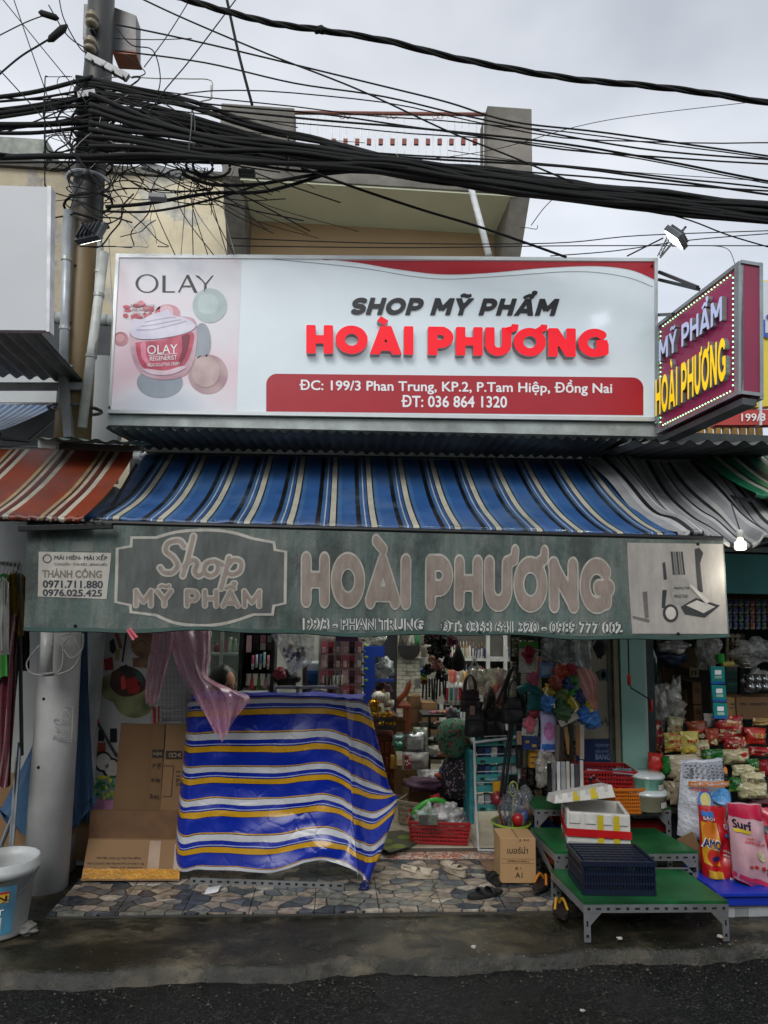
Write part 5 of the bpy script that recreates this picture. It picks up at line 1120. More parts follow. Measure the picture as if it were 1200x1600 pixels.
# cardboard behind the parasol
m_card = mat('6e5336', .8, var=.1, scale=4, bmp=.1, dirt=.3, dcol='5c432a'); m_card2 = mat('7f6242', .8, var=.1, scale=4, dirt=.25, dcol='6b5035')
for i, (c4, Y, lb) in enumerate([(((-20, 1210), (64, 1205), (60, 1330), (-20, 1340)), 4.95, 'plain cardboard sheet behind the paint bucket'), (((108, 1270), (150, 1268), (140, 1345), (108, 1345)), 4.85, 'cardboard piece between pole foot and doorway')]):
    solo('cardboard_sheet', lb, 'cardboard', slab4(*c4, Y, .012), m_card2)
# poster wall: printed make-up
pw = thing('wall_poster', 'large white poster of lipsticks and brushes on the wall left of the stall', 'poster', P(200, 1240, 4.975))
W1, W2, W3, W4 = (pxmap(4.975, d) for d in (.002, .0035, .005, .0065))
ob('sheet', slab4((160, 985), (292, 985), (292, 1262), (150, 1262), 4.974, .004), mat('a9aba8', .5, var=.04, scale=2), pw)
def pf(pts, f, m, nm='print_shape', sp=0):
    if sp: pts = spl(list(pts)+[pts[0]], sp)[:-1]
    a = sum(pts[i][0]*pts[(i+1) % len(pts)][1]-pts[(i+1) % len(pts)][0]*pts[i][1] for i in range(len(pts)))
    return ob(nm, pface(pts[::-1] if a > 0 else pts, f), m, pw)
gm = softm('55603e', '8a8f66'); tn = softm('6a4a36', '98775c'); rd = mat('8c2224', .35, bmp=0); bk_ = mat('1a1a1c', .4, bmp=0)
pf([(158, 1060), (175, 1052), (195, 1062), (200, 1080), (188, 1098), (165, 1092), (156, 1078)], W1, gm, sp=3)
pf([(176, 1095), (200, 1085), (232, 1075), (246, 1090), (236, 1112), (212, 1122), (188, 1114)], W1, gm, sp=3)
pf([(205, 990), (245, 988), (242, 1015), (225, 1028), (207, 1018)], W1, tn, sp=3); pf([(207, 1028), (232, 1026), (230, 1044), (208, 1042)], W1, tn)
pf([(175, 1050), (198, 1040), (222, 1052), (228, 1075), (205, 1088), (184, 1085), (172, 1070)], W2, softm('241c1a', '4a2f28'), sp=3)
pf([(196, 1062), (210, 1056), (222, 1068), (216, 1085), (200, 1082)], W3, rd); pf([(186, 1042), (198, 1038), (214, 1055), (205, 1062)], W3, bk_); pf([(210, 1048), (222, 1052), (226, 1072), (216, 1070)], W3, mat('274a40', .5, bmp=0))
pf([(158, 1020), (162, 1018), (164, 1036), (159, 1038)], W2, rd); pf([(163, 1030), (176, 1026), (178, 1046), (164, 1048)], W2, rd); pf([(189, 1058), (195, 1055), (198, 1075), (190, 1078)], W4, mat('b93a32', .4, bmp=0))
pf([(171, 1003), (178, 997), (182, 1014), (178, 1022), (172, 1018)], W2, bk_); pf([(178, 986), (184, 985), (192, 1012), (187, 1015)], W2, mat('7a4436', .5, bmp=0)); pf([(196, 990), (199, 990), (193, 1035), (190, 1034)], W2, bk_); pf([(181, 1015), (188, 1015), (186, 1032), (180, 1032)], W2, mat('8f8048', .5, bmp=0))
for x0, y0, x1, y1 in ((148, 1140, 163, 1158), (172, 1138, 183, 1160)): pf([(x0, y0), (x1, y0), (x1, y1), (x0, y1)], W1, bk_)
pf([(148, 1160), (165, 1160), (165, 1180), (147, 1182)], W1, mat('94412f', .5, bmp=0))
for cx, cy in ((161, 1190), (174, 1200)): ob('print_disc', pface(ellipse(cx, cy, 15, 16.5, 24), W2), bk_, pw); ob('print_disc', pface(ellipse(cx+1, cy, 11.5, 13, 24), W3), mat('b7b3ab', .5, bmp=0), pw)
pf([(143, 1216), (182, 1208), (178, 1250), (142, 1248)], W2, mat('6f8f84', .5, bmp=0)); pf([(143, 1248), (180, 1248), (176, 1270), (142, 1270)], W2, mat('b87f9e', .5, bmp=0))
for i in range(36):
    a = R.uniform(144, 178); b = R.uniform(1212, 1246); ob('print_petal', pface(ellipse(a, b, R.uniform(2, 4.2), R.uniform(2, 4), 7), pxmap(4.975, .005+.0001*i)), mat(R.choice(['a8b23a', '3f7a44', 'cdbf3e', '2f6a48']), .5, bmp=0), pw)
ob('print_line', strip(spl([(205, 1012), (222, 1000), (235, 1010), (246, 992)], 5), [(x, y+1) for x, y in spl([(205, 1012), (222, 1000), (235, 1010), (246, 992)], 5)], W3), bk_, pw)
mb = MB(); mb.tube([P(147, 1112, 4.93), P(153, 1130, 4.93)], .013, 10); t = thing('sweeping_rod', 'black rod with a red grip leaning on the poster', 'rod', P(182, 1182, 4.93)); ob('grip', mb, mat('b3262a', .4), t, smooth=True)
mb = MB(); mb.tube([P(153, 1130, 4.93), P(182, 1182, 4.93)], .009, 8); ob('rod', mb, mat('1d1d1f', .4), t)
# wire grid panel
wg = thing('wire_grid', 'white wire display grid with two red clips behind the pink plastic', 'rack', P(265, 1130, 4.9))
for i in range(11):
    mb = MB(); x = 236+i*6; mb.tube([P(x, 1008, 4.9), P(x, 1132, 4.9)], .0025, 5); ob('wire', mb, mat('8d9090', .4, .3), wg)
for i in range(14):
    mb = MB(); y = 1012+i*9; mb.tube([P(232, y, 4.895), P(298, y, 4.895)], .0025, 5); ob('wire', mb, mat('8d9090', .4, .3), wg)
for x, y in ((241, 1118), (248, 1116)):
    mb = MB(); mb.tube([P(x, y-13, 4.87), P(x, y+13, 4.87)], .011 if x < 245 else .006, 10); ob('clip', mb, mat('9c2a26', .35), wg)
# leaning cardboards
def card(c4, Y, d, m, label, marks=(), Y2=None):
    t = thing('cardboard_sheet', label, 'cardboard', P((c4[2][0]+c4[3][0])/2, c4[3][1], Y)); ob('sheet', slab4(*c4, Y, d, Y2), m, t, bev=.001)
    for s_, b_, dy, fl_, mm in marks:
        vs, fs = txt(s_, .01) if isinstance(s_, str) else (s_, [tuple(range(len(s_)))])
        if fl_: vs = [(-a, -b) for a, b in vs]
        ob('print', lay(vs, fs, b_, pxmap(Y, dy)), mm, t)
    return t
ink = mat('2c211a', .7, bmp=0)
sqr = [(0, 0), (1, 0), (1, 1), (0, 1)]
card(((189, 1130), (246, 1132), (238, 1268), (176, 1268)), 4.86, .012, m_card, 'tall plain brown cardboard panel leaning on the poster')
def vtx(s_): vs, fs = txt(s_, .008); return [(b, -a) for a, b in vs], fs
def card_v(t, s_, b_, Y, m=ink): ob('print', lay(*vtx(s_), b_, pxmap(Y, .003)), m, t)
t = card(((240, 1131), (258, 1132), (250, 1268), (231, 1268)), 4.83, .02, m_card, 'narrow folded cardboard strip with a black label', [(sqr, (238, 1171, 256, 1184), .003, 0, ink), ('ĐIỆN', (240, 1174, 253, 1181), .0045, 1, mat('9a8a70', .6, bmp=0)), ('dễ vỡ', (238, 1192, 252, 1202), .003, 1, ink), ('nhẹ tay', (236, 1214, 250, 1224), .003, 1, ink), ('hàng', (234, 1240, 248, 1250), .003, 1, ink)])
t = card(((260, 1131), (296, 1133), (292, 1268), (250, 1268)), 4.81, .014, m_card2, 'cardboard panel with black arrow print beside the striped tarp', [(sqr, (259, 1173, 285, 1186), .003, 0, ink), ('C53', (264, 1176, 276, 1183), .0045, 1, mat('9a8a70', .6, bmp=0)), ('<', (278, 1176, 283, 1183), .0045, 0, mat('9a8a70', .6, bmp=0))])
card_v(t, '1165', (275, 1205, 282, 1228), 4.81)
ob('print', strip([(256, 1196), (272, 1196), (268, 1245), (254, 1245)], [(256, 1197), (271, 1197), (267, 1244), (255, 1244)], pxmap(4.81, .003)), ink, t)
# big low box
lb = thing('cardboard_box', 'large flattened carton with yellow tape lying against the wall under the leaning panels', 'box', P(210, 1378, 4.6))
ob('back_flap', slab4((141, 1266), (287, 1268), (284, 1314), (138, 1314), 4.78, .02), mat('6a4d33', .8, dirt=.3), lb)
q_ = [P(138, 1311, 4.74), P(284, 1313, 4.74), P(280, 1376, 4.55), P(127, 1376, 4.55)]
mb = MB(); mb.add(q_+[v+V((0, .03, 0)) for v in q_], [(3, 2, 1, 0), (4, 5, 6, 7), (0, 1, 5, 4), (1, 2, 6, 5), (2, 3, 7, 6), (3, 0, 4, 7)]); ob('front_flap', mb, m_card2, lb)
qf = quad(q_[3], q_[2], q_[1], q_[0])
def qpatch(u0, v0, u1, v1, d, n=1): mb = MB(); mb.sheet(lambda u, v: qf(u0+(u1-u0)*u, v0+(v1-v0)*v+(.03*noise.noise(V((u*9, v*2, 3))) if n > 1 else 0))+V((0, -d, .3*d)), max(n, 1), max(1, n//8)); return mb
ob('tape', qpatch(0, .04, 1, .28, .003, 40), mat('b07c26', .25, var=.25, scale=14, bmp=.5, bd=.01, coat=.5), lb)
ob('tape', qpatch(.66, .28, .78, .98, .002), mat('96806a', .5, var=.2, scale=10), lb); ob('tape', qpatch(.93, .2, .99, .9, .002), mat('a09488', .5, var=.2), lb)
for s_, b_ in (('ĐC: Lô 38 khu B Công Viên Phần Mềm Tp.HCM, Tân Bình', (.03, .36, .62, .44)), ('Huyện Hóc Môn, TP. HCM, Việt Nam', (.12, .50, .58, .58)), ('MADE IN VN', (.28, .29, .6, .33))):
    vs, fs = txt(s_, 0); x0, y0, x1, y1 = rng(vs); mb = MB(); mb.add([qf(b_[2]-(b_[2]-b_[0])*(a-x0)/(x1-x0), b_[3]-(b_[3]-b_[1])*(b-y0)/(y1-y0))+V((0, -.003, .001)) for a, b in vs], fs); ob('print', mb, ink, lb)
# slotted steel bar and paper on the floor
def slotted(a, b, w_=.032, th=.003, m=None, parent=None, up=(0, 0, 1), nrm_=None, nm='steel_angle'):
    """angle iron bar with a row of slots cut as dark recessed holes"""
    a, b = V(a), V(b); d = (b-a); L_ = d.length; d.normalize(); u = V(up); u = (u-d*u.dot(d)).normalized(); n_ = d.cross(u)
    if n_.y > 0: n_ = -n_
    mb = MB(); o = ob(nm, mb.bar(a, b, th, w_, up) if False else (mb.bar(a, b, .004, w_, up), mb)[1], m, parent)
    s_ = MB(); k = int(L_/.05)
    for i in range(k):
        c = a+d*(L_*(i+.5)/k)+n_*.0032
        e = d*(.014 if i % 2 else .008); q = u*(.005 if i % 2 else .007); s_.add([c-e-q, c+e-q, c+e+q, c-e+q], [(0, 1, 2, 3)])
    h = ob('slots', s_, mat('0a0a0b', .9, bmp=0), parent); h['kind'] = 'stuff'; return o
m_angle = mat('8b8e90', .4, .5, var=.15, dirt=.5, dcol='4a4238')
t = thing('steel_bar', 'grey slotted steel bar lying in front of the blue striped tarp', 'bar', G(420, 1378, .01)); slotted(G(297, 1376, .02), G(537, 1384, .02), .035, .004, m_angle, t)
pp = MB(); c = G(333, 1392, .004); pp.sheet(lambda u, v: c+V((-.045+.08*u+.01*v, -.05+.1*v, .002+.012*u*u+.006*sin(v*3))), 8, 8); solo('paper_slip', 'small white paper slip lying on the stone tiles', 'paper', pp, mat('d5d7d6', .6, bmp=0))
# ================================================================ STRIPED TARP STALL
m_tarp = stripes('blue_yellow_tarp', [(0, 'b98a1e'), (.03, '0c1226'), (.05, 'b4b7bc'), (.215, '0c1c6c'), (.23, '0a2490'), (.33, 'a4aec4'), (.355, '0a2490'), (.385, '0c1020'), (.395, 'ba8c18'), (.565, '0c1020'), (.58, '0a2794')], 6.0, rough=.3, dirt=.12, dcol='5a5648', axis=1, crease=1); m_tarp.node_tree.nodes['Principled BSDF'].inputs['Specular IOR Level'].default_value = .35
cols = [  # each column: pixel path from top to bottom (x, y, depth)
    [(292, 1098, 5.15), (286, 1160, 5.12), (282, 1230, 5.08), (276, 1290, 5.05)],
    [(300, 1092, 4.72), (292, 1180, 4.70), (282, 1270, 4.66), (277, 1358, 4.60)],
    [(340, 1090, 4.66), (334, 1180, 4.62), (328, 1270, 4.58), (324, 1360, 4.52)],
    [(430, 1086, 4.66), (428, 1180, 4.61), (424, 1270, 4.56), (420, 1362, 4.46)],
    [(500, 1088, 4.66), (505, 1175, 4.58), (505, 1262, 4.53), (500, 1348, 4.42)],
    [(535, 1090, 4.66), (543, 1188, 4.60), (548, 1278, 4.53), (554, 1362, 4.38)],
    [(541, 1091, 4.66), (549, 1192, 4.60), (554, 1281, 4.53), (559, 1366, 4.38)],
    [(560, 1093, 4.74), (578, 1204, 4.70), (584, 1290, 4.60), (567, 1376, 4.42)],
    [(575, 1097, 4.85), (606, 1222, 4.8), (619, 1262, 4.72), (572, 1386, 4.46)],
    [(572, 1094, 5.15), (600, 1215, 5.05), (612, 1258, 4.9), (575, 1376, 4.60)]]
cc = [cat_spline([P(a, b, y) for a, b, y in c], 14) for c in cols]; nr = len(cc[0])
st_ = thing('stall_cover', 'blue tarp with yellow and white stripes draped over the stall', 'tarp', P(430, 1370, 4.6))
rows = [cat_spline([c[j] for c in cc], 8) for j in range(nr)]
mb = MB(); nc = len(rows[0]); mb.uv = []
for j, r_ in enumerate(rows):
    v = j/(nr-1)
    for i, q in enumerate(r_):
        u = i/(nc-1); d = .02*noise.noise(V((u*7, v*3, 1)))+.012*(.5-abs(noise.noise(V((u*11+v*5, v*6-u*4, 4)))))*2*(.4+v)+.008*noise.noise(V((u*24+v*9, v*14, 6)))+.010*sin(u*24+v*3)*v
        mb.v.append(tuple(q+V((0, d, .3*d)))); mb.uv.append((u, (v*5.35+.87)/6))
mb.f = [(j*nc+i, (j+1)*nc+i, (j+1)*nc+i+1, j*nc+i+1) for j in range(nr-1) for i in range(nc-1)]
ob('sheet', mb, m_tarp, st_, smooth=True)
top = rows[0]; mb = MB(); n0 = len(top)
A_, B_ = P(298, 1080, 5.25), P(572, 1084, 5.25)
mb.sheet(lambda u, v: (top[8].lerp(top[-17], u) if False else top[min(n0-1, int(8+u*(n0-25)))])*(1-v)+(A_.lerp(B_, u))*v+V((0, 0, .02*noise.noise(V((u*5, v*3, 2)))*v)), n0-25, 8); mb.uv = None
ob('top_sheet', mb, mat('12289c', .35, var=.1, scale=3), st_, smooth=True)
mb = MB(); c = P(569, 1386, 4.42); mb.blob(c, (.03, .025, .03), 4, .5); ob('tie_knot', mb, mat('101a55', .4), st_)
mb = MB(); mb.tube([c+V((0, 0, -.02)), c+V((.02, 0, -.05)), c+V((-.01, 0, -.07)), c+V((.03, 0, -.075))], .004, 5); ob('tie_cord', mb, m_cab, st_)
sf = thing('stall_table', 'glass stall counter hidden under the striped tarp', 'table', G(430, 1365, 0) + V((0, .3, 0)))
a, b = P(306, 1100, 4.85), P(560, 1100, 4.85)
mb = MB(); mb.box(((a.x+b.x)/2, 5.0, a.z-.06), (b.x-a.x, .36, .03)); ob('top', mb, mat('6a6c6c', .4), sf)
for x in (a.x+.05, b.x-.05):
    for y in (4.86, 5.15): mb = MB(); mb.box((x, y, (a.z-.08)/2), (.03, .03, a.z-.08)); ob('leg', mb, m_angle, sf)
# pink dotted plastic sheet
def dots(col, dcol, a, scale=34):
    m, nt, p = base('dotted_plastic'); uv = N(nt, 'ShaderNodeUVMap'); v = N(nt, 'ShaderNodeTexVoronoi'); v.inputs['Scale'].default_value = scale; v.inputs['Randomness'].default_value = .6
    nt.links.new(uv.outputs[0], v.inputs[0]); d = ramp(nt, v.outputs['Distance'], ((.0, 1.0), (.16, 1.0), (.2, .0), (.26, 0.0), (.29, .55), (.33, 0.0)))
    nt.links.new(mix(nt, d, lin(col), lin(dcol)), p.inputs['Base Color']); p.inputs['Roughness'].default_value = .2
    mm = N(nt, 'ShaderNodeMapRange'); mm.inputs[3].default_value = a; mm.inputs[4].default_value = .9; nt.links.new(d, mm.inputs[0]); nt.links.new(mm.outputs[0], p.inputs['Alpha'])
    bump(nt, p, nz(nt, 9, 3), .6, .03); return m
m_pink = dots('e0a8bc', '9c2c54', .6, 30)
def drape(cols, m, name, label, cat, wr=.02, parent=None, rep=1.0):
    cc = [cat_spline([P(a, b, y) for a, b, y in c], 10) for c in cols]; rows = [cat_spline([c[j] for c in cc], 8) for j in range(len(cc[0]))]
    mb = MB(); nc = len(rows[0]); nr = len(rows); mb.uv = []
    for j, r_ in enumerate(rows):
        for i, q in enumerate(r_):
            u, v = i/(nc-1), j/(nr-1); d = wr*sin(u*26+3*noise.noise(V((u*2, v*2, 5))))+wr*.7*noise.noise(V((u*12, v*5, 8)))
            mb.v.append(tuple(q+V((0, d, d*.2)))); mb.uv.append((u*.5*rep, v*rep))
    mb.f = [(j*nc+i, (j+1)*nc+i, (j+1)*nc+i+1, j*nc+i+1) for j in range(nr-1) for i in range(nc-1)]
    return solo(name, label, cat, mb, m, smooth=True)
drape([[(238, 985, 4.60), (234, 1030, 4.58), (226, 1070, 4.56), (228, 1096, 4.55)], [(250, 985, 4.56), (248, 1030, 4.54), (240, 1070, 4.52), (236, 1102, 4.51)], [(270, 985, 4.56), (268, 1010, 4.54), (258, 1050, 4.53), (246, 1096, 4.52)]], m_pink, 'plastic_tablecloth', 'left hanging lobe of pink dotted plastic by the wire grid', 'plastic sheet', .03, rep=.8)
drape([[(262, 985, 4.58), (268, 1012, 4.56), (280, 1050, 4.5), (300, 1085, 4.46), (330, 1135, 4.43)], [(280, 985, 4.54), (290, 1015, 4.52), (302, 1052, 4.47), (318, 1088, 4.43), (342, 1148, 4.42)], [(300, 985, 4.54), (306, 1015, 4.52), (314, 1052, 4.47), (340, 1088, 4.43), (350, 1156, 4.42)], [(322, 985, 4.58), (324, 1020, 4.56), (322, 1058, 4.5), (364, 1086, 4.45), (358, 1140, 4.43)], [(328, 985, 4.62), (328, 1030, 4.6), (326, 1064, 4.54), (388, 1090, 4.5), (374, 1112, 4.46)]], m_pink, 'plastic_tablecloth', 'main fall of pink dotted plastic draped over the tarp corner', 'plastic sheet', .035, rep=1.1)
# ================================================================ WOMAN behind the stall
wo_ = thing('person', 'dark haired woman with glasses sitting low behind the striped tarp', 'person', V((P(350, 1066, 5.5).x, 5.6, .03)))
hc = P(350, 1068, 5.5); skin = mat('a8765a', .5, var=.08, scale=20, bmp=.05)
def skinbody(verts, edges, rad, m, name, parent, sub=2):
    me = bpy.data.meshes.new('b'); me.from_pydata([tuple(v) for v in verts], edges, []); me.materials.append(m); o = bpy.data.objects.new(name, me); sc.collection.objects.link(o)
    md_ = o.modifiers.new('s', 'SKIN'); md_.use_smooth_shade = True; me.skin_vertices or None
    for i, r_ in enumerate(rad): me.skin_vertices[0].data[i].radius = (r_, r_) if isinstance(r_, (int, float)) else r_
    me.skin_vertices[0].data[0].use_root = True; s_ = o.modifiers.new('u', 'SUBSURF'); s_.levels = s_.render_levels = sub; o.parent = parent; o.location = -wl(parent); return o
def _skinlayer(me):
    pass
seat = .45; px_, py_ = hc.x-.02, 5.6; ch = hc.z-.2
vb = [(px_, py_, ch-.52), (px_, py_, ch-.28), (px_, py_-.02, ch-.05), (hc.x, 5.54, ch+.06), (px_+.17, py_-.03, ch-.04), (px_-.17, py_-.03, ch-.04), (px_+.22, py_-.1, ch-.3), (px_-.22, py_-.1, ch-.3), (px_+.12, py_-.28, ch-.36), (px_-.12, py_-.28, ch-.36), (px_+.1, py_-.38, ch-.5), (px_-.1, py_-.38, ch-.5), (px_+.1, py_-.36, .1), (px_-.1, py_-.36, .1)]
eb = [(0, 1), (1, 2), (2, 3), (2, 4), (2, 5), (4, 6), (5, 7), (6, 8), (7, 9), (0, 10), (0, 11), (10, 12), (11, 13)]
def skinobj(vb, eb, rb, m, name, parent):
    me = bpy.data.meshes.new('b'); me.from_pydata([tuple(v) for v in vb], eb, []); me.materials.append(m); o = bpy.data.objects.new(name, me); sc.collection.objects.link(o)
    o.modifiers.new('s', 'SKIN').use_smooth_shade = True
    if not me.skin_vertices:
        bm = bmesh.new(); bm.from_mesh(me); bm.verts.layers.skin.verify(); bm.to_mesh(me); bm.free()
    for i, r_ in enumerate(rb): me.skin_vertices[0].data[i].radius = (r_, r_) if isinstance(r_, (int, float)) else r_
    me.skin_vertices[0].data[0].use_root = True; s_ = o.modifiers.new('u', 'SUBSURF'); s_.levels = s_.render_levels = 2; o.parent = parent; o.location = -wl(parent); return o
skinobj(vb, eb, [(.15, .11), (.14, .1), (.13, .09), .05, .06, .06, .045, .045, .035, .035, .075, .075, .05, .05], mat('2a2026', .8), 'body', wo_)
rotf = Euler((radians(14), 0, radians(52))).to_matrix()
def headf(mbh):
    n, m = 28, 22; vs = []
    for j in range(m+1):
        t = pi*j/m
        for k in range(n):
            a = 2*pi*k/n; q = V((sin(t)*sin(a), -sin(t)*cos(a), cos(t))); fx = max(0, -q.y)
            x, y, z = q.x*.074, q.y*.095, q.z*.115
            if z < 0: x *= 1-.28*(-z/.115)**1.5; y *= 1-.10*(-z/.115)
            y -= .022*exp(-((x/.013)**2+((z+.012)/.022)**2))*(fx > .3)          # nose
            y += .010*exp(-(((abs(x)-.03)/.014)**2+((z-.014)/.012)**2))*(fx > .3) # eye sockets
            y -= .006*exp(-((x/.022)**2+((z+.055)/.010)**2))*(fx > .3)           # lips
            vs.append(hc+rotf @ V((x, y, z)))
    mbh.add(vs, [(j*n+k, (j+1)*n+k, (j+1)*n+(k+1) % n, j*n+(k+1) % n) for j in range(m) for k in range(n)])
mb = MB(); headf(mb); ob('head', mb, skin, wo_, smooth=True)
mb = MB(); mb.blob(hc+rotf @ V((0, .03, .03)), (.1, .102, .112), 2, .06, 20); ob('hair', mb, mat('0e0c0d', .4, var=.3, scale=30, bmp=.6), wo_, smooth=True)
mb = MB(); mb.blob(hc+rotf @ V((0, .125, .0)), (.045, .05, .045), 5, .2, 12); ob('hair_bun', mb, mat('0e0c0d', .4, var=.3, scale=30, bmp=.6), wo_, smooth=True)
for s_ in (-1, 1):
    c = hc+rotf @ V((s_*.031, -.094, .012)); mb = MB(); mb.tube([c+rotf @ V((.024*cos(t*pi/8), 0, .019*sin(t*pi/8))) for t in range(17)], .0018, 5); ob('glasses', mb, mat('b0a890', .2, .8), wo_)
    mb = MB(); mb.blob(hc+rotf @ V((s_*.03, -.074, .012)), (.011, .009, .008), 1, 0, 10); ob('eye', mb, mat('1a1412', .2), wo_, smooth=True)
    mb = MB(); mb.blob(hc+rotf @ V((s_*.075, .005, 0)), (.009, .016, .026), 1, .1, 10); ob('ear', mb, skin, wo_, smooth=True)
mb = MB(); mb.bar(hc+rotf @ V((.055, -.09, .014)), hc+rotf @ V((.075, .0, .012)), .003, .003); ob('glasses', mb, mat('b0a890', .2, .8), wo_)
mb = MB(); mb.tube([hc+rotf @ V((-.018, -.083, -.056)), hc+rotf @ V((0, -.09, -.054)), hc+rotf @ V((.018, -.083, -.056))], .004, 6); ob('lips', mb, mat('8c4a42', .5), wo_, smooth=True)
# ================================================================ GOODS HELPERS
def prism(x0, y0, x1, y1, Y, d, m, name, label, cat, group=None, marks=(), rz_=0, bev=.003):
    """a carton: front face fills the pixel box at depth Y; marks = (text or None, pixel box, material)"""
    a, b = P(x0, y1, Y), P(x1, y0, Y); t = thing(name, label, cat, V(((a.x+b.x)/2, Y+d/2, a.z)), group)
    mb = MB(); mb.box(((a.x+b.x)/2, Y+d/2, (a.z+b.z)/2), (b.x-a.x, d, b.z-a.z)); ob('carton' if cat == 'box' else 'body', mb, m, t, bev=bev)
    for s_, bx_, mm in marks:
        vs, fs = txt(s_, .012) if s_ else (sqr, [(0, 1, 2, 3)]); ob('print', lay(vs, fs, bx_, pxmap(Y, .002 if s_ is None else .0035)), mm, t)
    return t
def bottle_me(r_, h, kind):
    mb = MB()
    if kind == 'pump': pr = [(r_*.9, 0), (r_, .01), (r_, h*.62), (r_*.5, h*.72), (r_*.28, h*.76), (r_*.28, h*.86), (r_*.5, h*.87), (r_*.5, h*.9), (r_*.12, h*.91), (r_*.12, h)]
    elif kind == 'tube': pr = [(r_*.75, 0), (r_*.75, h*.16), (r_*.95, h*.18), (r_, h*.4), (r_*.9, h)]
    elif kind == 'jar': pr = [(r_*.9, 0), (r_, .006), (r_, h*.66), (r_*.92, h*.7), (r_*1.02, h*.71), (r_*1.02, h*.97), (r_*.95, h)]
    else: pr = [(r_*.9, 0), (r_, .008), (r_, h*.7), (r_*.55, h*.8), (r_*.4, h*.82), (r_*.42, h*.83), (r_*.42, h*.98), (r_*.35, h)]
    mb.lathe(pr, n=12, sy=.7 if kind in ('tube', 'flat') else 1); return mb, h*(.17 if kind == 'tube' else .68 if kind == 'jar' else .78)
bcache = {}
def shelf_row(x0, x1, yb, Y, hpx, n, pal, kind, where, jit=.3, wf=.42):
    """bottles in a row; yb = pixel row they stand on"""
    for i in range(n):
        x = x0+(x1-x0)*(i+.5)/n; cn, cv, cap = R.choice(pal); h = hpx*R.uniform(1-jit, 1)/ppm(Y); r_ = (x1-x0)/n*wf/ppm(Y); key = (cv, cap, kind, round(r_, 3), round(h, 2))
        if key not in bcache:
            mb, zc = bottle_me(key[3], key[4], kind); me = mb.mesh(True); me.materials.append(mat(cv, .3, var=.1, scale=20, bmp=0)); me.materials.append(mat(cap, .35, var=.05, bmp=0))
            lb_ = mat('c9c9c4', .4, var=.3, scale=60, bmp=0); me.materials.append(lb_)
            for p_ in me.polygons:
                z = p_.center.z
                if (z > zc) != (kind == 'tube') and not (kind == 'tube' and z > zc): p_.material_index = 1
                elif .2 < z/key[4] < .6 and p_.normal.y < -.3 and R.random() < .7: p_.material_index = 2
            bcache[key] = me
        o = bpy.data.objects.new('bottle', bcache[key]); sc.collection.objects.link(o); o.location = P(x, yb, Y); o.rotation_euler.z = R.uniform(-.3, .3)
        tag(o, '%s bottle standing %s' % (cn, where), 'bottle', 'bottles '+where)
def pack_me(w_, h_, d, m, m2=None, seed=0, wr=.15):
    mb = MB(); mb.pillow((0, 0, 0), w_, h_, d, n=9, wr=wr, seed=seed); me = mb.mesh(True); me.materials.append(m)
    if m2:
        me.materials.append(m2)
        for p_ in me.polygons:
            if abs(p_.center.z) < h_*.26 and abs(p_.center.x) < w_*.34: p_.material_index = 1
    return me
def pack(cx, cy, wpx, hpx, Y, d, m, label, cat='packet', m2=None, rot=(0, 0, 0), seed=None, name='packet', group=None, txts=(), wr=.15):
    """a filled plastic packet seen from the front; txts = (string, u0,v0,u1,v1, material) over its face"""
    k = 1/ppm(Y); w_, h_ = wpx*k, hpx*k; seed = R.random()*20 if seed is None else seed
    me = pack_me(w_, h_, d, m, m2, seed, wr); c = P(cx, cy, Y)
    if not txts:
        o = bpy.data.objects.new(name, me); sc.collection.objects.link(o); o.location = c; o.rotation_euler = rot; return tag(o, label, cat, group)
    t = thing(name, label, cat, c, group); t.rotation_euler = rot; ob('bag', me, None, t, local=True)
    for s_, u0, v0, u1, v1, mm in txts:
        vs, fs = txt(s_, .02) if isinstance(s_, str) else (s_, [tuple(range(len(s_)))]); x0, y0, x1, y1 = rng(vs); bm = bmesh.new(); B = [bm.verts.new((a, 0, b)) for a, b in vs]
        for f in fs:
            try: bm.faces.new([B[i] for i in f])
            except ValueError: pass
        if not isinstance(s_, str):
            for q_ in range(1, 8): 
                for nn, s0, s1 in (((1, 0, 0), x0, x1), ((0, 0, 1), y0, y1)): bmesh.ops.bisect_plane(bm, geom=bm.verts[:]+bm.edges[:]+bm.faces[:], plane_co=V(nn)*(s0+(s1-s0)*q_/8), plane_no=nn)
        for v in bm.verts:
            u = u0+(u1-u0)*(v.co.x-x0)/(x1-x0); w2 = v0+(v1-v0)*(v.co.z-y0)/(y1-y0); U, W2 = u*2-1, w2*2-1
            kk = max(0, (1-abs(U)**2.6)*(1-abs(W2)**3))**.6; e = noise.noise(V((U*2.3+seed, W2*2.3, -1+seed*1.7)))*wr; e2 = noise.noise(V((U*6+seed, W2*5, -1+seed)))*wr*.5
            v.co = (U*w_/2*(1-.06*(1-W2*W2))+e*w_*.12, -d/2*kk+(e+e2)*d*-(.3+kk)-.0035, W2*h_/2+e2*h_*.15)
        m3 = bpy.data.meshes.new('p'); bm.to_mesh(m3); bm.free(); ob('print', m3, mm, t, local=True)
    return t
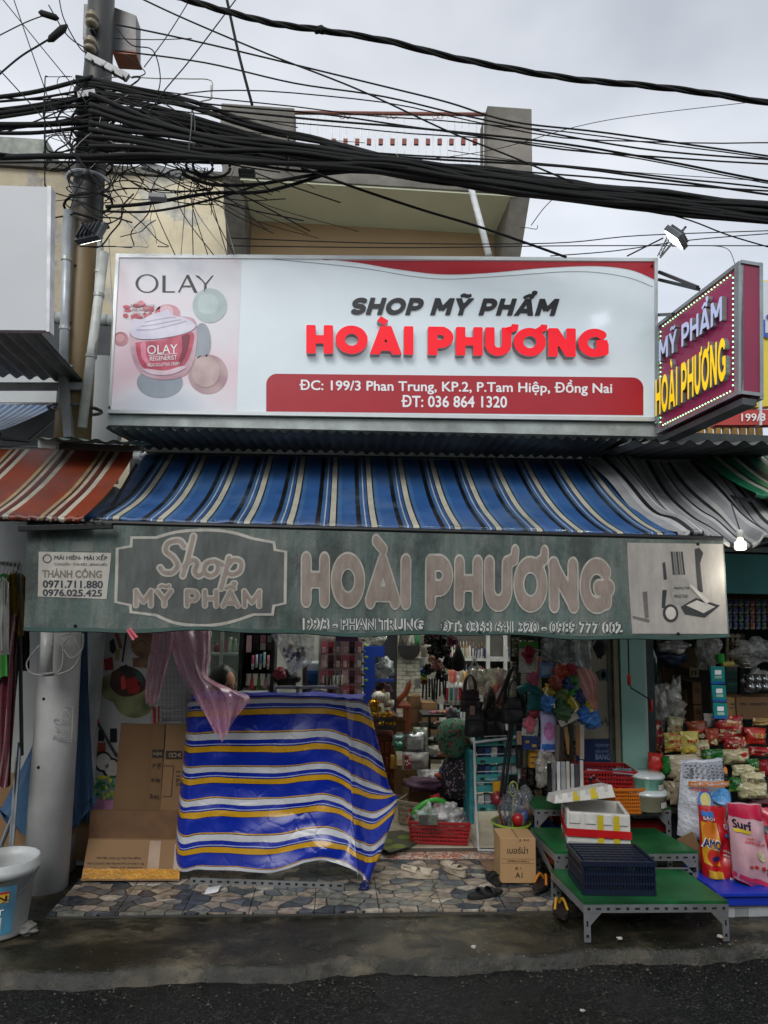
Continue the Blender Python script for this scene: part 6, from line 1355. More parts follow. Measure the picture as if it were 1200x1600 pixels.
def basket(c, w_, d, h, col, label, rows_=4, cols_=10, rz_=0, name='basket', flare=.9, parent=None, wall=.004):
    """plastic basket: rim, pierced sides made of bars, floor"""
    t = thing(name, label, 'basket', c); t.rotation_euler.z = rz_; m = mat(col, .35, var=.08, bmp=0)
    mb = MB(); mb.box((0, 0, .004), (w_*flare, d*flare, .008)); ob('floor', mb, m, t, local=True)
    mb = MB()
    for a, b in (((-1, -1), (1, -1)), ((1, -1), (1, 1)), ((1, 1), (-1, 1)), ((-1, 1), (-1, -1))): mb.bar((a[0]*w_/2, a[1]*d/2, h), (b[0]*w_/2, b[1]*d/2, h), .012, .016)
    ob('rim', mb, m, t, local=True, bev=.002)
    for sx, sy in ((0, -1), (0, 1), (-1, 0), (1, 0)):
        mb = MB(); L_ = w_ if sy else d; nn = cols_ if sy else max(4, int(cols_*d/w_))
        def pt(s_, z): k = flare+(1-flare)*z/h; return V((s_*w_/2*k, sy*d/2*k, z)) if sy else V((sx*w_/2*k, s_*d/2*k, z))
        for i in range(nn+1): s_ = -1+2*i/nn; mb.bar(pt(s_, .004), pt(s_, h), L_/nn*.42, wall, up=(0, 1, 0) if sy else (1, 0, 0))
        for j in range(rows_+1): z = .012+(h-.02)*j/rows_; mb.bar(pt(-1, z), pt(1, z), h/rows_*.34 if 0 else wall, h/rows_*.36)
        ob('side_lattice', mb, m, t, local=True)
    return t
def carton(c, w_, d, h, rz_, m, label, marks=(), name='cardboard_box', flaps=False):
    t = thing(name, label, 'box', c); t.rotation_euler.z = rz_; mb = MB(); mb.box((0, 0, h/2), (w_, d, h)); ob('carton', mb, m, t, local=True, bev=.003)
    mb = MB(); mb.box((0, 0, h+.001), (.004, d*.98, .001)); ob('seam', mb, ink, t, local=True)
    for s_, u0, v0, u1, v1, mm in marks:
        vs, fs = txt(s_, .012) if s_ else (sqr, [(0, 1, 2, 3)]); x0, y0, x1, y1 = rng(vs); mb = MB()
        mb.add([(-w_/2+w_*(u0+(u1-u0)*(a-x0)/(x1-x0)), -d/2-(.0015 if s_ is None else .002), h*(v0+(v1-v0)*(b-y0)/(y1-y0))) for a, b in vs], fs); ob('print', mb, mm, t, local=True)
    return t
def bagsolo(c, r_, m, label, name='plastic_bag', cat='plastic bag', seed=1, amp=.35, pinch=0, group=None, fr=1.8): mb = MB(); mb.blob(c, r_, seed, amp, 22, fr, pinch); return solo(name, label, cat, mb, m, group, smooth=True)
# ================================================================ INSIDE: LEFT
gc = thing('glass_cabinet', 'white framed glass display cabinet against the left shop wall', 'cabinet', P(350, 1180, 6.4)*1.0)
gc.location.z = .03; x0_, x1_ = P(318, 1000, 6.3).x, P(376, 1000, 6.3).x; zt_ = P(350, 962, 6.3).z
m_wf = mat('c5c9c8', .4, bmp=0); m_gl = film('bcd0cc', .18, .05, 2)
for x in (x0_, (x0_+x1_)/2, x1_):
    mb = MB(); mb.box((x, 6.3, zt_/2+.1), (.03, .03, zt_)); ob('frame', mb, m_wf, gc)
for z in (.1, .6, .98, 1.26, 1.56, zt_):
    mb = MB(); mb.box(((x0_+x1_)/2, 6.5, z), (x1_-x0_, .4, .015)); ob('shelf', mb, mat('aab4b2', .3, bmp=0), gc)
for xa, xb in ((x0_, (x0_+x1_)/2), ((x0_+x1_)/2, x1_)):
    mb = MB(); mb.box(((xa+xb)/2, 6.285, zt_/2+.1), (xb-xa-.03, .004, zt_-.1)); ob('glass_door', mb, m_gl, gc)
mb = MB(); mb.box(((x0_+x1_)/2, 6.72, zt_/2), (x1_-x0_, .02, zt_)); ob('back', mb, mat('6a706c', .6), gc)
PAL = [('white', 'c8c8c2', 'c8c8c2'), ('pink', 'b85a72', 'd0d0d0'), ('amber', '8a4a1c', '202020'), ('pale green', '7fa07c', 'd0d0c8'), ('red', '9c2028', 'c8c0b8'), ('blue', '2a4a9c', 'c8ccd0')]
for z, hh_ in ((1.27, 20), (1.57, 22), (.99, 20)):
    yb = None; n_ = 7
    for i in range(n_):
        x = x0_+.04+(x1_-x0_-.08)*i/(n_-1); cn, cv, cap = R.choice(PAL[:5]); mb, zc = bottle_me(.02, R.uniform(.09, .15), R.choice(['cap', 'jar', 'pump'])); me = mb.mesh(True); me.materials.append(mat(cv, .3, bmp=0)); o = bpy.data.objects.new('bottle', me); sc.collection.objects.link(o); o.location = (x, 6.5, z)
        tag(o, cn+' bottle on a shelf inside the glass cabinet', 'bottle', 'bottles in the glass cabinet')
# black shelf unit
bs = thing('black_rack', 'tall black display rack beside the glass cabinet', 'rack', V((P(400, 1180, 6.1).x, 6.2, .03))); xa, xb = P(378, 1000, 6.1).x, P(428, 1000, 6.1).x
mb = MB(); mb.box(((xa+xb)/2, 6.35, 1.15), (xb-xa, .03, 2.24)); ob('back', mb, mat('121314', .7), bs)
for x in (xa, xb): mb = MB(); mb.box((x, 6.2, 1.15), (.03, .3, 2.24)); ob('side', mb, mat('17181a', .6), bs)
mb = MB(); mb.bar(P(378, 1083, 6.0), P(420, 1074, 6.3), .3, .02); ob('shelf', mb, m_wf, bs)
for i in range(7): pack(388+i*5.5, 1062+(i % 2)*6, 8, 18, 6.1, .02, mat(['c7bcb2', 'b0353e', 'd0cfc8', '5a7a4a', 'd8d4c8', 'b08c8c', 'c9c9c9'][i], .4), ['beige', 'red', 'white', 'green', 'cream', 'rose', 'pale grey'][i]+' sachet on the low white shelf of the black rack', wr=.05, group='sachets on the black rack')
for i, (cn, cv) in enumerate([('pink', 'c04a72'), ('white', 'c8c8d0'), ('blue', '3c6aa8'), ('mint', '8fc4a8'), ('rose', 'c97a92')]): shelf_row(392+i*6, 397+i*6, 1046-(i % 2)*3, 6.05, 24, 1, [(cn, cv, 'd8d8d8')], 'tube', 'on a hook card of the black rack')
for i in range(6): mb = MB(); mb.box(P(400+(i % 3)*11, 998+(i//3)*12, 6.1), (.045, .01, .06)); solo('hook_card', ['dark', 'pink', 'grey', 'black', 'silver', 'brown'][i]+' carded accessory hanging on the black rack', 'card', mb, mat(['2a2422', 'b06a82', '8a8a8a', '151515', '9a9a9a', '4a3426'][i], .5), 'carded accessories')
mb = MB(); mb.box(P(389, 1006, 6.0), (.04, .012, .14)); solo('hook_card', 'long pink card hanging high on the black rack', 'card', mb, mat('c9a0a8', .4))
# counter frame behind the tarp
rr_ = thing('rail_frame', 'pale metal rail frame standing behind the tarp top', 'rail', P(480, 1088, 5.3))
for a, b in (((430, 1074), (528, 1074)), ((430, 1074), (430, 1092)), ((528, 1074), (528, 1092)), ((465, 1074), (465, 1092))): mb = MB(); mb.bar(P(*a, 5.35), P(*b, 5.35), .022, .022); ob('rail', mb, mat('a8aaa8', .4, .2), rr_)
# hanging clear bag with oddments
hb_ = thing('plastic_bag', 'clear plastic bag full of small dark oddments hanging below the banner', 'plastic bag', P(458, 1020, 5.2))
mb = MB(); a, b, c_, d_ = P(421, 986, 5.2), P(492, 986, 5.2), P(490, 1034, 5.2), P(452, 1056, 5.2)
cl_ = cat_spline([P(421, 985, 5.2), P(430, 1005, 5.2), P(444, 1030, 5.2), P(452, 1054, 5.2)], 5); crr = cat_spline([P(492, 985, 5.2), P(491, 1010, 5.2), P(488, 1034, 5.2), P(456, 1056, 5.2)], 5); n_ = len(cl_)
for sg in (-1, 1): mb.add([cl_[j].lerp(crr[j], k/10)+V((0, sg*.07*sin(pi*k/10)*sin(pi*(j+1)/(n_+1))+.02*noise.noise(V((k*.6, j*.5, sg))), 0)) for j in range(n_) for k in range(11)], [(j*11+k, j*11+k+1, (j+1)*11+k+1, (j+1)*11+k) for j in range(n_-1) for k in range(10)])
ob('bag', mb, film('d4d4cc', .32), hb_, smooth=True)
for i in range(14): mb = MB(); mb.blob(P(450+R.uniform(-10, 26), 1026+R.uniform(-16, 12), 5.2), R.uniform(.012, .03), i, .4, 8); ob('oddment', mb, mat(R.choice(['1c1c20', '3a3030', '8a7458', '4a3a48', 'a08c70']), .6), hb_)
# air cooler
ac = thing('air_cooler', 'blue and white air cooler standing behind the rail', 'cooler', P(492, 1120, 6.8)); ac.location.z = .03
a, b = P(482, 1036, 6.8), P(506, 1200, 6.8)
mb = MB(); mb.box(((a.x+b.x)/2, 6.95, a.z/2), (b.x-a.x+.12, .3, a.z)); ob('body', mb, mat('a8b0b8', .4), ac, bev=.01)
mb = MB(); mb.box(((a.x+b.x)/2, 6.79, a.z-.22), (b.x-a.x+.04, .01, .3)); ob('grille', mb, mat('2a5ea0', .4), ac)
for i in range(8): mb = MB(); mb.box(((a.x+b.x)/2, 6.78, a.z-.1-.034*i), (b.x-a.x, .01, .008)); ob('slat', mb, mat('16345e', .4), ac)
mb = MB(); mb.bar(P(476, 1040, 6.6), P(476, 1092, 6.6), .04, .04); solo('wooden_post', 'dark brown wooden post beside the air cooler', 'post', mb, mat('3a2018', .6))
bagsolo(P(446, 1062, 5.6), (.09, .07, .07), mat('15151a', .6), 'dark cloth bundle behind the tarp', 'cloth_bundle', 'bundle', 3); bagsolo(P(498, 1080, 5.5), (.06, .05, .03), film('b8b4b0', .5), 'small clear bag lying on the counter behind the tarp', seed=5)
bagsolo(P(437, 1052, 5.5), (.05, .04, .04), mat('8c3a44', .7), 'dark red cloth ball behind the tarp', 'cloth_bundle', 'bundle', 8)
# rack of pink packets
rp = thing('display_rack', 'rack of pink carded packets in the middle of the shop', 'rack', V((P(535, 1190, 6.4).x, 6.5, .03))); xa, xb = P(500, 1000, 6.4).x, P(566, 1000, 6.4).x
for x in (xa, (xa+xb)/2, xb): mb = MB(); mb.box((x, 6.46, 1.1), (.02, .02, 2.2)); ob('post', mb, mat('b4b4b0', .5), rp)
for y in (996, 1016, 1040, 1064, 1078): mb = MB(); mb.bar(P(500, y, 6.43), P(566, y, 6.43), .02, .02); ob('crossbar', mb, mat('b4b4b0', .5), rp)
mb = MB(); mb.box(((xa+xb)/2, 6.6, 1.1), (xb-xa, .02, 2.2)); ob('back', mb, mat('7d7a76', .7), rp)
for j, (y, h) in enumerate(((1012, 22), (1034, 24), (1058, 24), (1078, 16))):
    for i in range(6):
        c_ = [('pink', 'b0566c'), ('dusty rose', '8f5560'), ('dark plum', '4a2a3a'), ('pale pink', 'c79aa4'), ('grey', '77757a'), ('red', '93303c')][(i*5+j*3) % 6]
        a_ = P(506+i*11, y, 6.38); mb = MB(); mb.box(a_, (9.4/ppm(6.38), .012, h*.86/ppm(6.38))); t = thing('hook_card', '%s carded packet, %s of the pink packet rack' % (c_[0], ['top row', 'second row', 'third row', 'bottom row'][j]), 'card', a_, 'cards on the pink packet rack'); ob('card', mb, mat(c_[1], .4, var=.1), t)
        mb = MB(); mb.box(a_+V((0, -.012, -.02)), (5.5/ppm(6.38), .014, h*.4/ppm(6.38))); ob('blister', mb, mat(['c9b8b4', '2a2226', 'b8a0a0'][i % 3], .25), t, bev=.003)
pack(512, 995, 16, 12, 6.3, .02, mat('b9b0a8', .5), 'pale box label card at the top of the pink rack', wr=.02); prism(524, 988, 560, 1002, 6.3, .05, mat('3a2244', .4), 'carton', 'long dark purple carton on top of the pink rack', 'box')
for i in range(5): shelf_row(506+i*6, 512+i*6, 1072, 6.0, 26, 1, [('black', '141416', '3a3a3a')], 'cap', 'on the counter beside the pink rack')
# green spectacles strip
for i in range(9): mb = MB(); mb.blob(P(568+(i % 2)*4, 1000+i*9, 6.2), (.02, .01, .012), i, .2, 8); solo('keyring', 'lime green trinket on the strip beside the blue panel', 'keyring', mb, mat('7c9a3a' if i % 2 else '20301a', .4), 'trinkets on the strip')
# blue panel cabinet
bp = thing('blue_cabinet', 'bright blue open shelf panel in the middle of the shop', 'cabinet', V((P(585, 1190, 6.9).x, 7, .03))); m_bl = mat('1440a8', .5, var=.06)
for c4 in (((568, 1010), (601, 1010), (601, 1026), (568, 1026)), ((568, 1026), (586, 1026), (586, 1200), (568, 1200)), ((586, 1061), (616, 1061), (616, 1065), (586, 1065))): ob('panel', slab4(*c4, 6.9, .05), m_bl, bp)
mb = MB(); mb.box((P(600, 1000, 7.2).x, 7.3, 1.0), (.3, .02, 2)); ob('back', mb, mat('1a1c22', .7), bp)
bagsolo(P(600, 1043, 6.95), (.09, .06, .1), film('a0a8a8', .55), 'crumpled clear bag on the blue shelf panel', seed=9, amp=.4); bagsolo(P(598, 1080, 7.0), (.08, .06, .07), mat('4a2a2e', .6), 'dark maroon bag low on the blue shelf panel', seed=6)
bagsolo(P(585, 996, 6.5), (.11, .05, .07), film('c8ccc4', .6), 'clear bag hanging above the blue panel', seed=12)
# altar cabinet with lucky cats
al = thing('altar_cabinet', 'carved red wooden altar cabinet right of the tarp', 'cabinet', V((P(603, 1190, 6.3).x, 6.4, .03))); m_rw = mat('5a1e12', .4, var=.3, scale=14, bmp=.6); xa, xb = P(584, 1118, 6.3).x, P(620, 1118, 6.3).x; za = P(600, 1118, 6.3).z
mb = MB(); mb.box(((xa+xb)/2, 6.45, za-.01), (xb-xa, .34, .025)); ob('top', mb, m_rw, al, bev=.003)
mb = MB(); mb.box(((xa+xb)/2, 6.47, (za-.16)/2), (xb-xa-.02, .28, za-.2)); ob('body', mb, m_rw, al, bev=.004)
for x in (xa+.012, xb-.012): mb = MB(); mb.box((x, 6.31, za-.1), (.022, .022, .17)); ob('post', mb, m_rw, al)
for i in range(4):
    for j in range(3): mb = MB(); mb.box((xa+.03+i*(xb-xa-.06)/3, 6.325, za-.28-.13*j), (.03, .02, .09)); ob('carved_panel', mb, mat('7a3a1c', .4, bmp=.6), al, bev=.006)
for i in range(5): mb = MB(); mb.blob(P(592+i*6, 1130, 6.3), .018, i, .3, 8); solo('gold_ornament', 'small gold ornament in the niche of the altar cabinet', 'ornament', mb, mat('b08a2a', .25, .8), 'ornaments in the altar niche')
def luckycat(px, py, Y, s, label, mbody, mt):
    t = thing('cat_figurine', label, 'figurine', P(px, py, Y)); c = P(px, py, Y)
    mb = MB(); mb.lathe([(0, 0), (.03*s, 0), (.036*s, .015*s), (.03*s, .045*s), (.022*s, .06*s)], c, 16); ob('body', mb, mbody, t, smooth=True)
    mb = MB(); mb.blob(c+V((0, 0, .078*s)), (.034*s, .028*s, .027*s), 1, .0, 14); ob('head', mb, mbody, t, smooth=True)
    for e in (-1, 1):
        mb = MB(); mb.lathe([(.010*s, 0), (.0, .018*s)], c+V((e*.02*s, 0, .098*s)), 6); ob('ear', mb, mt, t)
        mb = MB(); mb.blob(c+V((e*.012*s, -.027*s, .082*s)), .003*s, 1, 0, 6); ob('eye', mb, mat('111111', .3), t)
    mb = MB(); mb.tube([c+V((.03*s, -.01*s, .045*s)), c+V((.042*s, -.012*s, .07*s)), c+V((.04*s, -.014*s, .1*s))], [.009*s, .009*s, .010*s], 8); ob('paw', mb, mbody, t, smooth=True)
    mb = MB(); mb.lathe([(.026*s, .055*s), (.028*s, .06*s), (.024*s, .064*s)], c, 14); ob('collar', mb, mat('a82020', .3), t)
    mb = MB(); mb.tube([c+V((0, -.032*s, .03*s)), c+V((0, -.04*s, .03*s))], .012*s, 10); ob('coin', mb, mat('c9a02a', .2, .8), t)
wc = mat('d0cbc0', .25, bmp=0); gd = mat('b98a28', .22, .8, bmp=0)
luckycat(591, 1116, 6.2, 1.9, 'large white and gold beckoning cat on the altar cabinet', wc, gd); luckycat(582, 1114, 6.15, 1.1, 'small gold beckoning cat left on the altar cabinet', gd, gd); luckycat(604, 1117, 6.2, 1.3, 'small white beckoning cat right on the altar cabinet', wc, gd)
for i in range(4): mb = MB(); mb.lathe([(.018, 0), (.024, .01), (.02, .03), (.012, .04)], P(583+i*9, 1120, 6.12), 10); solo('offering_cup', 'little gold offering cup at the front of the altar cabinet', 'cup', mb, gd, 'offering cups')
# wooden chair
ch_ = thing('wooden_chair', 'reddish wooden chair with a slanting back by the brick wall', 'chair', V((P(625, 1180, 7.4).x, 7.5, .03))); m_w = mat('6e2c16', .4, var=.2, scale=10)
mb = MB(); a, b = P(641, 1062, 7.4), P(622, 1095, 7.4); mb.tube(cat_spline([a, a.lerp(b, .5)+V((.02, 0, -.02)), b, P(618, 1104, 7.4)], 5), [.012]*2+[.03]*13+[.02], 8); ob('backrest', mb, m_w, ch_, smooth=True)
mb = MB(); z_ = P(620, 1104, 7.4).z; c = P(625, 1104, 7.4); mb.box((c.x, 7.55, z_), (.22, .35, .03)); ob('seat', mb, m_w, ch_, bev=.006)
for dx in (-.08, .08):
    for dy in (-.13, .13): mb = MB(); mb.box((c.x+dx, 7.55+dy, (z_-.02)/2+.01), (.035, .035, z_-.04)); ob('leg', mb, m_w, ch_)
# hat, switch on the brick wall
mb = MB(); mb.tube([P(640, 1011, 8.5), P(640, 1011, 8.52)], .001, 4); c = P(639, 1013, 8.5); mb = MB(); mb.tube([c, c+V((0, .02, 0)), c+V((0, .05, 0))], [.14, .14, .08], 20); solo('wall_hat', 'round black hat hanging on the white brick wall', 'hat', mb, mat('15161a', .7), smooth=False)
mb = MB(); mb.box(P(640, 1045, 8.56), (.06, .03, .06)); solo('light_switch', 'white switch box on the brick wall', 'switch', mb, mat('b8b8b0', .4), bev=.004)
mb = MB(); mb.box(P(623, 1022, 8.57), (.06, .02, .08)); solo('wall_card', 'small beige card pinned on the brick wall', 'card', mb, mat('9a8a6a', .6), bev=.002)
for i, (x, cn, cv) in enumerate([(606, 'brown', '5a4438'), (617, 'beige', 'a8927c'), (630, 'grey', '6a6866'), (642, 'white', 'b0b0a8'), (653, 'green', '3c7a50')]): pack(x, 995, 12, 26, 7.6, .05, mat(cv, .5), cn+' bag hanging high before the brick wall', 'bag', wr=.3, name='hanging_bag')
# cartons by the wall
for (x0, y0, x1, y1, Y, lb, mk) in [(639, 1088, 657, 1118, 7.7, 'upper small brown carton with printed brand word by the brick wall', [('sunsilk', (641, 1103, 655, 1108), ink)]), (637, 1118, 657, 1146, 7.7, 'lower small brown carton under the printed one', [('Lavie', (641, 1128, 655, 1133), ink)]), (659, 1098, 682, 1130, 7.6, 'tan carton beside the printed carton stack', [('No.', (664, 1112, 672, 1117), ink)]), (619, 1125, 636, 1144, 7.5, 'cream carton with thin lines at the foot of the chair', [(None, (622, 1129, 634, 1130), ink), (None, (622, 1134, 634, 1135), ink), (None, (622, 1139, 634, 1140), ink)]), (616, 1196, 660, 1242, 6.25, 'large tan carton on the floor left of the bags', [('L3', (636, 1210, 645, 1215), ink)]), (657, 1130, 682, 1146, 7.6, 'low brown carton under the tan carton', [])]:
    prism(x0, y0, x1, y1, Y, .22, m_card2 if 'tan' in lb else m_card, 'cardboard_box', lb, 'box', None, mk)
prism(637, 1146, 690, 1200, 7.72, .3, mat('6a665c', .7), 'low_counter', 'low grey counter carrying the carton stack', 'counter')
bagsolo(P(661, 1141, 7.3), (.05, .05, .04), mat('9c1c24', .3), 'shiny red bag beside the carton stack', seed=3)
# silver parcel bags
tg = pack(648, 1160, 32, 30, 6.0, .12, mat('9a9da0', .2, .6, var=.2, scale=30, bmp=.6), 'silver foil parcel bag with printed panel on the pile', 'bag', mat('b8bab8', .4, var=.4, scale=60), name='parcel_bag')
pack(657, 1150, 22, 26, 6.1, .1, film('c0d4c0', .6), 'pale green plastic bag behind the silver parcel', 'plastic bag', name='plastic_bag'); pack(624, 1166, 14, 14, 6.0, .08, mat('2a7a60', .3), 'teal packet left of the silver parcel', seed=4); pack(622, 1156, 18, 16, 6.1, .1, mat('7a9a98', .4), 'pale teal packet behind the teal one', seed=5)
pack(676, 1172, 24, 14, 6.0, .07, film('c8c8c0', .7), 'clear bag of white goods right of the silver parcel', 'plastic bag', name='plastic_bag')
pack(649, 1189, 42, 26, 5.95, .14, mat('a9a8a4', .35, var=.1), 'clear tote with red letters on the carton', 'bag', name='tote_bag', txts=[([(0, 0), (1, 0), (1, 1), (0, 1)], .06, .12, .34, .9, mat('a83440', .4)), ('VA', .08, .35, .3, .6, m_wh)])
pack(615, 1190, 10, 20, 6.0, .06, mat('b08a2a', .3), 'gold packet beside the red altar foot', seed=2)
# ================================================================ INSIDE: MIDDLE
# scrunchies / wigs
def fluffy(cx, cy, Y, rpx, m, label, seed, n=46):
    t = MB(); r = rpx/ppm(Y); c = P(cx, cy, Y); rr = random.Random(seed)
    for i in range(n):
        d = V((rr.gauss(0, 1), rr.gauss(0, .7), rr.gauss(0, 1))).normalized()*r*rr.uniform(.4, 1); t.blob(c+d, r*rr.uniform(.18, .34), rr.random()*9, .5, 6, 2.5)
    o = solo('hair_scrunchie', label, 'scrunchie', t, m, 'fluffy scrunchies hanging in a column'); o['kind'] = 'thing'; del o['kind']; return o
bkf = mat('0d0c0e', .8, var=.3, scale=40, bmp=.8)
for i, (x, y, r, cn, cv) in enumerate([(672, 1000, 9, 'black', 0), (688, 1000, 11, 'black', 0), (680, 1018, 12, 'black', 0), (696, 1016, 9, 'jet black', 0), (702, 1034, 10, 'black', 0), (684, 1042, 10, 'dusty pink', '9a6a66'), (668, 1046, 8, 'dark', 0), (690, 1056, 9, 'black', 0), (674, 1030, 6, 'beige', '9a7a60'), (682, 990, 6, 'mauve', '7a4a60'), (706, 1000, 9, 'speckled plum', '5a2a38')]):
    fluffy(x, y, 5.9-.02*i, r, bkf if not cv else mat(cv, .8, var=.3, scale=60, bmp=.8), '%s fluffy scrunchie, %s of the hanging column' % (cn, ['top left', 'top middle', 'upper centre', 'right hand side', 'lower right', 'lower middle', 'far left', 'bottom', 'left side', 'very top', 'top right'][i]), i*7+3)
mb = MB(); mb.lathe([(.0, -.1), (.05, -.08), (.055, 0), (.03, .06), (.01, .12)], P(716, 1030, 5.6), 14, sy=.5); solo('black_hat', 'black knitted cap hanging beside the scrunchies', 'hat', mb, mat('141416', .8, bmp=.6), smooth=True)
for i, (x, y, cn, cv) in enumerate([(661, 1000, 'pale', 'b0aca0'), (662, 1018, 'cream', 'a8a090'), (660, 1034, 'white', 'b8b8b4'), (653, 1066, 'white', 'b4b4b0')]): pack(x, y, 10, 17, 6.1, .02, mat(cv, .5), cn+' carded item left of the scrunchies, number %s from the top' % ['one', 'two', 'three', 'four'][i], 'card', wr=.03, name='hook_card')
for i, (cn, cv) in enumerate([('blue', '2a5ab0'), ('green', '3a8a3a'), ('yellow', 'a8a030'), ('brown', '6a3a20')]): bagsolo(P(662, 1048+i*6, 5.85), (.028, .02, .02), mat(cv, .8, bmp=.5), cn+' pompom on the rainbow tassel', 'pompom', 'pompom', i, .3)
for i in range(9): mb = MB(); x = 662+i*4.3; mb.tube([P(x, 1060, 5.95), P(x+R.uniform(-2, 2), 1085+R.uniform(0, 12), 5.95)], .008, 6); solo('hair_tie', 'dark hair tie strand below the scrunchies', 'hair tie', mb, mat(R.choice(['18181a', '2a2a30', '4a4a50']), .5), 'hair tie strands')
# back wall shelves with bottles (white framed)
sh = thing('shelf_unit', 'white framed shelf unit of shampoo bottles at the back', 'shelf', V((P(765, 1100, 8.0).x, 8.2, .03))); Ysh = 8.0
xa, xb = P(690, 1000, Ysh).x, P(870, 1000, Ysh).x
for y in (1031, 1062, 1094, 1124, 1160): mb = MB(); z_ = P(780, y, Ysh).z; mb.box(((xa+xb)/2, Ysh+.15, z_), (xb-xa, .34, .03)); ob('shelf', mb, m_wf, sh)
for x in (690, 762, 789, 828, 870): mb = MB(); mb.box((P(x, 1000, Ysh).x, Ysh-.01, 1.1), (.04, .04, 2.2)); ob('upright', mb, m_wf, sh)
mb = MB(); mb.box(((xa+xb)/2, Ysh+.33, 1.1), (xb-xa, .02, 2.2)); ob('back', mb, mat('55524e', .8), sh)
PB = [('red', 'a82a30', 'c8c0b8'), ('green', '5a8a4a', 'd0d0c8'), ('white', 'c8c8c2', 'b02a2a'), ('purple', '2c2a5a', 'a88a3a'), ('orange', 'b0642a', 'd0c8b8'), ('pink', 'b86a80', 'd0d0d0'), ('blue', '3a5a9a', 'c8ccd0')]
shelf_row(694, 736, 1030, Ysh, 30, 9, [PB[0], PB[1], PB[2], PB[4]], 'pump', 'on the top back shelf'); shelf_row(737, 760, 1030, Ysh, 28, 5, [PB[3]], 'pump', 'at the right of the top back shelf')
shelf_row(790, 826, 1031, Ysh, 22, 6, [PB[2], PB[5], PB[6]], 'cap', 'on the top shelf behind the glass'); shelf_row(694, 740, 1061, Ysh, 24, 10, PB, 'pump', 'on the second back shelf'); shelf_row(745, 868, 1062, Ysh, 22, 20, PB, 'cap', 'on the second back shelf')
shelf_row(700, 760, 1093, Ysh, 22, 10, [PB[2], PB[5], PB[0]], 'tube', 'on the third back shelf'); shelf_row(765, 868, 1093, Ysh, 22, 15, PB, 'pump', 'on the third back shelf'); shelf_row(694, 868, 1123, Ysh, 22, 24, PB, 'cap', 'on the fourth back shelf')
shelf_row(829, 868, 1031, Ysh, 26, 6, PB, 'pump', 'right end of the top back shelf')
# white refill pouches
for i in range(6): pack(699+i*7, 1084, 11, 34, 6.8-.05*i, .06, mat('b4b4b0', .4, var=.1), 'white refill pouch standing in the middle row', 'pouch', mat(['b02a38', '3a8a7a', '8a8a9a'][i % 3], .4), name='refill_pouch', group='white refill pouches')
for i in range(8): pack(705+i*5, 1058+(i % 3)*4, 8, 26, 7.0, .04, mat(['c9785a', 'b85a6a', 'd0c8b8', 'a8a8a0', 'c99a4a', 'c4c4c0', '9a5a4a', 'b8b0a0'][i], .4), ['orange', 'pink', 'cream', 'grey', 'yellow', 'white', 'brown', 'beige'][i]+' pouch leaning in the row above the refill pouches', 'pouch', name='refill_pouch')
prism(684, 1058, 702, 1100, 6.9, .1, mat('b8b4ae', .5), 'carton', 'pale carton with grey lettering beside the refill pouches', 'box', None, [('Dove', (687, 1078, 699, 1084), mat('5a5a6a', .5))])
# low black shelf with bits
lt_ = thing('low_shelf', 'low black shelf of jumbled small goods left of the green cap', 'shelf', V((P(685, 1190, 6.2).x, 6.3, .03)))
for y in (1119, 1138, 1160, 1185): mb = MB(); z_ = P(685, y, 6.2).z; mb.box((P(688, y, 6.2).x, 6.35, z_), (.32, .3, .02)); ob('shelf', mb, mat('1a1b1d', .5), lt_)
for x in (671, 716): mb = MB(); mb.box((P(x, 1100, 6.2).x, 6.2, .75), (.02, .02, 1.5)) if False else mb.bar(P(x, 1118, 6.2), P(x, 1236, 6.2), .02, .02); ob('post', mb, mat('1a1b1d', .5), lt_)
for j, (y, n_) in enumerate(((1114, 12), (1131, 10), (1155, 10), (1180, 9))):
    for i in range(n_):
        cn, cv = R.choice([('white', 'b8b8b0'), ('blue', '4a6a9a'), ('pink', 'b8707c'), ('orange', 'b8642a'), ('teal', '3a8a8a'), ('black', '1c1c1e'), ('red', '8c2a30')]); mb = MB(); mb.blob(P(673+i*44/n_+2, y-1, 6.2-R.random()*.12), (R.uniform(.014, .03), .02, R.uniform(.01, .02)), i+j, .4, 8); solo('trinket', '%s trinket lying on the %s of the low black shelf' % (cn, ['top', 'second level', 'third level', 'bottom level'][j]), 'trinket', mb, mat(cv, .4), 'jumbled trinkets on the low shelf', smooth=True)
# green patterned bonnet bundle
def leafm(c1, c2, c3, s_=60):
    m, nt, p = base('leaf_print'); v = N(nt, 'ShaderNodeTexVoronoi'); v.inputs['Scale'].default_value = s_; t = N(nt, 'ShaderNodeTexCoord'); nt.links.new(t.outputs['Object'], v.inputs[0]); s = N(nt, 'ShaderNodeSeparateColor'); nt.links.new(v.outputs['Color'], s.inputs[0])
    nt.links.new(ramp(nt, s.outputs[0], ((0, lin(c1)), (.6, lin(c2)), (.84, lin(c3))), True), p.inputs['Base Color']); p.inputs['Roughness'].default_value = .75; bump(nt, p, nz(nt, 20, 4), .7, .01); return m
mb = MB(); c = P(710, 1150, 5.35); mb.lathe([(.0, -.15), (.06, -.15), (.11, -.1), (.135, -.02), (.12, .06), (.08, .11), (.03, .13), (0, .13)], c, 40, wob=lambda a, z: 1+.06*sin(13*a+z*20)+.08*noise.noise(V((cos(a)*2, sin(a)*2, z*14)))); solo('shower_cap', 'round green floral bonnet bundle hanging in the middle', 'cap', mb, leafm('3f7a5e', '1f4436', '8a3a34'), smooth=True)
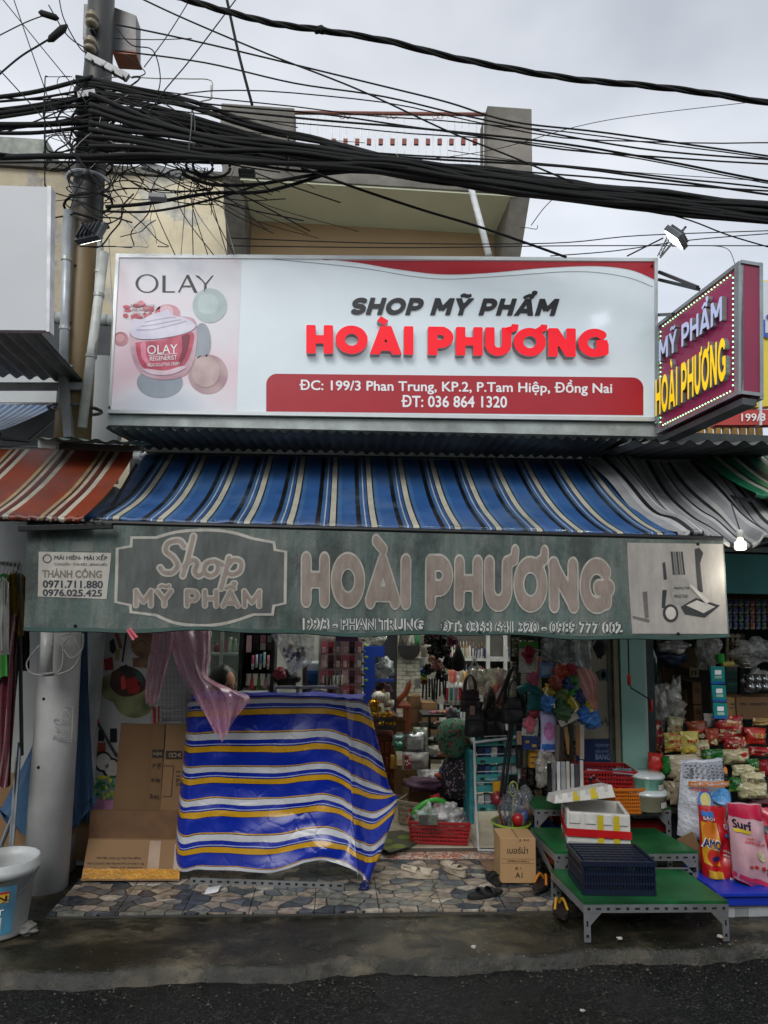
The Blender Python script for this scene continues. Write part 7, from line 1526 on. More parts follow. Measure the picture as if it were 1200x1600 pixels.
mb = MB(); c = P(716, 1200, 5.4); mb.lathe([(.11, -.2), (.12, -.1), (.12, .0), (.08, .12), (.03, .14)], c, 40, wob=lambda a, z: 1+.1*sin(9*a+z*9)); solo('floral_cloth', 'black floral cloth hanging below the green bonnet bundle', 'cloth', mb, leafm('121216', '1c1a24', '7a6a74', 80), smooth=True)
bagsolo(P(706, 1120, 5.5), (.05, .05, .07), mat('6a5a68', .6, var=.4, scale=60), 'patterned mauve cloth above the green bonnet', 'cloth_bundle', 'cloth', 7)
# handbags
def handbag(x0, y0, x1, y1, Y, m, label, d=.12, strap=True, soft=.1, top_=None, name='handbag'):
    a, b = P(x0, y1, Y), P(x1, y0, Y); w_, h_ = b.x-a.x, b.z-a.z; c = V(((a.x+b.x)/2, Y, a.z+h_/2)); t = thing(name, label, 'bag', V((c.x, c.y, a.z)))
    mb = MB(); n = 14
    for sg in (-1, 1): mb.add([c+V((w_/2*(u*2-1)*(1-.12*v**2), sg*d/2*(1-abs(u*2-1)**4)*(1-.55*v)*(1-.3*(1-v)**6)+.012*noise.noise(V((u*3, v*3, sg+x0))), h_*(v-.5)+.02*soft*sin(u*12))) for v in [j/n for j in range(n+1)] for u in [i/n for i in range(n+1)]], [(j*(n+1)+i, j*(n+1)+i+1, (j+1)*(n+1)+i+1, (j+1)*(n+1)+i) for j in range(n) for i in range(n)])
    ob('body', mb, m, t, smooth=True)
    mb = MB(); mb.tube([c+V((-w_*.4, -.01, h_*.46)), c+V((w_*.4, -.01, h_*.46))], .006, 6); ob('zip', mb, mat('8a8478', .3, .7), t)
    mb = MB(); mb.bar(c+V((-w_*.46, -d*.36, h_*.1)), c+V((w_*.46, -d*.36, h_*.1)), .004, .012); ob('seam', mb, mat('0c0c0d', .5), t)
    if strap:
        for dy in (-.03, .03): mb = MB(); mb.tube(cat_spline([c+V((-w_*.28, dy, h_*.4)), c+V((-w_*.22, dy, h_*.9)), c+V((0, 0, h_*1.2)), c+V((w_*.22, dy, h_*.9)), c+V((w_*.28, dy, h_*.4))], 5), .007, 6); ob('handle', mb, m, t, smooth=True)
    return t
blk = mat('121214', .45, var=.3, scale=12, bmp=.4)
handbag(719, 1078, 750, 1112, 5.0, mat('2e1f1c', .45, bmp=.4), 'dark brown leather handbag with a cream tag in the hanging row', .12)
handbag(726, 1106, 757, 1150, 4.95, blk, 'black handbag hanging under the brown leather one', .13, False)
handbag(783, 1090, 824, 1130, 4.85, mat('101013', .4, bmp=.4), 'big black shiny shoulder bag in the middle of the hanging row', .14)
handbag(752, 1108, 790, 1146, 5.05, blk, 'black soft bag between the brown and the shiny one', .12, False)
handbag(742, 1128, 776, 1165, 5.1, blk, 'lowest black bag in the hanging row', .12, False)
handbag(806, 1128, 816, 1200, 4.9, mat('17161a', .6), 'narrow black strap bag dangling low', .05, False)
for pts in ([(802, 1040), (790, 1075), (786, 1100)], [(806, 1040), (812, 1070), (820, 1100)], [(798, 1045), (776, 1100)], [(800, 1120), (790, 1180), (782, 1245)], [(803, 1110), (797, 1170), (788, 1240)]): mb = MB(); mb.tube(cat_spline([P(a, b, 4.82) for a, b in pts], 6), .01, 6); solo('bag_strap', 'long black strap hanging in front of the bags, reaching y mark' if False else 'long black bag strap dangling among the hanging bags', 'strap', mb, blk, 'dangling bag straps', smooth=True)
mb = MB(); mb.box(P(738, 1110, 4.9), (.035, .01, .06)); solo('paper_tag', 'cream paper tag on the dark brown handbag', 'tag', mb, mat('9a7a70', .5), bev=.003)
mb = MB(); mb.box(P(811, 1153, 4.8), (.035, .01, .09)); t = solo('price_tag', 'tan price tag with a yellow square on the strap bag', 'tag', mb, mat('8a7260', .5), bev=.003)
bagsolo(P(766, 1105, 5.1), (.05, .06, .13), leafm('1c1814', '2c2620', '5a4a38', 50), 'brown lace sleeve hanging between the handbags', 'lace_cloth', 'cloth', 4, .25)
# plastic carrier bags
pack(752, 1066, 36, 40, 5.3, .09, film('d0cfba', .75), 'cream plastic carrier bag hanging behind the handbags', 'plastic bag', name='carrier_bag', wr=.5); pack(778, 1062, 22, 34, 5.35, .08, film('cfcdb4', .8), 'second cream carrier bag right of the first', 'plastic bag', name='carrier_bag', wr=.5)
t = pack(784, 1082, 24, 68, 5.2, .09, film('d0b8b4', .6), 'clear bag of salmon pink cloth between the black bags', 'plastic bag', name='carrier_bag', wr=.4, rot=(0, radians(14), 0)); bagsolo(P(778, 1092, 5.22), (.05, .04, .1), mat('b8564e', .7, var=.3, scale=30, bmp=.5), 'salmon pink folded cloth inside the clear bag', 'cloth_bundle', 'cloth', 3, .3)
pp_ = thing('picture_frame', 'white hanging frame with a cord among the shelves', 'frame', P(743, 1090, 5.6))
for a, b in (((733, 1043), (751, 1042)), ((733, 1043), (733, 1085)), ((751, 1042), (751, 1070)), ((736, 1043), (741, 1028)), ((741, 1028), (748, 1043))): mb = MB(); mb.bar(P(*a, 5.6), P(*b, 5.6), .014, .014); ob('bar', mb, mat('b8b8b8', .4), pp_)
# white wire rack with teal cartons
wr_ = thing('wire_rack', 'white wire display rack with teal trimmed shelves near the shop centre', 'rack', V((P(778, 1330, 5.2).x, 5.1, .03)))
for pts in ([(741, 1160), (743, 1250), (748, 1328), (785, 1329)], [(810, 1150), (812, 1240), (814, 1300)], [(741, 1160), (810, 1152)]): mb = MB(); mb.tube([P(a, b, 4.98) for a, b in pts], .009, 8); ob('frame', mb, mat('b4b8b8', .4), wr_)
for y in (1160, 1188, 1215, 1232, 1262): 
    ob('shelf_lip', slab4((742, y-4), (812, y-6), (812, y+4), (743, y+6), 5.02, .01), mat('3a8a8a', .4, var=.2, scale=12), wr_); ob('shelf', slab4((742, y+3), (812, y+1), (812, y+4), (742, y+6), 5.04, .3), mat('8c9494', .5), wr_)
    mb = MB(); mb.bar(P(744, y-9, 5.0), P(810, y-11, 5.0), .004, .004); ob('guard_wire', mb, m_wf, wr_)
    for i in range(6):
        cn, cv = R.choice([('blue', '2a4a7a'), ('teal', '2a7a7a'), ('white', 'b0b4b0'), ('navy', '1a2440'), ('grey', '7a8088')]); prism(747+i*10.5, y-22+R.random()*5, 756+i*10.5, y-5, 5.06, .05, mat(cv, .4, var=.5, scale=40), 'carton', '%s small carton on the white wire rack' % cn, 'box', 'cartons on the wire rack', bev=.002)
for x, y in ((749, 1190), (749, 1217), (749, 1264), (778, 1160)): ob('logo_print', pface(ellipse(x+5, y, 5, 2.6, 10), pxmap(5.02, .003)), mat('0f3a2a', .4, bmp=0), wr_)
for s_, b_ in (('Silkygirl', (757, 1215, 776, 1220)), ('Freesia', (762, 1262, 782, 1267)), ('Soap', (786, 1158, 800, 1162))): ob('lettering', lay(*txt(s_, .01), b_, pxmap(5.02, .004)), mat('9ab8b0', .4, bmp=0), wr_)
prism(734, 1175, 741, 1288, 5.1, .25, mat('2f7d86', .4, var=.3, scale=20), 'carton', 'tall teal carton column left of the wire rack', 'box')
# floor goods
carton(G(672, 1290, .03)+V((0, .35, 0)), .33, .3, .24, .1, m_card, 'open cardboard box holding a purple cloth')
bagsolo(P(664, 1226, 5.5), (.16, .12, .05), mat('3a1630', .7, var=.3, scale=20), 'dark purple folded cloth in the cardboard box', 'folded_cloth', 'cloth', 3, .25)
pack(672, 1214, 40, 22, 5.6, .1, film('d0d4d4', .8, .1), 'crinkled clear wrap with white goods over the purple cloth', 'plastic bag', name='plastic_bag', wr=.5)
bagsolo(P(700, 1214, 5.5), (.09, .08, .06), leafm('7a2a22', 'b0502a', '2a4a5a', 50), 'orange patterned shoe bundle near the blue basket', 'cloth_bundle', 'cloth', 9, .4); bagsolo(P(728, 1206, 5.45), (.06, .06, .07), mat('7a1c2c', .6), 'crimson cloth beside the orange bundle', 'cloth_bundle', 'cloth', 2, .4); bagsolo(P(694, 1206, 5.5), (.04, .04, .05), mat('4a6a9a', .5), 'light blue cap on the goods pile', 'cap', 'cap', 6, .2)
prism(690, 1230, 733, 1262, 5.5, .25, mat('141c38', .5), 'crate', 'dark navy crate under the orange bundle', 'crate'); 
basket(G(652, 1298, .03)+V((.03, .25, 0)), .22, .3, .17, 'a89c84', 'beige plastic basket left of the red basket', rz_=-.5)
rbk = G(690, 1320, .03)+V((0, .14, 0)); basket(rbk, .44, .3, .15, '9c1f24', 'red plastic basket of bagged goods on the shop floor', 5, 22, rz_=-.12)
for i, (dx, dy, z, r_, m_, lb_) in enumerate([(-.1, 0, .15, (.1, .08, .08), film('c4dccc', .7, .1), 'clear bag with a mint tint in the red basket'), (.05, -.04, .16, (.1, .08, .09), film('d0d0d0', .65, .1), 'clear bag with white cups in the red basket'), (.14, .03, .12, (.08, .08, .07), film('c8c8c8', .6, .1), 'small clear bag at the right end of the red basket'), (-.02, .08, .22, (.07, .06, .05), mat('a82428', .3), 'red toy under the green handle in the red basket'), (.0, .0, .08, (.17, .1, .06), mat('8a8a86', .5), 'white tissue filling in the red basket')]): bagsolo(rbk+V((dx, dy, z)), r_, m_, lb_, 'plastic_bag' if 'bag' in lb_[:12] else 'basket_filling', 'plastic bag' if 'clear' in lb_ else 'toy' if 'toy' in lb_ else 'tissue', i+2, .45, fr=2.2)
mb = MB(); mb.tube(cat_spline([rbk+V((-.2, 0, .17)), rbk+V((-.12, 0, .24)), rbk+V((-.03, 0, .27)), rbk+V((.05, .02, .25))], 6), .018, 8); solo('toy_handle', 'bright green plastic handle on top of the red basket', 'handle', mb, mat('3aa038', .35), smooth=True)
for i, (x, cv) in enumerate(((676, '6a6e66'), (662, '4a4c48'))): mb = MB(); mb.box(P(x, 1281, 4.98), (.07, .01, .07), 0, .2); solo('price_card', ['grey printed card leaning in the red basket', 'dark printed card at the left of the red basket'][i], 'card', mb, mat(cv, .5, var=.4, scale=40), bev=.002)
mt = MB(); a = [G(592, 1302, .036), G(628, 1298, .036), G(664, 1310, .036), G(640, 1324, .036), G(608, 1333, .036), G(590, 1322, .036)]
mt.add(a+[v+V((0, 0, .006)) for v in a], [tuple(range(5, -1, -1)), tuple(range(6, 12))]+[(i, (i+1) % 6, 6+(i+1) % 6, 6+i) for i in range(6)]); dm = thing('door_mat', 'olive brown door mat with green leaf shapes', 'mat', G(628, 1318, .03)); ob('mat', mt, mat('4a4a3a', .85, bmp=.5, scale=40), dm)
for x, y, rx, ry in ((604, 1314, 10, 3.5), (622, 1322, 12, 3.5), (632, 1308, 10, 3), (652, 1312, 8, 2.5), (606, 1325, 8, 2.5)): mb = MB(); mb.add([G(x+rx*cos(t*pi/7), y+ry*sin(t*pi/7), .0435) for t in range(14)], [tuple(range(13, -1, -1))]); ob('leaf_print', mb, mat('6a7a2a', .8), dm)
# ================================================================ RIGHT SIDE: HANGING GOODS
wp = thing('travel_poster', 'pale travel sticker panel with dark blue foot reading BANGKOK', 'poster', P(945, 1215, 4.97))
ob('sheet', slab4((900, 985), (976, 985), (982, 1215), (900, 1215), 4.97, .01), mat('827d6c', .5, var=.15, scale=3, dirt=.4), wp)
B1, B2 = pxmap(4.97, .003), pxmap(4.97, .005)
ob('blue_foot', pface([(900, 1215), (981, 1215), (978, 1153), (900, 1155)], B1), mat('16284e', .4, var=.1), wp)
for s_, b_ in (('กรุงเทพฯ', (930, 1162, 953, 1169)), ('ประเทศไทย', (930, 1170, 960, 1176)), ('BANGKOK', (930, 1178, 972, 1187))): ob('lettering', lay(*txt(s_, .006 if s_ != 'BANGKOK' else .02), b_, B2, skew=.5), mat('6f84a0', .5, bmp=0), wp)
ob('lettering', lay(*txt('LOTO', .02), (947, 1007, 964, 1013), B1), mat('2c2c2a', .5, bmp=0), wp)
disc_ = pface(ellipse(952, 1055, 13, 10, 16), B1); ob('print_shape', disc_, mat('3a5058', .6), wp); ob('print_shape', pface([(930, 1050), (944, 1044), (948, 1062), (936, 1064)][::-1], B1), mat('2a3a34', .6), wp)
for i in range(26):
    x = R.uniform(938, 974); y = R.uniform(1124, 1134); h = R.uniform(4, 14); ob('grass_print', pface([(x, y), (x+2, y), (x+1+R.uniform(-2, 2), y-h)], B2), mat('1d3a28', .7, bmp=0), wp)
# rail from which the right goods hang
mb = MB(); mb.bar(P(800, 984, 4.85), P(975, 990, 4.9), .02, .02); solo('hanging_rail', 'dark rail above the hanging gloves and raincoat', 'rail', mb, mat('2a2a2c', .5, .4))
rc = drape([[(847, 985, 4.75), (846, 1010, 4.74), (846, 1032, 4.73)], [(868, 985, 4.7), (870, 1012, 4.68), (872, 1036, 4.66)], [(895, 985, 4.7), (897, 1012, 4.66), (902, 1040, 4.64)], [(924, 985, 4.74), (926, 1015, 4.72), (925, 1046, 4.72)]], film('8a9090', .85, .25, 8), 'raincoat', 'grey plastic raincoat hanging top right of the goods', 'raincoat', .03)
pack(858, 998, 18, 30, 4.78, .08, film('a8b0b0', .7), 'clear bag in front of the grey raincoat', 'plastic bag', name='plastic_bag', wr=.5); bagsolo(P(937, 1004, 4.75), (.05, .05, .1), mat('0e0e10', .6), 'black cloth hanging beside the raincoat', 'cloth_bundle', 'cloth', 4, .2)
pack(840, 998, 10, 34, 4.85, .06, mat('121214', .6), 'narrow black item left of the raincoat', 'bag', name='hanging_bag')
# glove packs
def glove(cx, cy, Y, s, col, label, box_=None, head='3f8a2a'):
    t = thing('glove_packet', label, 'gloves', P(cx, cy, Y)); k = 1/ppm(Y)
    if box_:
        x0, y0, x1, y1 = box_; mb = slab4((x0, y0), (x1, y0+2), (x1-2, y1), (x0-2, y1-1), Y+.02, .004); ob('bag', mb, film('c8ccc4', .5), t)
        if head: ob('header_card', slab4((x0, y0-10), (x1, y0-9), (x1, y0+1), (x0, y0+1), Y+.015, .006), mat(head, .5), t)
    vb = [(0, 0, -.4), (0, 0, -.05), (-.32, 0, .12), (-.44, 0, .3), (-.17, 0, .28), (-.2, 0, .62), (-.04, 0, .3), (-.03, 0, .72), (.1, 0, .28), (.14, 0, .65), (.22, 0, .2), (.31, 0, .48)]
    eb = [(0, 1), (1, 2), (2, 3), (1, 4), (4, 5), (1, 6), (6, 7), (1, 8), (8, 9), (1, 10), (10, 11)]; c = P(cx, cy, Y)
    skinobj([c+V((a*s*k, b, z*s*k)) for a, b, z in vb], eb, [(.22*s*k, .015), (.28*s*k, .02)]+[(.09*s*k, .014), (.07*s*k, .012)]*5, mat(col, .8, var=.2, scale=60, bmp=.5), 'glove', t)
glove(827, 1027, 4.8, 27, '8c1a30', 'red knitted glove in a clear packet with green header', (812, 1012, 841, 1052))
glove(834, 1066, 4.78, 24, 'b0506c', 'pink glove in a clear packet under the red one', (815, 1053, 846, 1080), None)
pack(842, 1042, 10, 32, 4.83, .03, mat('b0705a', .4), 'orange edged packet beside the red glove'); pack(855, 1047, 26, 24, 4.76, .03, mat('5a7aa8', .35, var=.3, scale=30), 'blue and white cloth packet beside the gloves', m2=mat('8aa0b8', .4))
mb = MB(); pts = [P(810, 1080, 4.8), P(826, 1074, 4.78), P(842, 1082, 4.8)]; mb.tube(cat_spline(pts, 5), .03, 8); solo('teal_cloth', 'teal plastic collar hanging under the pink glove', 'cloth', mb, mat('12686a', .5), smooth=True)
pack(835, 1098, 24, 28, 4.8, .06, mat('1c6464', .5), 'teal green bag under the pink glove', 'bag', name='hanging_bag')
pack(834, 1115, 16, 10, 4.78, .05, mat('8c2c3a', .5), 'dark rose packet below the teal bag'); glove(828, 1136, 4.76, 24, 'b85a68', 'salmon pink rubber glove packet low in the row', (817, 1122, 842, 1150), None)
t = pack(857, 1143, 26, 60, 4.72, .04, mat('a8a4c8', .35, var=.15), 'long lilac packet with pink swirls and blue foot', 'packet', txts=[(ellipse(.5, .5, .45, .2, 14), .14, .3, .86, .75, mat('a86a98', .4)), ([(0, 0), (1, 0), (1, 1), (0, 1)], .04, .07, .96, .2, mat('2a5aa8', .4)), ('SWEET', .2, .56, .8, .62, mat('3a2a6a', .4))])
prism(818, 1152, 842, 1172, 4.8, .06, mat('16305e', .5), 'carton', 'blue box below the salmon glove', 'box', None, [(None, (821, 1157, 827, 1161), mat('a8842a', .5)), (None, (831, 1163, 838, 1167), mat('a8842a', .5))]); prism(828, 1173, 848, 1200, 4.85, .06, mat('a87a1c', .5), 'carton', 'yellow cartons stacked below the blue box', 'box', None, [(None, (829, 1182, 847, 1184), ink), (None, (829, 1191, 847, 1193), ink)])
# coloured net loofahs
for i, (x, y, r_, cn, cv) in enumerate([(878, 1052, .05, 'orange red', 'a83414'), (893, 1048, .045, 'crimson', 'a81c3c'), (894, 1062, .04, 'leaf green', '2f8a2c'), (886, 1070, .05, 'dark blue', '14387a'), (895, 1082, .045, 'bright green', '3a9c34'), (897, 1092, .03, 'orange', 'c08a1c'), (876, 1085, .055, 'olive green', '4a6420'), (858, 1080, .04, 'yellow', 'b8a01c'), (857, 1098, .05, 'sky blue', '1f6ab0'), (893, 1100, .05, 'lemon yellow', 'b8ac1c'), (905, 1090, .045, 'navy', '123a70'), (921, 1105, .04, 'yellow round', 'c0b020'), (912, 1116, .05, 'blue', '1c62b0'), (925, 1124, .055, 'deep blue', '1660a4'), (880, 1112, .06, 'dark green', '244c1c'), (868, 1066, .04, 'rust', '8c3418')]):
    bagsolo(P(x, y, 4.72-.004*i), (r_, r_*.8, r_*1.1), mat(cv, .35, var=.3, scale=30, bmp=.8, bd=.01, coat=.3), cn+' net loofah in the bunch of coloured bath toys', 'loofah', 'loofah', i, .35, fr=3)
drape([[(900, 1044, 4.66), (910, 1080, 4.62), (922, 1100, 4.6), (930, 1112, 4.6)], [(915, 1044, 4.64), (925, 1070, 4.6), (928, 1092, 4.6), (932, 1108, 4.6)], [(928, 1050, 4.66), (934, 1060, 4.64), (932, 1080, 4.62), (934, 1100, 4.6)]], dots('c88a80', 'b02a3a', .8, 20), 'gift_bag', 'pink and white patterned clear bag beside the loofahs', 'plastic bag', .012)
for pts in ([(893, 1090), (900, 1100), (902, 1108), (897, 1112)], [(856, 1075), (852, 1082), (856, 1088)], [(861, 1102), (866, 1100), (866, 1106)]): mb = MB(); mb.tube(cat_spline([P(a, b, 4.58) for a, b in pts], 4), .004, 5); solo('string_loop', 'white cord loop tied to a loofah', 'cord', mb, mat('c8c4b4', .6), 'loofah cords')
# knives, boxes, rulers bundle
cu = thing('blade_card', 'slanted grey card holding long cutters below the loofahs', 'card', P(890, 1125, 4.7)); mb = MB(); mb.bar(P(874, 1131, 4.65), P(902, 1117, 4.65), .02, .045); ob('card', mb, mat('8c887c', .5), cu)
for i, (x0, y0, x1, y1, cv, cn) in enumerate([(878, 1134, 876, 1190, '2a2420', 'black'), (883, 1136, 890, 1178, '7a5c36', 'tan'), (892, 1130, 892, 1185, '141414', 'black'), (902, 1134, 904, 1180, '6a4a2c', 'wood brown'), (909, 1132, 909, 1186, '8a8478', 'pale'), (871, 1132, 871, 1188, '55504a', 'grey')]):
    mb = MB(); mb.bar(P(x0, y0, 4.66), P(x1, y1, 4.66), .03, .012, up=(0, 1, 0)); solo('knife_packet', '%s long knife packet, %s in the hanging bunch' % (cn, ['second from left', 'third from left', 'behind the middle', 'right of middle', 'rightmost', 'leftmost'][i]), 'knife', mb, mat(cv, .4), bev=.002)
for i in range(8): mb = MB(); x = 858+i*7.2; mb.bar(P(x, 1190+R.uniform(-3, 6), 4.6), P(x+R.uniform(-1, 2), 1252, 4.6), .022 if i % 3 else .03, .01, up=(0, 1, 0)); solo('blind_slat', '%s upright strip standing on the top green step' % ['black', 'grey', 'white', 'silver', 'cream', 'pale grey', 'dark grey', 'off white'][i], 'strip', mb, mat(['141516', '6a6c6c', 'b8bab8', '8a8c90', 'a8a498', '9a9c9c', '3a3c3e', 'b0b0a8'][i], .35, .2), bev=.002)
bagsolo(P(852, 1200, 4.75), (.07, .05, .12), film('a8a49a', .5), 'clear plastic bag hanging left of the upright strips', seed=12, amp=.35); 
pb = thing('pegboard', 'dark pegboard behind the hanging gloves and bath toys', 'board', (P(860, 1300, 5.5).x, 5.5, .03)); xa, xb = P(798, 1000, 5.5).x, P(905, 1000, 5.5).x
mb = MB(); mb.box(((xa+xb)/2, 5.52, 1.1), (xb-xa, .03, 2.14)); ob('board', mb, mat('2a2826', .8), pb)
for j in range(9):
    for i in range(8):
        cn, cv = R.choice([('grey', '5a5c5e'), ('brown', '4a3426'), ('white', 'a8a8a0'), ('navy', '1c2848'), ('olive', '4a5230'), ('rose', '8c4a58'), ('black', '161618'), ('tan', '8a7450')])
        pack(804+i*13+R.uniform(-2, 2), 1010+j*34+R.uniform(-4, 4), R.uniform(9, 13), R.uniform(22, 32), 5.44-.03*(i % 2), .03, pkm(cv, 'b0a890', '1a1a1a', 50), '%s carded packet hanging on the %s of the dark pegboard' % (cn, ['top row', 'second row', 'third row', 'fourth row', 'fifth row', 'sixth row', 'seventh row', 'eighth row', 'bottom row'][j]), 'packet', wr=.1, group='packets on the dark pegboard')
# ================================================================ BIN, BOX, SHOES
bn_ = thing('utensil_bin', 'translucent bin with lime rim full of wrapped kitchen utensils', 'bin', G(806, 1352, .0)+V((0, .12, 0))); c = bn_.location.copy()
mb = MB(); mb.lathe([(0, 0), (.1, 0), (.128, .24), (.122, .24), (.096, .01), (0, .01)], c, 28); ob('body', mb, film('6a7078', .75), bn_, smooth=True)
mb = MB(); mb.tube([c+V((.131*cos(t*pi/14), .131*sin(t*pi/14), .24)) for t in range(29)], .008, 6); ob('rim', mb, mat('7a9a1c', .4), bn_, smooth=True)
for i, (dx, dy, l, tx, cn, cv, hd) in enumerate([(-.05, -.02, .4, -.25, 'dark red', '6a141c', 'ball'), (.0, -.03, .42, .05, 'lime', '9aa83a', 'loop'), (.06, .02, .44, .15, 'black', '121214', 'spade'), (.09, -.03, .34, .2, 'orange', 'a86a14', 'cup'), (-.07, .03, .42, -.1, 'yellow', 'b88a1c', 'spade'), (.03, .05, .46, .0, 'black', '16161a', 'spade'), (-.02, .06, .45, -.12, 'grey', '4a4c50', 'spade'), (.05, -.06, .3, .1, 'blue', '2a3a7a', 'cup'), (-.03, -.07, .28, .3, 'red', '9c1c1c', 'cup')]):
    a = c+V((dx*.6, dy*.6, .03)); b = c+V((dx+tx*.2, dy, l)); t = thing('utensil', '%s kitchen utensil, %s shaped, in the lime rimmed bin' % (cn, hd)+(' at the back' if i == 5 else ''), 'utensil', a); mb = MB(); mb.tube([a, b], .007, 6); ob('handle', mb, mat(cv, .35), t); mb = MB()
    if hd in ('ball', 'cup'): mb.lathe([(.005, -.05), (.035, -.03), (.042, .01), (.03, .04)] if hd == 'cup' else [(.01, -.05), (.04, -.03), (.048, 0), (.04, .03), (.01, .05)], b, 12)
    elif hd == 'loop': mb.tube([b+V((.03*sin(q*pi/6), 0, .05-.05*cos(q*pi/6))) for q in range(13)], .005, 5)
    else: mb.box(b+V((0, 0, .04)), (.06, .008, .09), 0, 0, tx)
    ob('head', mb, mat(cv, .35), t, smooth=hd in ('ball', 'cup'))
for i, (dx, z, r_) in enumerate(((-.06, .36, (.05, .05, .08)), (.05, .34, (.07, .06, .1)), (.0, .42, (.04, .04, .08)), (.1, .42, (.04, .04, .07)))): bagsolo(c+V((dx, -.04, z)), r_, film('8a8e94', .3, .08), ['left', 'right', 'tallest', 'far right'][i]+' clear wrap around the utensils in the bin', 'plastic_wrap', 'plastic wrap', i+20, .35)
sh_ = MB(); sh_.box(G(808, 1368, .008)+V((-.03, .1, 0)), (.3, .36, .006), .06); solo('cardboard_sheet', 'flat cardboard piece under the small lettered carton', 'cardboard', sh_, mat('7a6048', .8, dirt=.3))
carton(G(810, 1379, .014)+V((0, .09, 0)), .225, .2, .265, -.04, mat('a8865c', .75, var=.08, scale=4, dirt=.15, dcol='7a5c3a'), 'small tan carton with Thai print and A1 on the tiled porch', [('เบอร์น่า', .2, .66, .78, .82, ink), (None, .03, .535, .97, .54, ink), ('เตรียมอ่อน', .2, .47, .8, .52, ink), (None, .03, .44, .97, .445, ink), ('สี: 1', .42, .3, .58, .37, ink), ('A1', .42, .12, .62, .24, ink), ('J H', .52, .93, .8, .985, ink)])
def shoe(c, L_, ang, sole, upper, label, kind='clog', scl=1):
    t = thing('sandal' if kind != 'flip' else 'flip_flop', label, 'sandal', c); M_ = Matrix.Rotation(ang, 3, 'Z'); W_ = L_*.36
    def out(u): return W_/2*(.72+.28*sin(pi*min(1, max(0, u*1.15-.05))))*(1-abs(2*u-1)**6*.75)*(1 if u > .35 else .9)
    hh = .035 if kind == 'clog' else .018; n = 18
    mb = MB(); vs = []
    for z in (0, .6, 1): 
        for sd in (1, -1):
            for i in range(n+1) if sd == 1 else range(n, -1, -1): u = i/n; vs.append(c+M_ @ V(((u-.5)*L_, sd*out(u)*(1.0 if z < 1 else .94), hh*z*(1.15-.25*u)+.003)))
    m_ = 2*(n+1); fs = [(k*m_+i, k*m_+(i+1) % m_, (k+1)*m_+(i+1) % m_, (k+1)*m_+i) for k in range(2) for i in range(m_)]
    for k, fl in ((0, 1), (2, 0)): fs += [tuple((k*m_+i, k*m_+i+1, k*m_+m_-2-i, k*m_+m_-1-i)[::-1 if not fl else 1]) for i in range(n)]
    mb.add(vs, fs); ob('sole', mb, mat(sole, .6, bmp=.3), t, smooth=False)
    m_up = mat(upper, .55, bmp=.2)
    if kind == 'flip':
        for s_ in (1, -1): mb = MB(); mb.tube(cat_spline([c+M_ @ V((L_*.27, 0, hh)), c+M_ @ V((L_*.12, s_*W_*.22, hh+.04)), c+M_ @ V((-L_*.12, s_*W_*.42, hh))], 6), .008, 6); ob('strap', mb, m_up, t, smooth=True)
        return t
    bands = [(.66, .36), (.34, .2)] if kind == 'clog' else [(.68, .12), (.40, .1)]
    for k, (u0, wd) in enumerate(bands):
        mb = MB(); mb.sheet(lambda u, v: c+M_ @ V(((u0-.5+wd*(v-.5)*(1+.3*cos(pi*u)))*L_, out(u0)*cos(pi*u)*1.03, hh*.6+(.036 if k == 0 else .04)*sin(pi*u)**.7*(.8+.3*(1-v)))), 14, 4); mb.uv = None
        me = mb.mesh(True); o = ob('strap', me, m_up, t); md_ = o.modifiers.new('t', 'SOLIDIFY'); md_.thickness = .006
    if kind == 'clog': mb = MB(); mb.tube(cat_spline([c+M_ @ V((-.08*L_, s_*W_*.46, hh)) if abs(s_) == 1 else c+M_ @ V((-.46*L_, s_*W_*.5, hh+.02)) for s_ in (1, .6, 0, -.6, -1)], 5), .007, 6); ob('heel_strap', mb, m_up, t, smooth=True)
    return t
shoe(G(656, 1370, .002), .24, radians(-10), 'a39784', 'ab9f8c', 'beige rubber clog lying sideways left on the porch'); shoe(G(708, 1362, .002), .24, radians(118), 'a39784', 'ab9f8c', 'beige rubber clog pointing into the shop right of its mate')
shoe(G(771, 1376, .002), .22, radians(95), '141416', '18181a', 'black slide sandal next to the small carton', 'slide'); shoe(G(758, 1400, .002), .25, radians(24), '111113', '1a1a1c', 'black sandal lying askew on the front tiles', 'slide')
f1 = shoe(G(846, 1384, .03), .25, radians(58), '1c1516', 'b06a14', 'black flip flop with orange strap leaning on the shelf foot', 'flip'); f1.rotation_euler = (radians(0), 0, 0)
shoe(G(876, 1424, .002), .24, radians(80), '1a1214', 'b8881c', 'black flip flop with yellow strap at the tile edge', 'flip')
# ================================================================ STEPPED SHELF WITH GREEN MATS
sg = thing('stepped_shelf', 'stepped display shelf of slotted steel angle with bright green mats', 'shelf', G(1035, 1466, 0)+V((0, .2, 0)))
m_gm = mat('13582c', .45, var=.35, scale=6, dirt=.85, dcol='0b2a18', coat=.1, bmp=.4)
z1, z2, z3 = .255, .50, .72
lv = [((1.36, 3.80), (2.14, 3.79), (2.10, 4.22), (1.34, 4.24), z1), ((1.30, 4.23), (2.06, 4.23), (2.04, 4.60), (1.28, 4.62), z2), ((1.16, 4.66), (1.80, 4.64), (1.80, 4.95), (1.16, 4.97), z3)]
p0 = P(912, 1410, 3.8); q0 = P(1136, 1410, 3.8); lv[0] = ((p0.x, 3.8), (q0.x, 3.79), (q0.x-.02, 4.24), (p0.x-.03, 4.26), p0.z+.0)
p1 = P(875, 1332, 4.26); q1 = P(1090, 1334, 4.26); lv[1] = ((p1.x-.03, 4.27), (q1.x, 4.26), (q1.x-.06, 4.70), (p1.x-.05, 4.72), p1.z)
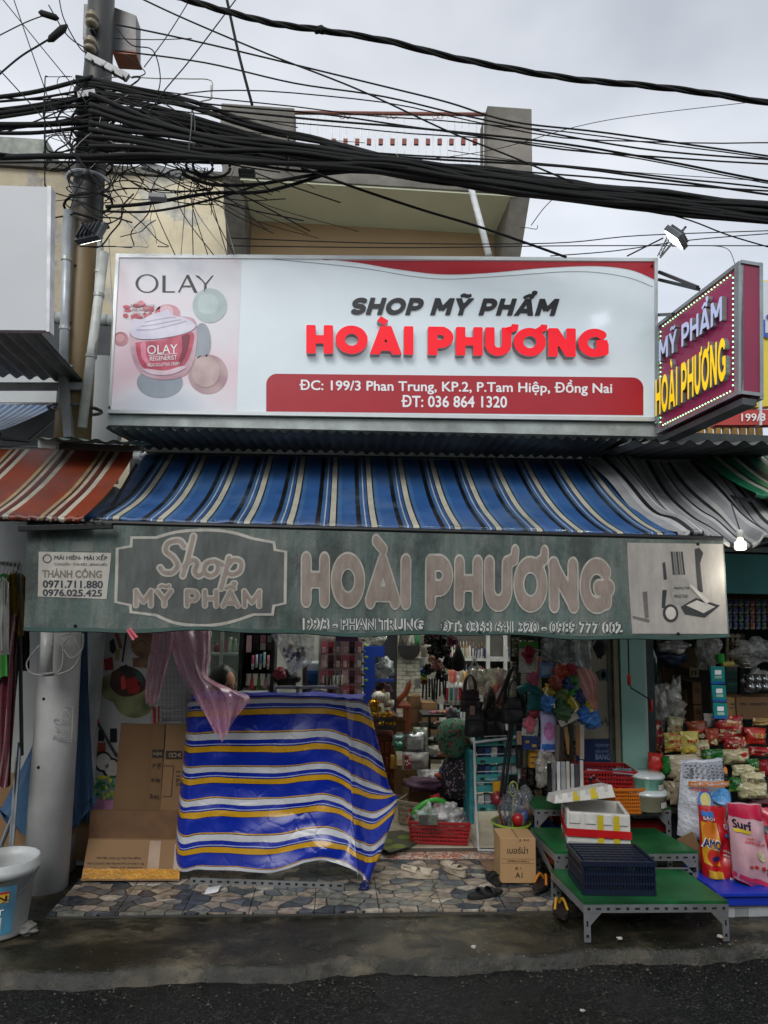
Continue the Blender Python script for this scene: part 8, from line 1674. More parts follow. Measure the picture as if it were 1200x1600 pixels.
p2 = P(840, 1262, 4.74); lv[2] = ((p2.x-.02, 4.74), (p2.x+.92, 4.73), (p2.x+.9, 5.0), (p2.x-.02, 5.02), p2.z)
for a, b, c_, d_, z in lv:
    mb = MB(); f = [V((*a, z+.004)), V((*b, z+.004)), V((*c_, z+.004)), V((*d_, z+.004))]; mb.add(f+[v+V((0, 0, -.016)) for v in f], [(0, 1, 2, 3), (7, 6, 5, 4), (0, 4, 5, 1), (1, 5, 6, 2), (2, 6, 7, 3), (3, 7, 4, 0)]); ob('mat', mb, m_gm, sg)
    slotted(V((*a, z-.032)), V((*b, z-.032)), .04, m=m_angle, parent=sg, nm='front_angle')
    mb = MB(); mb.bar(V((*a, z-.032)), V((*d_, z-.032)), .004, .04); ob('side_angle', mb, m_angle, sg)
    mb = MB(); mb.bar(V((*b, z-.032)), V((*c_, z-.032)), .004, .04); ob('side_angle', mb, m_angle, sg)
    for q_ in (a, b, c_, d_):
        x = q_[0]+(.018 if q_ in (a, d_) else -.018); slotted((x, q_[1]+.003, -.03 if q_[1] < 4.1 else 0), (x, q_[1]+.003, z-.015), .036, m=m_angle, parent=sg, up=(1, 0, 0), nm='leg')
    for q_ in (a, b): mb = MB(); mb.add([V((*q_, z-.05)), V((q_[0]+(.1 if q_ is a else -.1), q_[1], z-.05)), V((q_[0]+(.02 if q_ is a else -.02), q_[1], z-.13))], [(0, 1, 2)]); ob('gusset', mb, m_angle, sg)
slotted((lv[1][0][0], 4.262, .16), (lv[1][1][0], 4.262, .16), .03, m=m_angle, parent=sg, nm='cross_angle')
mb = MB(); mb.bar((lv[1][0][0], 4.28, .12), (lv[1][3][0], 4.7, .25), .004, .04); ob('brace', mb, m_angle, sg)
mb = MB(); mb.bar(P(838, 1310, 4.75), P(872, 1345, 4.35), .01, .1); solo('orange_board', 'orange board wedged at the left of the stepped shelf', 'board', mb, mat('b04a1c', .5))
bagsolo(P(850, 1300, 4.95), (.09, .08, .09), mat('12245a', .5), 'dark blue bag stowed under the top green step', 'bag', 'bag', 3); prism(864, 1270, 884, 1296, 5.0, .2, mat('a8381c', .5), 'carton', 'orange red box under the top green step', 'box')
prism(985, 1282, 1040, 1300, 4.85, .2, mat('8a1a16', .35), 'carton', 'dark red shiny box beneath the food tubs', 'box'); 
t = thing('steel_bar', 'slotted steel edge under the food tubs', 'bar', P(1015, 1276, 4.8)); slotted(P(990, 1274, 4.8), P(1040, 1274, 4.8), .04, m=m_angle, parent=t)
# foam box and lid
fx = thing('foam_box', 'white foam fish box wrapped with red and yellow tape', 'box', V(((P(880, 1312, 4.36).x+P(993, 1312, 4.36).x)/2, 4.5, lv[1][4]+.005))); m_fo = mat('c6c4be', .7, var=.06, scale=30, bmp=.4, dirt=.2)
zb_ = lv[1][4]+.006; xa, xb = P(882, 1310, 4.33).x+.06, P(993, 1314, 4.33).x; zt2 = P(930, 1272, 4.33).z; rzf = radians(-12)
cxm, cym = (xa+xb)/2, 4.5; W_, D_, H_ = (xb-xa)*.98, .32, zt2-zb_; Mf = Matrix.Rotation(rzf, 3, 'Z')
def fb(mb, c, d): vs = [V((cxm, cym, zb_))+Mf @ V((c[0]+x*d[0]/2, c[1]+y*d[1]/2, c[2]+z*d[2]/2)) for x in (-1, 1) for y in (-1, 1) for z in (-1, 1)]; return mb.add(vs, [(0, 1, 3, 2), (4, 6, 7, 5), (0, 4, 5, 1), (2, 3, 7, 6), (0, 2, 6, 4), (1, 5, 7, 3)])
ob('floor', fb(MB(), (0, 0, .01), (W_, D_, .02)), m_fo, fx)
for c, d in (((0, -D_/2+.012, H_/2), (W_, .024, H_)), ((0, D_/2-.012, H_/2), (W_, .024, H_)), ((-W_/2+.012, 0, H_/2), (.024, D_-.05, H_)), ((W_/2-.012, 0, H_/2), (.024, D_-.05, H_))): ob('side', fb(MB(), c, d), m_fo, fx, bev=.004)
for i in range(4): ob('rib', fb(MB(), (-W_/2+W_*(i+.5)/4, -D_/2-.004, H_*.82), (W_*.17, .012, H_*.3)), m_fo, fx, bev=.004)
rt_ = mat('b01c20', .25, var=.1, coat=.4); yt_ = mat('b8a41c', .35, var=.1)
for u in (.53, .78): ob('tape', fb(MB(), (-W_/2+W_*u, -D_/2-.0115, H_*.5), (.033, .003, H_*.92)), yt_, fx)
ob('tape', fb(MB(), (0, -D_/2-.014, H_*.4), (W_+.01, .003, .045)), rt_, fx); ob('tape', fb(MB(), (-W_/2-.004, 0, H_*.4), (.004, D_, .045)), rt_, fx); ob('tape', fb(MB(), (-W_/2-.007, -.04, H_*.5), (.004, .035, H_*.9)), rt_, fx)
t = thing('box_cover', 'white foam lid with yellow tape lying tilted on the foam box', 'lid', P(915, 1262, 4.4))
lq = [P(868, 1242, 4.42), P(956, 1226, 4.42), P(962, 1246, 4.4), P(866, 1256, 4.4)]; mb = MB(); mb.add(lq+[v+V((.01, .2, -.035)) for v in lq], [(3, 2, 1, 0), (4, 5, 6, 7), (0, 1, 5, 4), (1, 2, 6, 5), (2, 3, 7, 6), (3, 0, 4, 7)]); ob('lid', mb, m_fo, t, bev=.006)
lf = quad(lq[3], lq[2], lq[1], lq[0])
for u0, u1, m_ in ((.3, .42, yt_), (.6, .72, yt_)): mb = MB(); mb.sheet(lambda u, v: lf(u0+(u1-u0)*u, .1+.92*v)+V((0, -.004, 0)), 2, 2); ob('tape', mb, m_, t)
for i in range(6): mb = MB(); mb.box(lf(.08+.16*i, .8)+V((0, -.004, 0)), (.02, .01, .03)); ob('rib', mb, m_fo, t)
# dark crate
def crate(c, w_, d, h, rz_, col, label):
    t = thing('plastic_crate', label, 'crate', c); t.rotation_euler.z = rz_; m = mat(col, .4, var=.1, bmp=.05)
    mb = MB(); mb.box((0, 0, .008), (w_*.96, d*.96, .016)); ob('floor', mb, m, t, local=True)
    for z, hh_ in ((h-.012, .024), (h*.62, .012), (h*.34, .010), (.014, .028)):
        for a, b in (((-1, -1), (1, -1)), ((1, -1), (1, 1)), ((1, 1), (-1, 1)), ((-1, 1), (-1, -1))): k = 1 if z > h*.8 else .97; mb = MB(); mb.bar((a[0]*w_/2*k, a[1]*d/2*k, z), (b[0]*w_/2*k, b[1]*d/2*k, z), .012, hh_); ob('rim', mb, m, t, local=True)
    for ax_, n_ in ((0, 26), (1, 18)):
        for s_ in (-1, 1):
            mb = MB()
            for i in range(n_+1):
                u = -1+2*i/n_
                if i % 13 == 6 and 0: continue
                x, y = (u*w_/2*.96, s_*d/2*.965) if ax_ == 0 else (s_*w_/2*.965, u*d/2*.96); mb.box((x, y, h/2), ((.008, .006, h*.97) if ax_ == 0 else (.006, .008, h*.97)))
            ob('side_lattice', mb, m, t, local=True)
    mb = MB()
    for i in range(7): mb.bar((-w_*.45, -d*.42+i*d*.14, h-.006), (w_*.45, -d*.42+i*d*.14, h-.006), .02, .006)
    for i in range(9): mb.bar((-w_*.42+i*w_*.105, -d*.45, h-.010), (-w_*.42+i*w_*.105, d*.45, h-.010), .012, .006)
    ob('top_lattice', mb, m, t, local=True); return t
ca, cb = P(912, 1404, 3.84), P(1030, 1408, 3.84); crate(V(((ca.x+cb.x)/2+.01, 4.01, lv[0][4]+.006)), (cb.x-ca.x)*.97, .29, P(970, 1346, 3.86).z-lv[0][4]-.01, radians(-3), '101a2e', 'dark navy latticed plastic crate on the lowest green step')
# red basket, orange basket, tubs
rb2 = P(945, 1230, 4.82); basket(rb2, .36, .26, .13, '8c1a1c', 'red basket of dark plastic packs behind the foam box', 4, 18, rz_=-.1)
for i, (dx, z, cn, cv) in enumerate(((-.08, .14, 'black', '1a1c22'), (.04, .15, 'dark navy', '202a3a'), (.12, .13, 'clear grey', '5a6068'))): pack(945+dx*230, 1216-i*2, 34, 22, 4.75, .08, mat(cv, .25, var=.4, scale=20), cn+' shiny pack lying in the red basket behind the foam box', wr=.4)
mb = MB(); mb.bar(rb2+V((-.16, -.1, .14)), rb2+V((.14, -.14, .12)), .03, .006); solo('ruler_strip', 'clear plastic strip across the red basket', 'strip', mb, mat('8a9098', .15))
basket(P(974, 1266, 4.72), .2, .22, .16, 'b8641c', 'orange basket behind the foam box corner', 6, 12, flare=.8); bagsolo(P(990, 1230, 4.85), (.05, .04, .04), mat('a89a30', .3), 'yellow packet beside the orange basket', 'packet', 'packet', 4)
def tub(px, py, Y, r_, h, col, label, lidc='b4bcbc'):
    t = thing('food_tub', label, 'container', P(px, py, Y)); c = P(px, py, Y); mb = MB(); mb.lathe([(0, 0), (r_*.8, 0), (r_*.88, .01), (r_, h*.7), (r_*1.03, h*.72), (r_*1.03, h*.78)], c, 30); ob('body', mb, mat(col, .25, var=.08, coat=.3), t, smooth=True)
    mb = MB(); mb.lathe([(r_*1.05, h*.76), (r_*1.07, h*.8), (r_*1.04, h*.88), (r_*.9, h*.98), (0, h)], c, 30); ob('lid', mb, mat(lidc, .1, var=.1, coat=.8), t, smooth=True)
    mb = MB(); mb.sheet(lambda u, v: c+V((r_*.99*sin(.3+.5*u), -r_*.99*cos(.3+.5*u)-.003, h*(.25+.25*v))), 6, 2); ob('sticker', mb, mat('a8a49c', .4, var=.4, scale=60), t)
tub(1012, 1264, 4.7, .125, .14, '8a8672', 'lower cream food tub with clear lid'); tub(1010, 1236, 4.72, .115, .13, '5f9a84', 'mint green food tub stacked on the cream one')
# ================================================================ RIGHT NEIGHBOUR: GROCERY
gr = thing('grocery_shop', 'teal walled grocery shop at the right edge', 'shop', (3.2, 6, 0))
wall('wall', 2.38, 5.5, 7.2, 7.3, -.02, 3.0, mat('23403f', .7, var=.2), gr); wall('wall', 5.4, 5.5, 4.5, 7.2, -.02, 3.0, mat('23403f', .7), gr); wall('ceiling', 2.38, 5.5, 5.0, 7.3, 3.003, 3.1, mat('3a4240', .7), gr)
wall('header', 2.3, 5.5, 5.0, 5.08, 1.86, 2.16, m_teal, gr); wall('header', 2.3, 5.5, 5.0, 5.08, 2.5, 3.0, mat('4a5a5a', .6), gr); wall('side_panel', 2.36, 2.42, 5.1, 7.2, 0, 3, mat('2c3a38', .7), gr)
for i in range(5): mb = MB(); mb.box((3.9, 5.02+.02*(i % 2), 2.2+i*.07), (3.2, .06, .022), rx=.5); ob('louvre_slat', mb, mat('9aa6a4', .5), gr)
wall('counter', 2.34, 3.9, 4.9, 5.5, 0, .62, mat('141618', .7), gr)
# sachets under the header
for j in range(4):
    for i in range(8):
        cn, cv = [('blue', '16407a'), ('red', '8c1c20'), ('green', '1c5a3a'), ('orange', 'a8501c')][(i+2*j+(i//3)) % 4] if i > 1 else ('blue', '14306a'); pack(1140+i*9, 942+j*12, 8, 11, 5.3, .015, pkm(cv, 'c0c0b0', '181818', 60), '%s sachet on the %s line under the teal header' % (cn, ['top', 'second', 'third', 'lowest'][j]), 'sachet', wr=.1, group='hanging sachets', name='sachet')
# hanging teal sachet strip
for i, (y0, y1) in enumerate(((1041, 1066), (1070, 1094), (1098, 1120))):
    t = thing('sachet_strip', ['upper', 'middle', 'lower'][i]+' teal and white sachet of the hanging strip', 'sachet', P(1122+i*2, y1, 4.95), 'teal sachet strip')
    x0 = 1110+i*2; ob('body', slab4((x0, y0), (x0+22, y0+1), (x0+23, y1), (x0+2, y1), 4.95, .02), mat('1f8a86', .35, var=.08), t, bev=.003)
    ob('print', slab4((x0+7, y0+6), (x0+17, y0+6), (x0+17, y0+13), (x0+7, y0+13), 4.946, .002), m_wh, t); ob('print', slab4((x0+7, y0+15), (x0+18, y0+15), (x0+18, y0+19), (x0+7, y0+19), 4.946, .002), mat('a8c8b8', .4), t); ob('band', slab4((x0+1, y1-1), (x0+23, y1-1), (x0+23, y1+3), (x0+2, y1+3), 4.948, .018), mat('1c5aa0', .4), t)
# cartons and racks behind
for a in [(1035, 1008, 1062, 1040, 6.2, m_card, 'upper brown carton by the black grocery post', [(None, (1037, 1042, 1060, 1043), ink)]), (1036, 1040, 1062, 1078, 6.25, m_card, 'long brown carton under the upper one', [('Do', (1038, 1044, 1046, 1050), ink)]), (1062, 1012, 1090, 1042, 6.5, m_card2, 'dusty tan carton high in the grocery', []), (1063, 1042, 1106, 1110, 6.6, mat('2a1c14', .7), 'dark wooden cabinet behind the tall printed cartons', []), (1078, 1044, 1092, 1058, 6.0, mat('a89870', .6), 'small yellowish card box in the grocery', [(None, (1080, 1047, 1083, 1055), ink), (None, (1085, 1047, 1088, 1055), ink)]),
          (1083, 1066, 1095, 1100, 5.7, m_card2, 'upper tall tan carton with looping print', [('Gà', (1085, 1074, 1093, 1082), ink)]), (1085, 1102, 1097, 1130, 5.7, m_card2, 'lower tall tan carton with looping print', [('Gà', (1087, 1108, 1095, 1116), ink)]), (1073, 1078, 1082, 1100, 5.8, mat('a8946a', .6), 'short tan carton left of the tall ones', []), (1133, 1040, 1156, 1082, 5.8, mat('14483c', .5), 'dark green carton stack behind the sachet strip', [(None, (1134, 1061, 1155, 1062), ink), (None, (1135, 1042, 1152, 1049), mat('4a5a50', .5)), (None, (1136, 1066, 1153, 1071), mat('2a6a54', .5))]),
          (1152, 1090, 1240, 1124, 5.2, m_card, 'big brown carton with open grain print on the grocery rack', [('OPEN', (1137+19, 1098, 1166, 1102), ink), ('KHÔNG DỄ VỠ', (1172, 1097, 1198, 1102), ink)]), (1137, 1090, 1152, 1122, 5.22, mat('8a6f4a', .8), 'side of the brown carton reading down', [('HÀNG', (1139, 1098, 1150, 1101), ink), ('DỄ VỠ', (1139, 1104, 1150, 1107), ink)])]:
    prism(*a[:5], .25, a[5], 'cardboard_box', a[6], 'box', None, a[7])
for x in (1028, 1158): mb = MB(); mb.bar(P(x, 990, 5.4), P(x, 1150, 5.4), .04, .04); solo('rack_post', 'black rack post %s the teal sachet strip' % ('left of' if x < 1100 else 'right of'), 'post', mb, mat('17181a', .5))
rk = thing('mug_rack', 'pale slatted plastic rack at the top of the grocery', 'rack', P(1145, 1040, 5.3))
for x in (1136, 1144, 1152): mb = MB(); mb.bar(P(x, 990, 5.3), P(x, 1042, 5.3), .02, .02); ob('slat', mb, mat('8a7c64', .5), rk)
for y in (994, 1040): mb = MB(); mb.bar(P(1132, y, 5.29), P(1156, y, 5.29), .02, .02); ob('rail', mb, mat('8a7c64', .5), rk)
# plastic bags, foil, bottles
m_f1 = film('c0c0b8', .45, .08); m_f2 = film('a8a8a0', .6, .1)
for i, (x, y, rx, rz__, rot, lb) in enumerate([(1052, 1010, .1, .05, 0, 'clear bag on top of the brown cartons'), (1050, 1028, .1, .06, 0, 'navy blue bag above the cartons'), (1102, 1018, .07, .14, .3, 'long clear bag hanging from the grocery rail'), (1114, 1016, .05, .12, .2, 'second long clear bag hanging from the rail'), (1178, 1018, .17, .1, 0, 'big clear bag of packs on the grocery top rack'), (1184, 1062, .12, .08, 0, 'clear bag of round lids right of the strip'), (1028, 1110, .06, .2, .2, 'left long clear bag of noodles leaning by the pillar'), (1052, 1102, .075, .22, .35, 'right long clear bag of noodles leaning by the pillar'), (1192, 1120, .1, .05, 0, 'dark clear bag on the big brown carton')]):
    bagsolo(P(x, y, 5.2+.05*(i % 3)), (rx, .06, rz__), mat('16283e', .4) if 'navy' in lb else m_f2 if i in (6, 7) else m_f1, lb, 'plastic_bag', 'plastic bag', i+30, .35)
for i in range(6): bagsolo(P(1052+R.uniform(-24, 14), 1095+i*6, 5.28), (.06, .03, .03), mat('8a7a64', .5), 'bundle of pale noodles inside the leaning bags', 'noodle_bundle', 'noodles', i, .2, group='noodle bundles in bags')
for i in range(7): mb = MB(); mb.lathe([(.0, 0), (.05, 0), (.055, .012), (.0, .016)], P(1150+i*2.5, 1008+i*6, 5.28), 14); solo('foil_tray', 'shiny foil tray lid in the stack by the slatted rack', 'tray', mb, mat('a8a08a', .15, .8), 'foil tray lids', smooth=True)
for i in range(6): mb = MB(); mb.lathe([(0, -.03), (.03, -.03), (.034, 0), (.03, .03), (0, .03)], P(1172+(i % 3)*11, 1060+(i//3)*12, 5.15), 12, rot=Euler((pi/2, 0, 0)).to_matrix()); solo('can', 'silver can end in the clear bag of cans', 'can', mb, mat('8a8c8a', .2, .8), 'cans in a bag', smooth=True)
mb = MB(); mb.lathe([(.0, 0), (.05, 0), (.05, .2), (.02, .27), (.018, .33), (.022, .34), (0, .34)], P(1019, 1068, 5.2), 16); solo('glass_bottle', 'dark green tall bottle behind the pillar', 'bottle', mb, mat('0e2418', .15, coat=.5), smooth=True)
drape([[(1006, 1010, 5.35), (1008, 1030, 5.34), (1012, 1070, 5.34)], [(1016, 1012, 5.33), (1018, 1035, 5.32), (1018, 1075, 5.33)], [(1026, 1020, 5.35), (1028, 1045, 5.34), (1028, 1078, 5.34)]], mat('b4b6b8', .6), 'white_cloth', 'white cloth hanging behind the green bottle', 'cloth', .015)
for i in range(7): mb = MB(); mb.blob(P(1008+R.uniform(0, 12), 1002+R.uniform(-3, 14), 5.5), .02, i, .5, 6); solo('plant_leaf', 'small green leaf cluster seen past the pillar', 'plant', mb, mat('3a6a34', .6), 'leaf clusters past the pillar')
mb = MB(); mb.lathe([(.02, 0), (.03, .02), (.028, .07)], P(1126, 1036, 5.1), 10); solo('green_cup', 'green cup and tape roll on top of the sachet strip', 'cup', mb, mat('2a9a34', .4)); mb = MB(); mb.tube([P(1128, 1038, 5.1), P(1146, 1037, 5.1)], .02, 10); solo('tape_roll', 'yellowish tape roll beside the green cup', 'tape', mb, mat('a89a4a', .4))
# noodle and snack packs
rdk = pkm('8a1418'); grn = pkm('1a5a24', '8aa04a', '0c2c12'); ylw = pkm('b0a04a', 'a83428', 'c8c0a0'); cre = pkm('a8a07c', 'c4bca4', '6a7a4a', 40); lr = mat('b02a24', .35)
sqq = [(0, 0), (1, 0), (1, 1), (0, 1)]
pk = [(1024, 1160, 24, 64, 5.15, rdk, 'tall red packet leaning on the green pillar', [('Cay', .3, .3, .7, .5, ylw)]), (1055, 1134, 26, 28, 5.1, cre, 'cream noodle packet with small red print', [('KICO', .3, .4, .7, .5, lr)]), (1088, 1142, 32, 30, 5.0, mat('7a3a20', .35, var=.3, scale=20), 'brown noodle packet with round picture', [(ellipse(.5, .5, .4, .3, 14), .3, .15, .8, .45, cre), (sqq, .05, .5, .95, .6, lr)]), (1112, 1152, 22, 28, 4.95, mat('8c3a24', .35, var=.2), 'orange brown packet with oval picture', [(ellipse(.5, .5, .4, .3, 14), .2, .15, .8, .5, cre)]),
      (1140, 1140, 48, 42, 5.0, rdk, 'tall dark red carton of instant noodles reading VIFON', [('VIFON', .2, .42, .78, .56, cre), ('NOODLE', .2, .68, .75, .78, mat('c08a4a', .4))]), (1148, 1165, 38, 26, 4.93, rdk, 'red noodle carton in front with pale print', [('VIFON', .2, .5, .8, .75, cre), ('NO MIA', .4, .15, .9, .35, cre)]), (1180, 1150, 36, 26, 4.95, mat('9c2a1c', .3, var=.2), 'red and gold noodle packet at the right edge', [('VIFON', .2, .45, .8, .7, ylw)]), (1186, 1174, 40, 14, 4.85, rdk, 'flat shiny red packet at the right edge', []),
      (1052, 1160, 30, 30, 4.95, ylw, 'yellow rice noodle packet left of the middle', [('BÚN', .2, .5, .8, .75, lr), ('TƯƠI', .25, .2, .7, .36, lr)]), (1078, 1160, 30, 34, 4.92, mat('b8ac5a', .35, var=.2), 'bright yellow noodle packet in the middle', [('PHỞ', .2, .5, .75, .72, lr), (sqq, .1, .1, .6, .3, mat('c0a82a', .4))]), (1096, 1170, 26, 26, 4.9, cre, 'pale noodle packet beside the yellow one', [('ABC', .2, .5, .6, .7, lr)]),
      (1118, 1182, 44, 22, 4.85, grn, 'green shiny packet tips left of the vermicelli', []), (1150, 1182, 44, 22, 4.82, cre, 'vermicelli packet with green and red print at the top of the pile', [('RICE VERMICELLI', .2, .18, .85, .32, ink), (ellipse(.5, .5, .4, .3, 12), .55, .5, .85, .85, lr)]), (1176, 1196, 20, 20, 4.8, grn, 'green packet end at the right of the vermicelli', []), (1162, 1204, 40, 18, 4.78, cre, 'second vermicelli packet of the pile', [('RICE VERMICELLI', .2, .2, .85, .42, ink)]),
      (1176, 1216, 42, 18, 4.74, cre, 'third vermicelli packet with bold print', [('RICE VERMICELLI', .15, .3, .85, .55, ink)]), (1148, 1226, 20, 22, 4.74, grn, 'lower green packet end in the vermicelli pile', []), (1176, 1236, 50, 24, 4.7, cre, 'lowest and largest vermicelli packet', [('RICE VERMICELLI', .25, .2, .85, .36, ink)]), (1190, 1200, 22, 26, 4.85, mat('7a1a20', .3), 'dark crimson tray at the right edge of the pile', []), (1195, 1252, 60, 14, 4.72, mat('4a1018', .3), 'maroon carton under the vermicelli', []),
      (1070, 1190, 64, 22, 4.9, mat('b0a48c', .3, var=.1, coat=.4), 'long clear bag of white vermicelli lying across', []), (1064, 1210, 24, 26, 4.86, mat('a89a80', .3, coat=.4), 'upper left round bag of white vermicelli', []), (1050, 1205, 24, 22, 4.88, mat('9c907a', .3, coat=.4), 'left round bag of white vermicelli', []), (1060, 1240, 28, 34, 4.82, mat('a89c84', .3, coat=.4), 'lower right round bag of white vermicelli', []), (1046, 1236, 20, 30, 4.86, mat('9c907a', .3, coat=.4), 'lower left round bag of white vermicelli', []),
      (1024, 1192, 24, 30, 4.85, lr, 'bright red crumpled packet at the pillar foot', []), (1040, 1196, 12, 28, 4.82, mat('1c6a2a', .3), 'green leaf patterned packet beside the red one', []), (1190, 1128, 30, 12, 5.0, mat('8a7040', .3), 'gold packet behind the red cartons', []), (1112, 1126, 26, 22, 5.1, mat('b8b4ac', .5), 'white sack behind the teal strip', [])]
for cx, cy, w_, h, Y, m_, lb, tx in pk: pack(cx, cy, w_, h, Y, .09, m_, lb, 'packet', txts=tx, wr=.22, rot=(0, radians(R.uniform(-5, 5)), 0), name='food_packet')
gs = thing('grocery_stand', 'dark stand carrying the noodle packets at the right', 'stand', (2.75, 5.0, 0))
mb = MB(); a = P(1040, 1262, 4.75); mb.box((a.x+.55, 5.02, a.z-.03), (1.1, .5, .03)); ob('top', mb, mat('2a2018', .7), gs); mb = MB(); mb.box((a.x+.6, 5.1, a.z/2-.03), (1.0, .3, a.z-.04)); ob('body', mb, mat('101214', .7), gs)
# ================================================================ DETERGENT BAGS
def detergent(pts, Y, d, m, label, prints):
    """standing bag: outline pixels TL,TR,BR,BL"""
    tl, tr, br, bl_ = [P(*q, Y) for q in pts]; t = thing('detergent_bag', label, 'detergent', (bl_+br)/2+V((0, d/2, 0))); n = 16; f = quad(bl_, br, tr, tl); sd = R.random()*20
    def srf(u, v, sg): k = max(0, (1-abs(2*u-1)**3))**.5*(1-v**3*.9)*(1 if v > .04 else .8); return f(u, v)+V((0, d/2+sg*d/2*k-.035*sg*0+.03*noise.noise(V((u*3, v*4, sd+sg)))*(.4+k), .008*noise.noise(V((u*5, v*5, sd)))))
    for_v = []
    mb = MB()
    for sg in (-1, 1): mb.add([srf(i/n, j/n, sg) for j in range(n+1) for i in range(n+1)], [(j*(n+1)+i, j*(n+1)+i+1, (j+1)*(n+1)+i+1, (j+1)*(n+1)+i)[::-1 if sg > 0 else 1] for j in range(n) for i in range(n)])
    ob('bag', mb, m, t, smooth=True)
    for k, (s_, u0, v0, u1, v1, mm) in enumerate(prints):
        vs, fs = txt(s_, .03) if isinstance(s_, str) else (s_, [tuple(range(len(s_)))]); x0, y0, x1, y1 = rng(vs); bm = bmesh.new(); B = [bm.verts.new(((a-x0)/(x1-x0), (b-y0)/(y1-y0), 0)) for a, b in vs]
        for q in fs:
            try: bm.faces.new([B[i] for i in q])
            except ValueError: pass
        if not isinstance(s_, str):
            for q_ in range(1, 12):
                for nn in ((1, 0, 0), (0, 1, 0)): bmesh.ops.bisect_plane(bm, geom=bm.verts[:]+bm.edges[:]+bm.faces[:], plane_co=V(nn)*q_/12, plane_no=nn)
        for v in bm.verts: v.co = srf(u0+(u1-u0)*v.co.x, v0+(v1-v0)*v.co.y, -1)+V((0, -.003-.0012*k, 0))
        me = bpy.data.meshes.new('p'); bm.to_mesh(me); bm.free(); ob('print', me, mm, t)
    return t
cir = ellipse(.5, .5, .5, .5, 18); whb = mat('b8bcc4', .3, var=.1, bmp=.7, bd=.02, coat=.3); blu = mat('2f6ab0', .35); drk = mat('2e3038', .4); yl2 = mat('c0a82a', .35); org = mat('b86a1c', .35); pnk = mat('b82a52', .35)
pr = [(sqq, .02, .78, .98, .97, mat('8a8e98', .4, var=.5, scale=120))]
for i in range(9):
    for j in range(5): pr.append((sqq, .05+.1*i+(.03 if j % 2 else 0), .785+.037*j, .105+.1*i+(.03 if j % 2 else 0), .797+.037*j, drk))
detergent([(1076, 1193), (1142, 1190), (1150, 1318), (1070, 1312)], 4.5, .2, whb, 'big white detergent bag with black weave top and blue swirl', pr+[(sqq, .04, .70, .96, .765, org), ('NƯỚC GIẶT HƯƠNG', .08, .712, .92, .752, whb), (cir, .18, .42, .5, .66, blu), (cir, .22, .46, .46, .63, mat('b8b070', .35)), (cir, .48, .5, .95, .68, mat('4a86b8', .35, var=.5, scale=60)), ('ÉN SÁU', .1, .64, .4, .69, lr), (sqq, .34, .02, .98, .34, mat('8a2430', .35)), ('NET', .38, .05, .95, .31, whb), (cir, .05, .86, .14, .93, drk), (cir, .82, .85, .93, .93, org)])
for i in range(5): 
    pass
detergent([(1100, 1262), (1144, 1266), (1154, 1384), (1106, 1374)], 4.22, .13, mat('a8161c', .28, var=.06, coat=.5), 'red and yellow detergent bag with AMO lettering', [(sqq, .02, .2, .5, .78, mat('c08a1c', .35, var=.3, scale=20)), (cir, .05, .55, .45, .8, mat('b8661c', .35)), (cir, .1, .2, .5, .42, lr), ('AMO', .0, .42, .5, .57, mat('e0e0e4', .35)), ('AMO', .02, .43, .49, .56, mat('16245e', .35)), (sqq, .02, .86, .45, .93, blu), ('SẠCH', .05, .8, .45, .86, whb), (cir, .2, .27, .48, .34, mat('16245e', .35)), ('OO', .7, .72, .92, .79, whb), (cir, .66, .62, .78, .67, blu), ('HƯƠNG', .62, .4, .92, .43, whb), ('NƯỚC', .62, .35, .92, .38, whb), (sqq, .68, .04, .9, .1, whb), (sqq, .05, .03, .5, .14, mat('c0942a', .35, var=.3))])
detergent([(1146, 1258), (1200, 1262), (1216, 1398), (1156, 1378)], 4.1, .14, mat('b89098', .28, var=.1, coat=.5), 'pink and white detergent bag with Surf lettering', [(sqq, .0, .82, 1, .99, mat('b01c40', .3)), (sqq, .0, .0, 1, .1, pnk), ('Surf', .05, .68, .5, .79, mat('16142a', .35)), (sqq, .05, .64, .45, .68, yl2), (cir, .3, .22, .42, .26, lr), (cir, .45, .23, .55, .27, lr), (cir, .55, .34, .76, .46, mat('a8a080', .35, var=.3, scale=60)), ('HƯƠNG NƯỚC HOA', .3, .52, .85, .56, lr), ('GIẶT XẢ', .35, .57, .7, .6, lr), ('2KG', .72, .2, .95, .27, drk), (cir, .6, .24, .7, .29, lr)])
detergent([(1186, 1268), (1240, 1262), (1250, 1330), (1190, 1330)], 4.3, .12, mat('a81c34', .3, coat=.4), 'crimson detergent bag at the far right edge', [(cir, .1, .4, .4, .6, drk)])
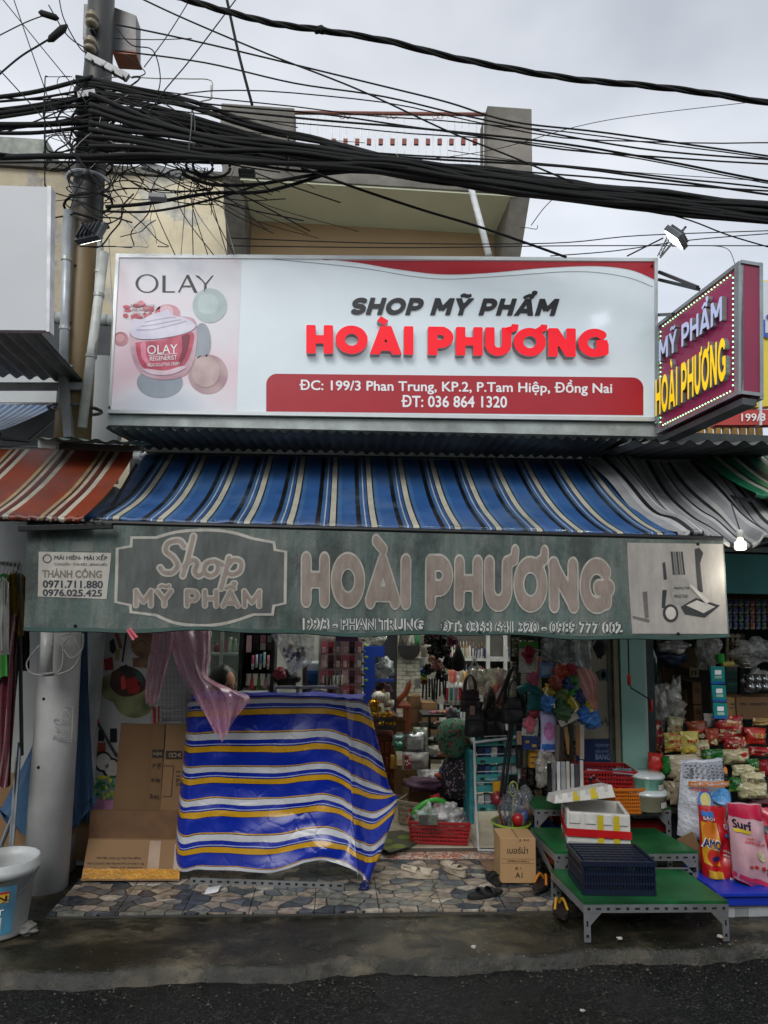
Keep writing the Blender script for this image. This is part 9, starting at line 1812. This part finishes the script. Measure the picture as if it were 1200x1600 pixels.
mb = MB(); mb.bar(P(1070, 1305, 4.45), P(1108, 1384, 4.3), .01, .14); solo('cardboard_sheet', 'dirty cardboard flap under the white detergent bag', 'cardboard', mb, m_card2)
t = thing('blue_tray', 'bright blue plastic tray under the detergent bags', 'tray', P(1160, 1416, 4.1)); a, b = P(1108, 1384, 4.12), P(1240, 1416, 4.02); mb = MB(); mb.box(((a.x+b.x)/2, 4.24, (a.z+b.z)/2), (b.x-a.x, .42, a.z-b.z)); ob('tray', mb, mat('1430a0', .4, var=.12, scale=3), t, bev=.008); mb = MB(); mb.box(((a.x+b.x)/2, 4.02, a.z-.01), (b.x-a.x+.02, .02, .02)); ob('rim', mb, mat('1430a0', .4), t, bev=.004)
wbk = thing('white_crate', 'white pierced plastic crate under the blue tray', 'crate', P(1160, 1455, 4.05)); b2 = P(1140, 1458, 4.05); mb = MB(); zt3 = b.z-.003; mb.box((b2.x+.35, 4.25, (zt3+b2.z)/2), (.7, .38, zt3-b2.z)); ob('body', mb, mat('a8acb0', .45, dirt=.3), wbk, bev=.01)
mb = MB()
for i in range(6):
    for j in range(9): c = P(1151+i*3.7, 1420+j*3.2, 4.05); mb.add([V((c.x-.004, 4.057, c.z-.003)), V((c.x+.004, 4.057, c.z-.003)), V((c.x+.004, 4.057, c.z+.003)), V((c.x-.004, 4.057, c.z+.003))], [(0, 1, 2, 3)])
o = ob('holes', mb, mat('0c0c0e', .9, bmp=0), wbk); o['kind'] = 'stuff'
# small litter on the kerb
for i, (x, y, cn, cv, s_) in enumerate([(740, 1479, 'white', 'b0b0a8', .012), (968, 1466, 'pale', 'a8a8a0', .014), (1125, 1463, 'cream', 'a8a090', .015), (910, 1579, 'white', 'b0b0a8', .01), (40, 1452, 'grey stone', '6a6862', .06), (215, 1338, 'tan', '8a7a60', .01)]): bagsolo(G(x, y, -.09 if y > 1500 else -.01), (s_, s_*.7, s_*.5), mat(cv, .8), '%s bit of litter %s' % (cn, ['near the kerb middle', 'under the green shelf', 'by the right shelf leg', 'on the dark road', 'beside the paint bucket', 'on the porch'][i]), 'litter', 'litter', i, .4)
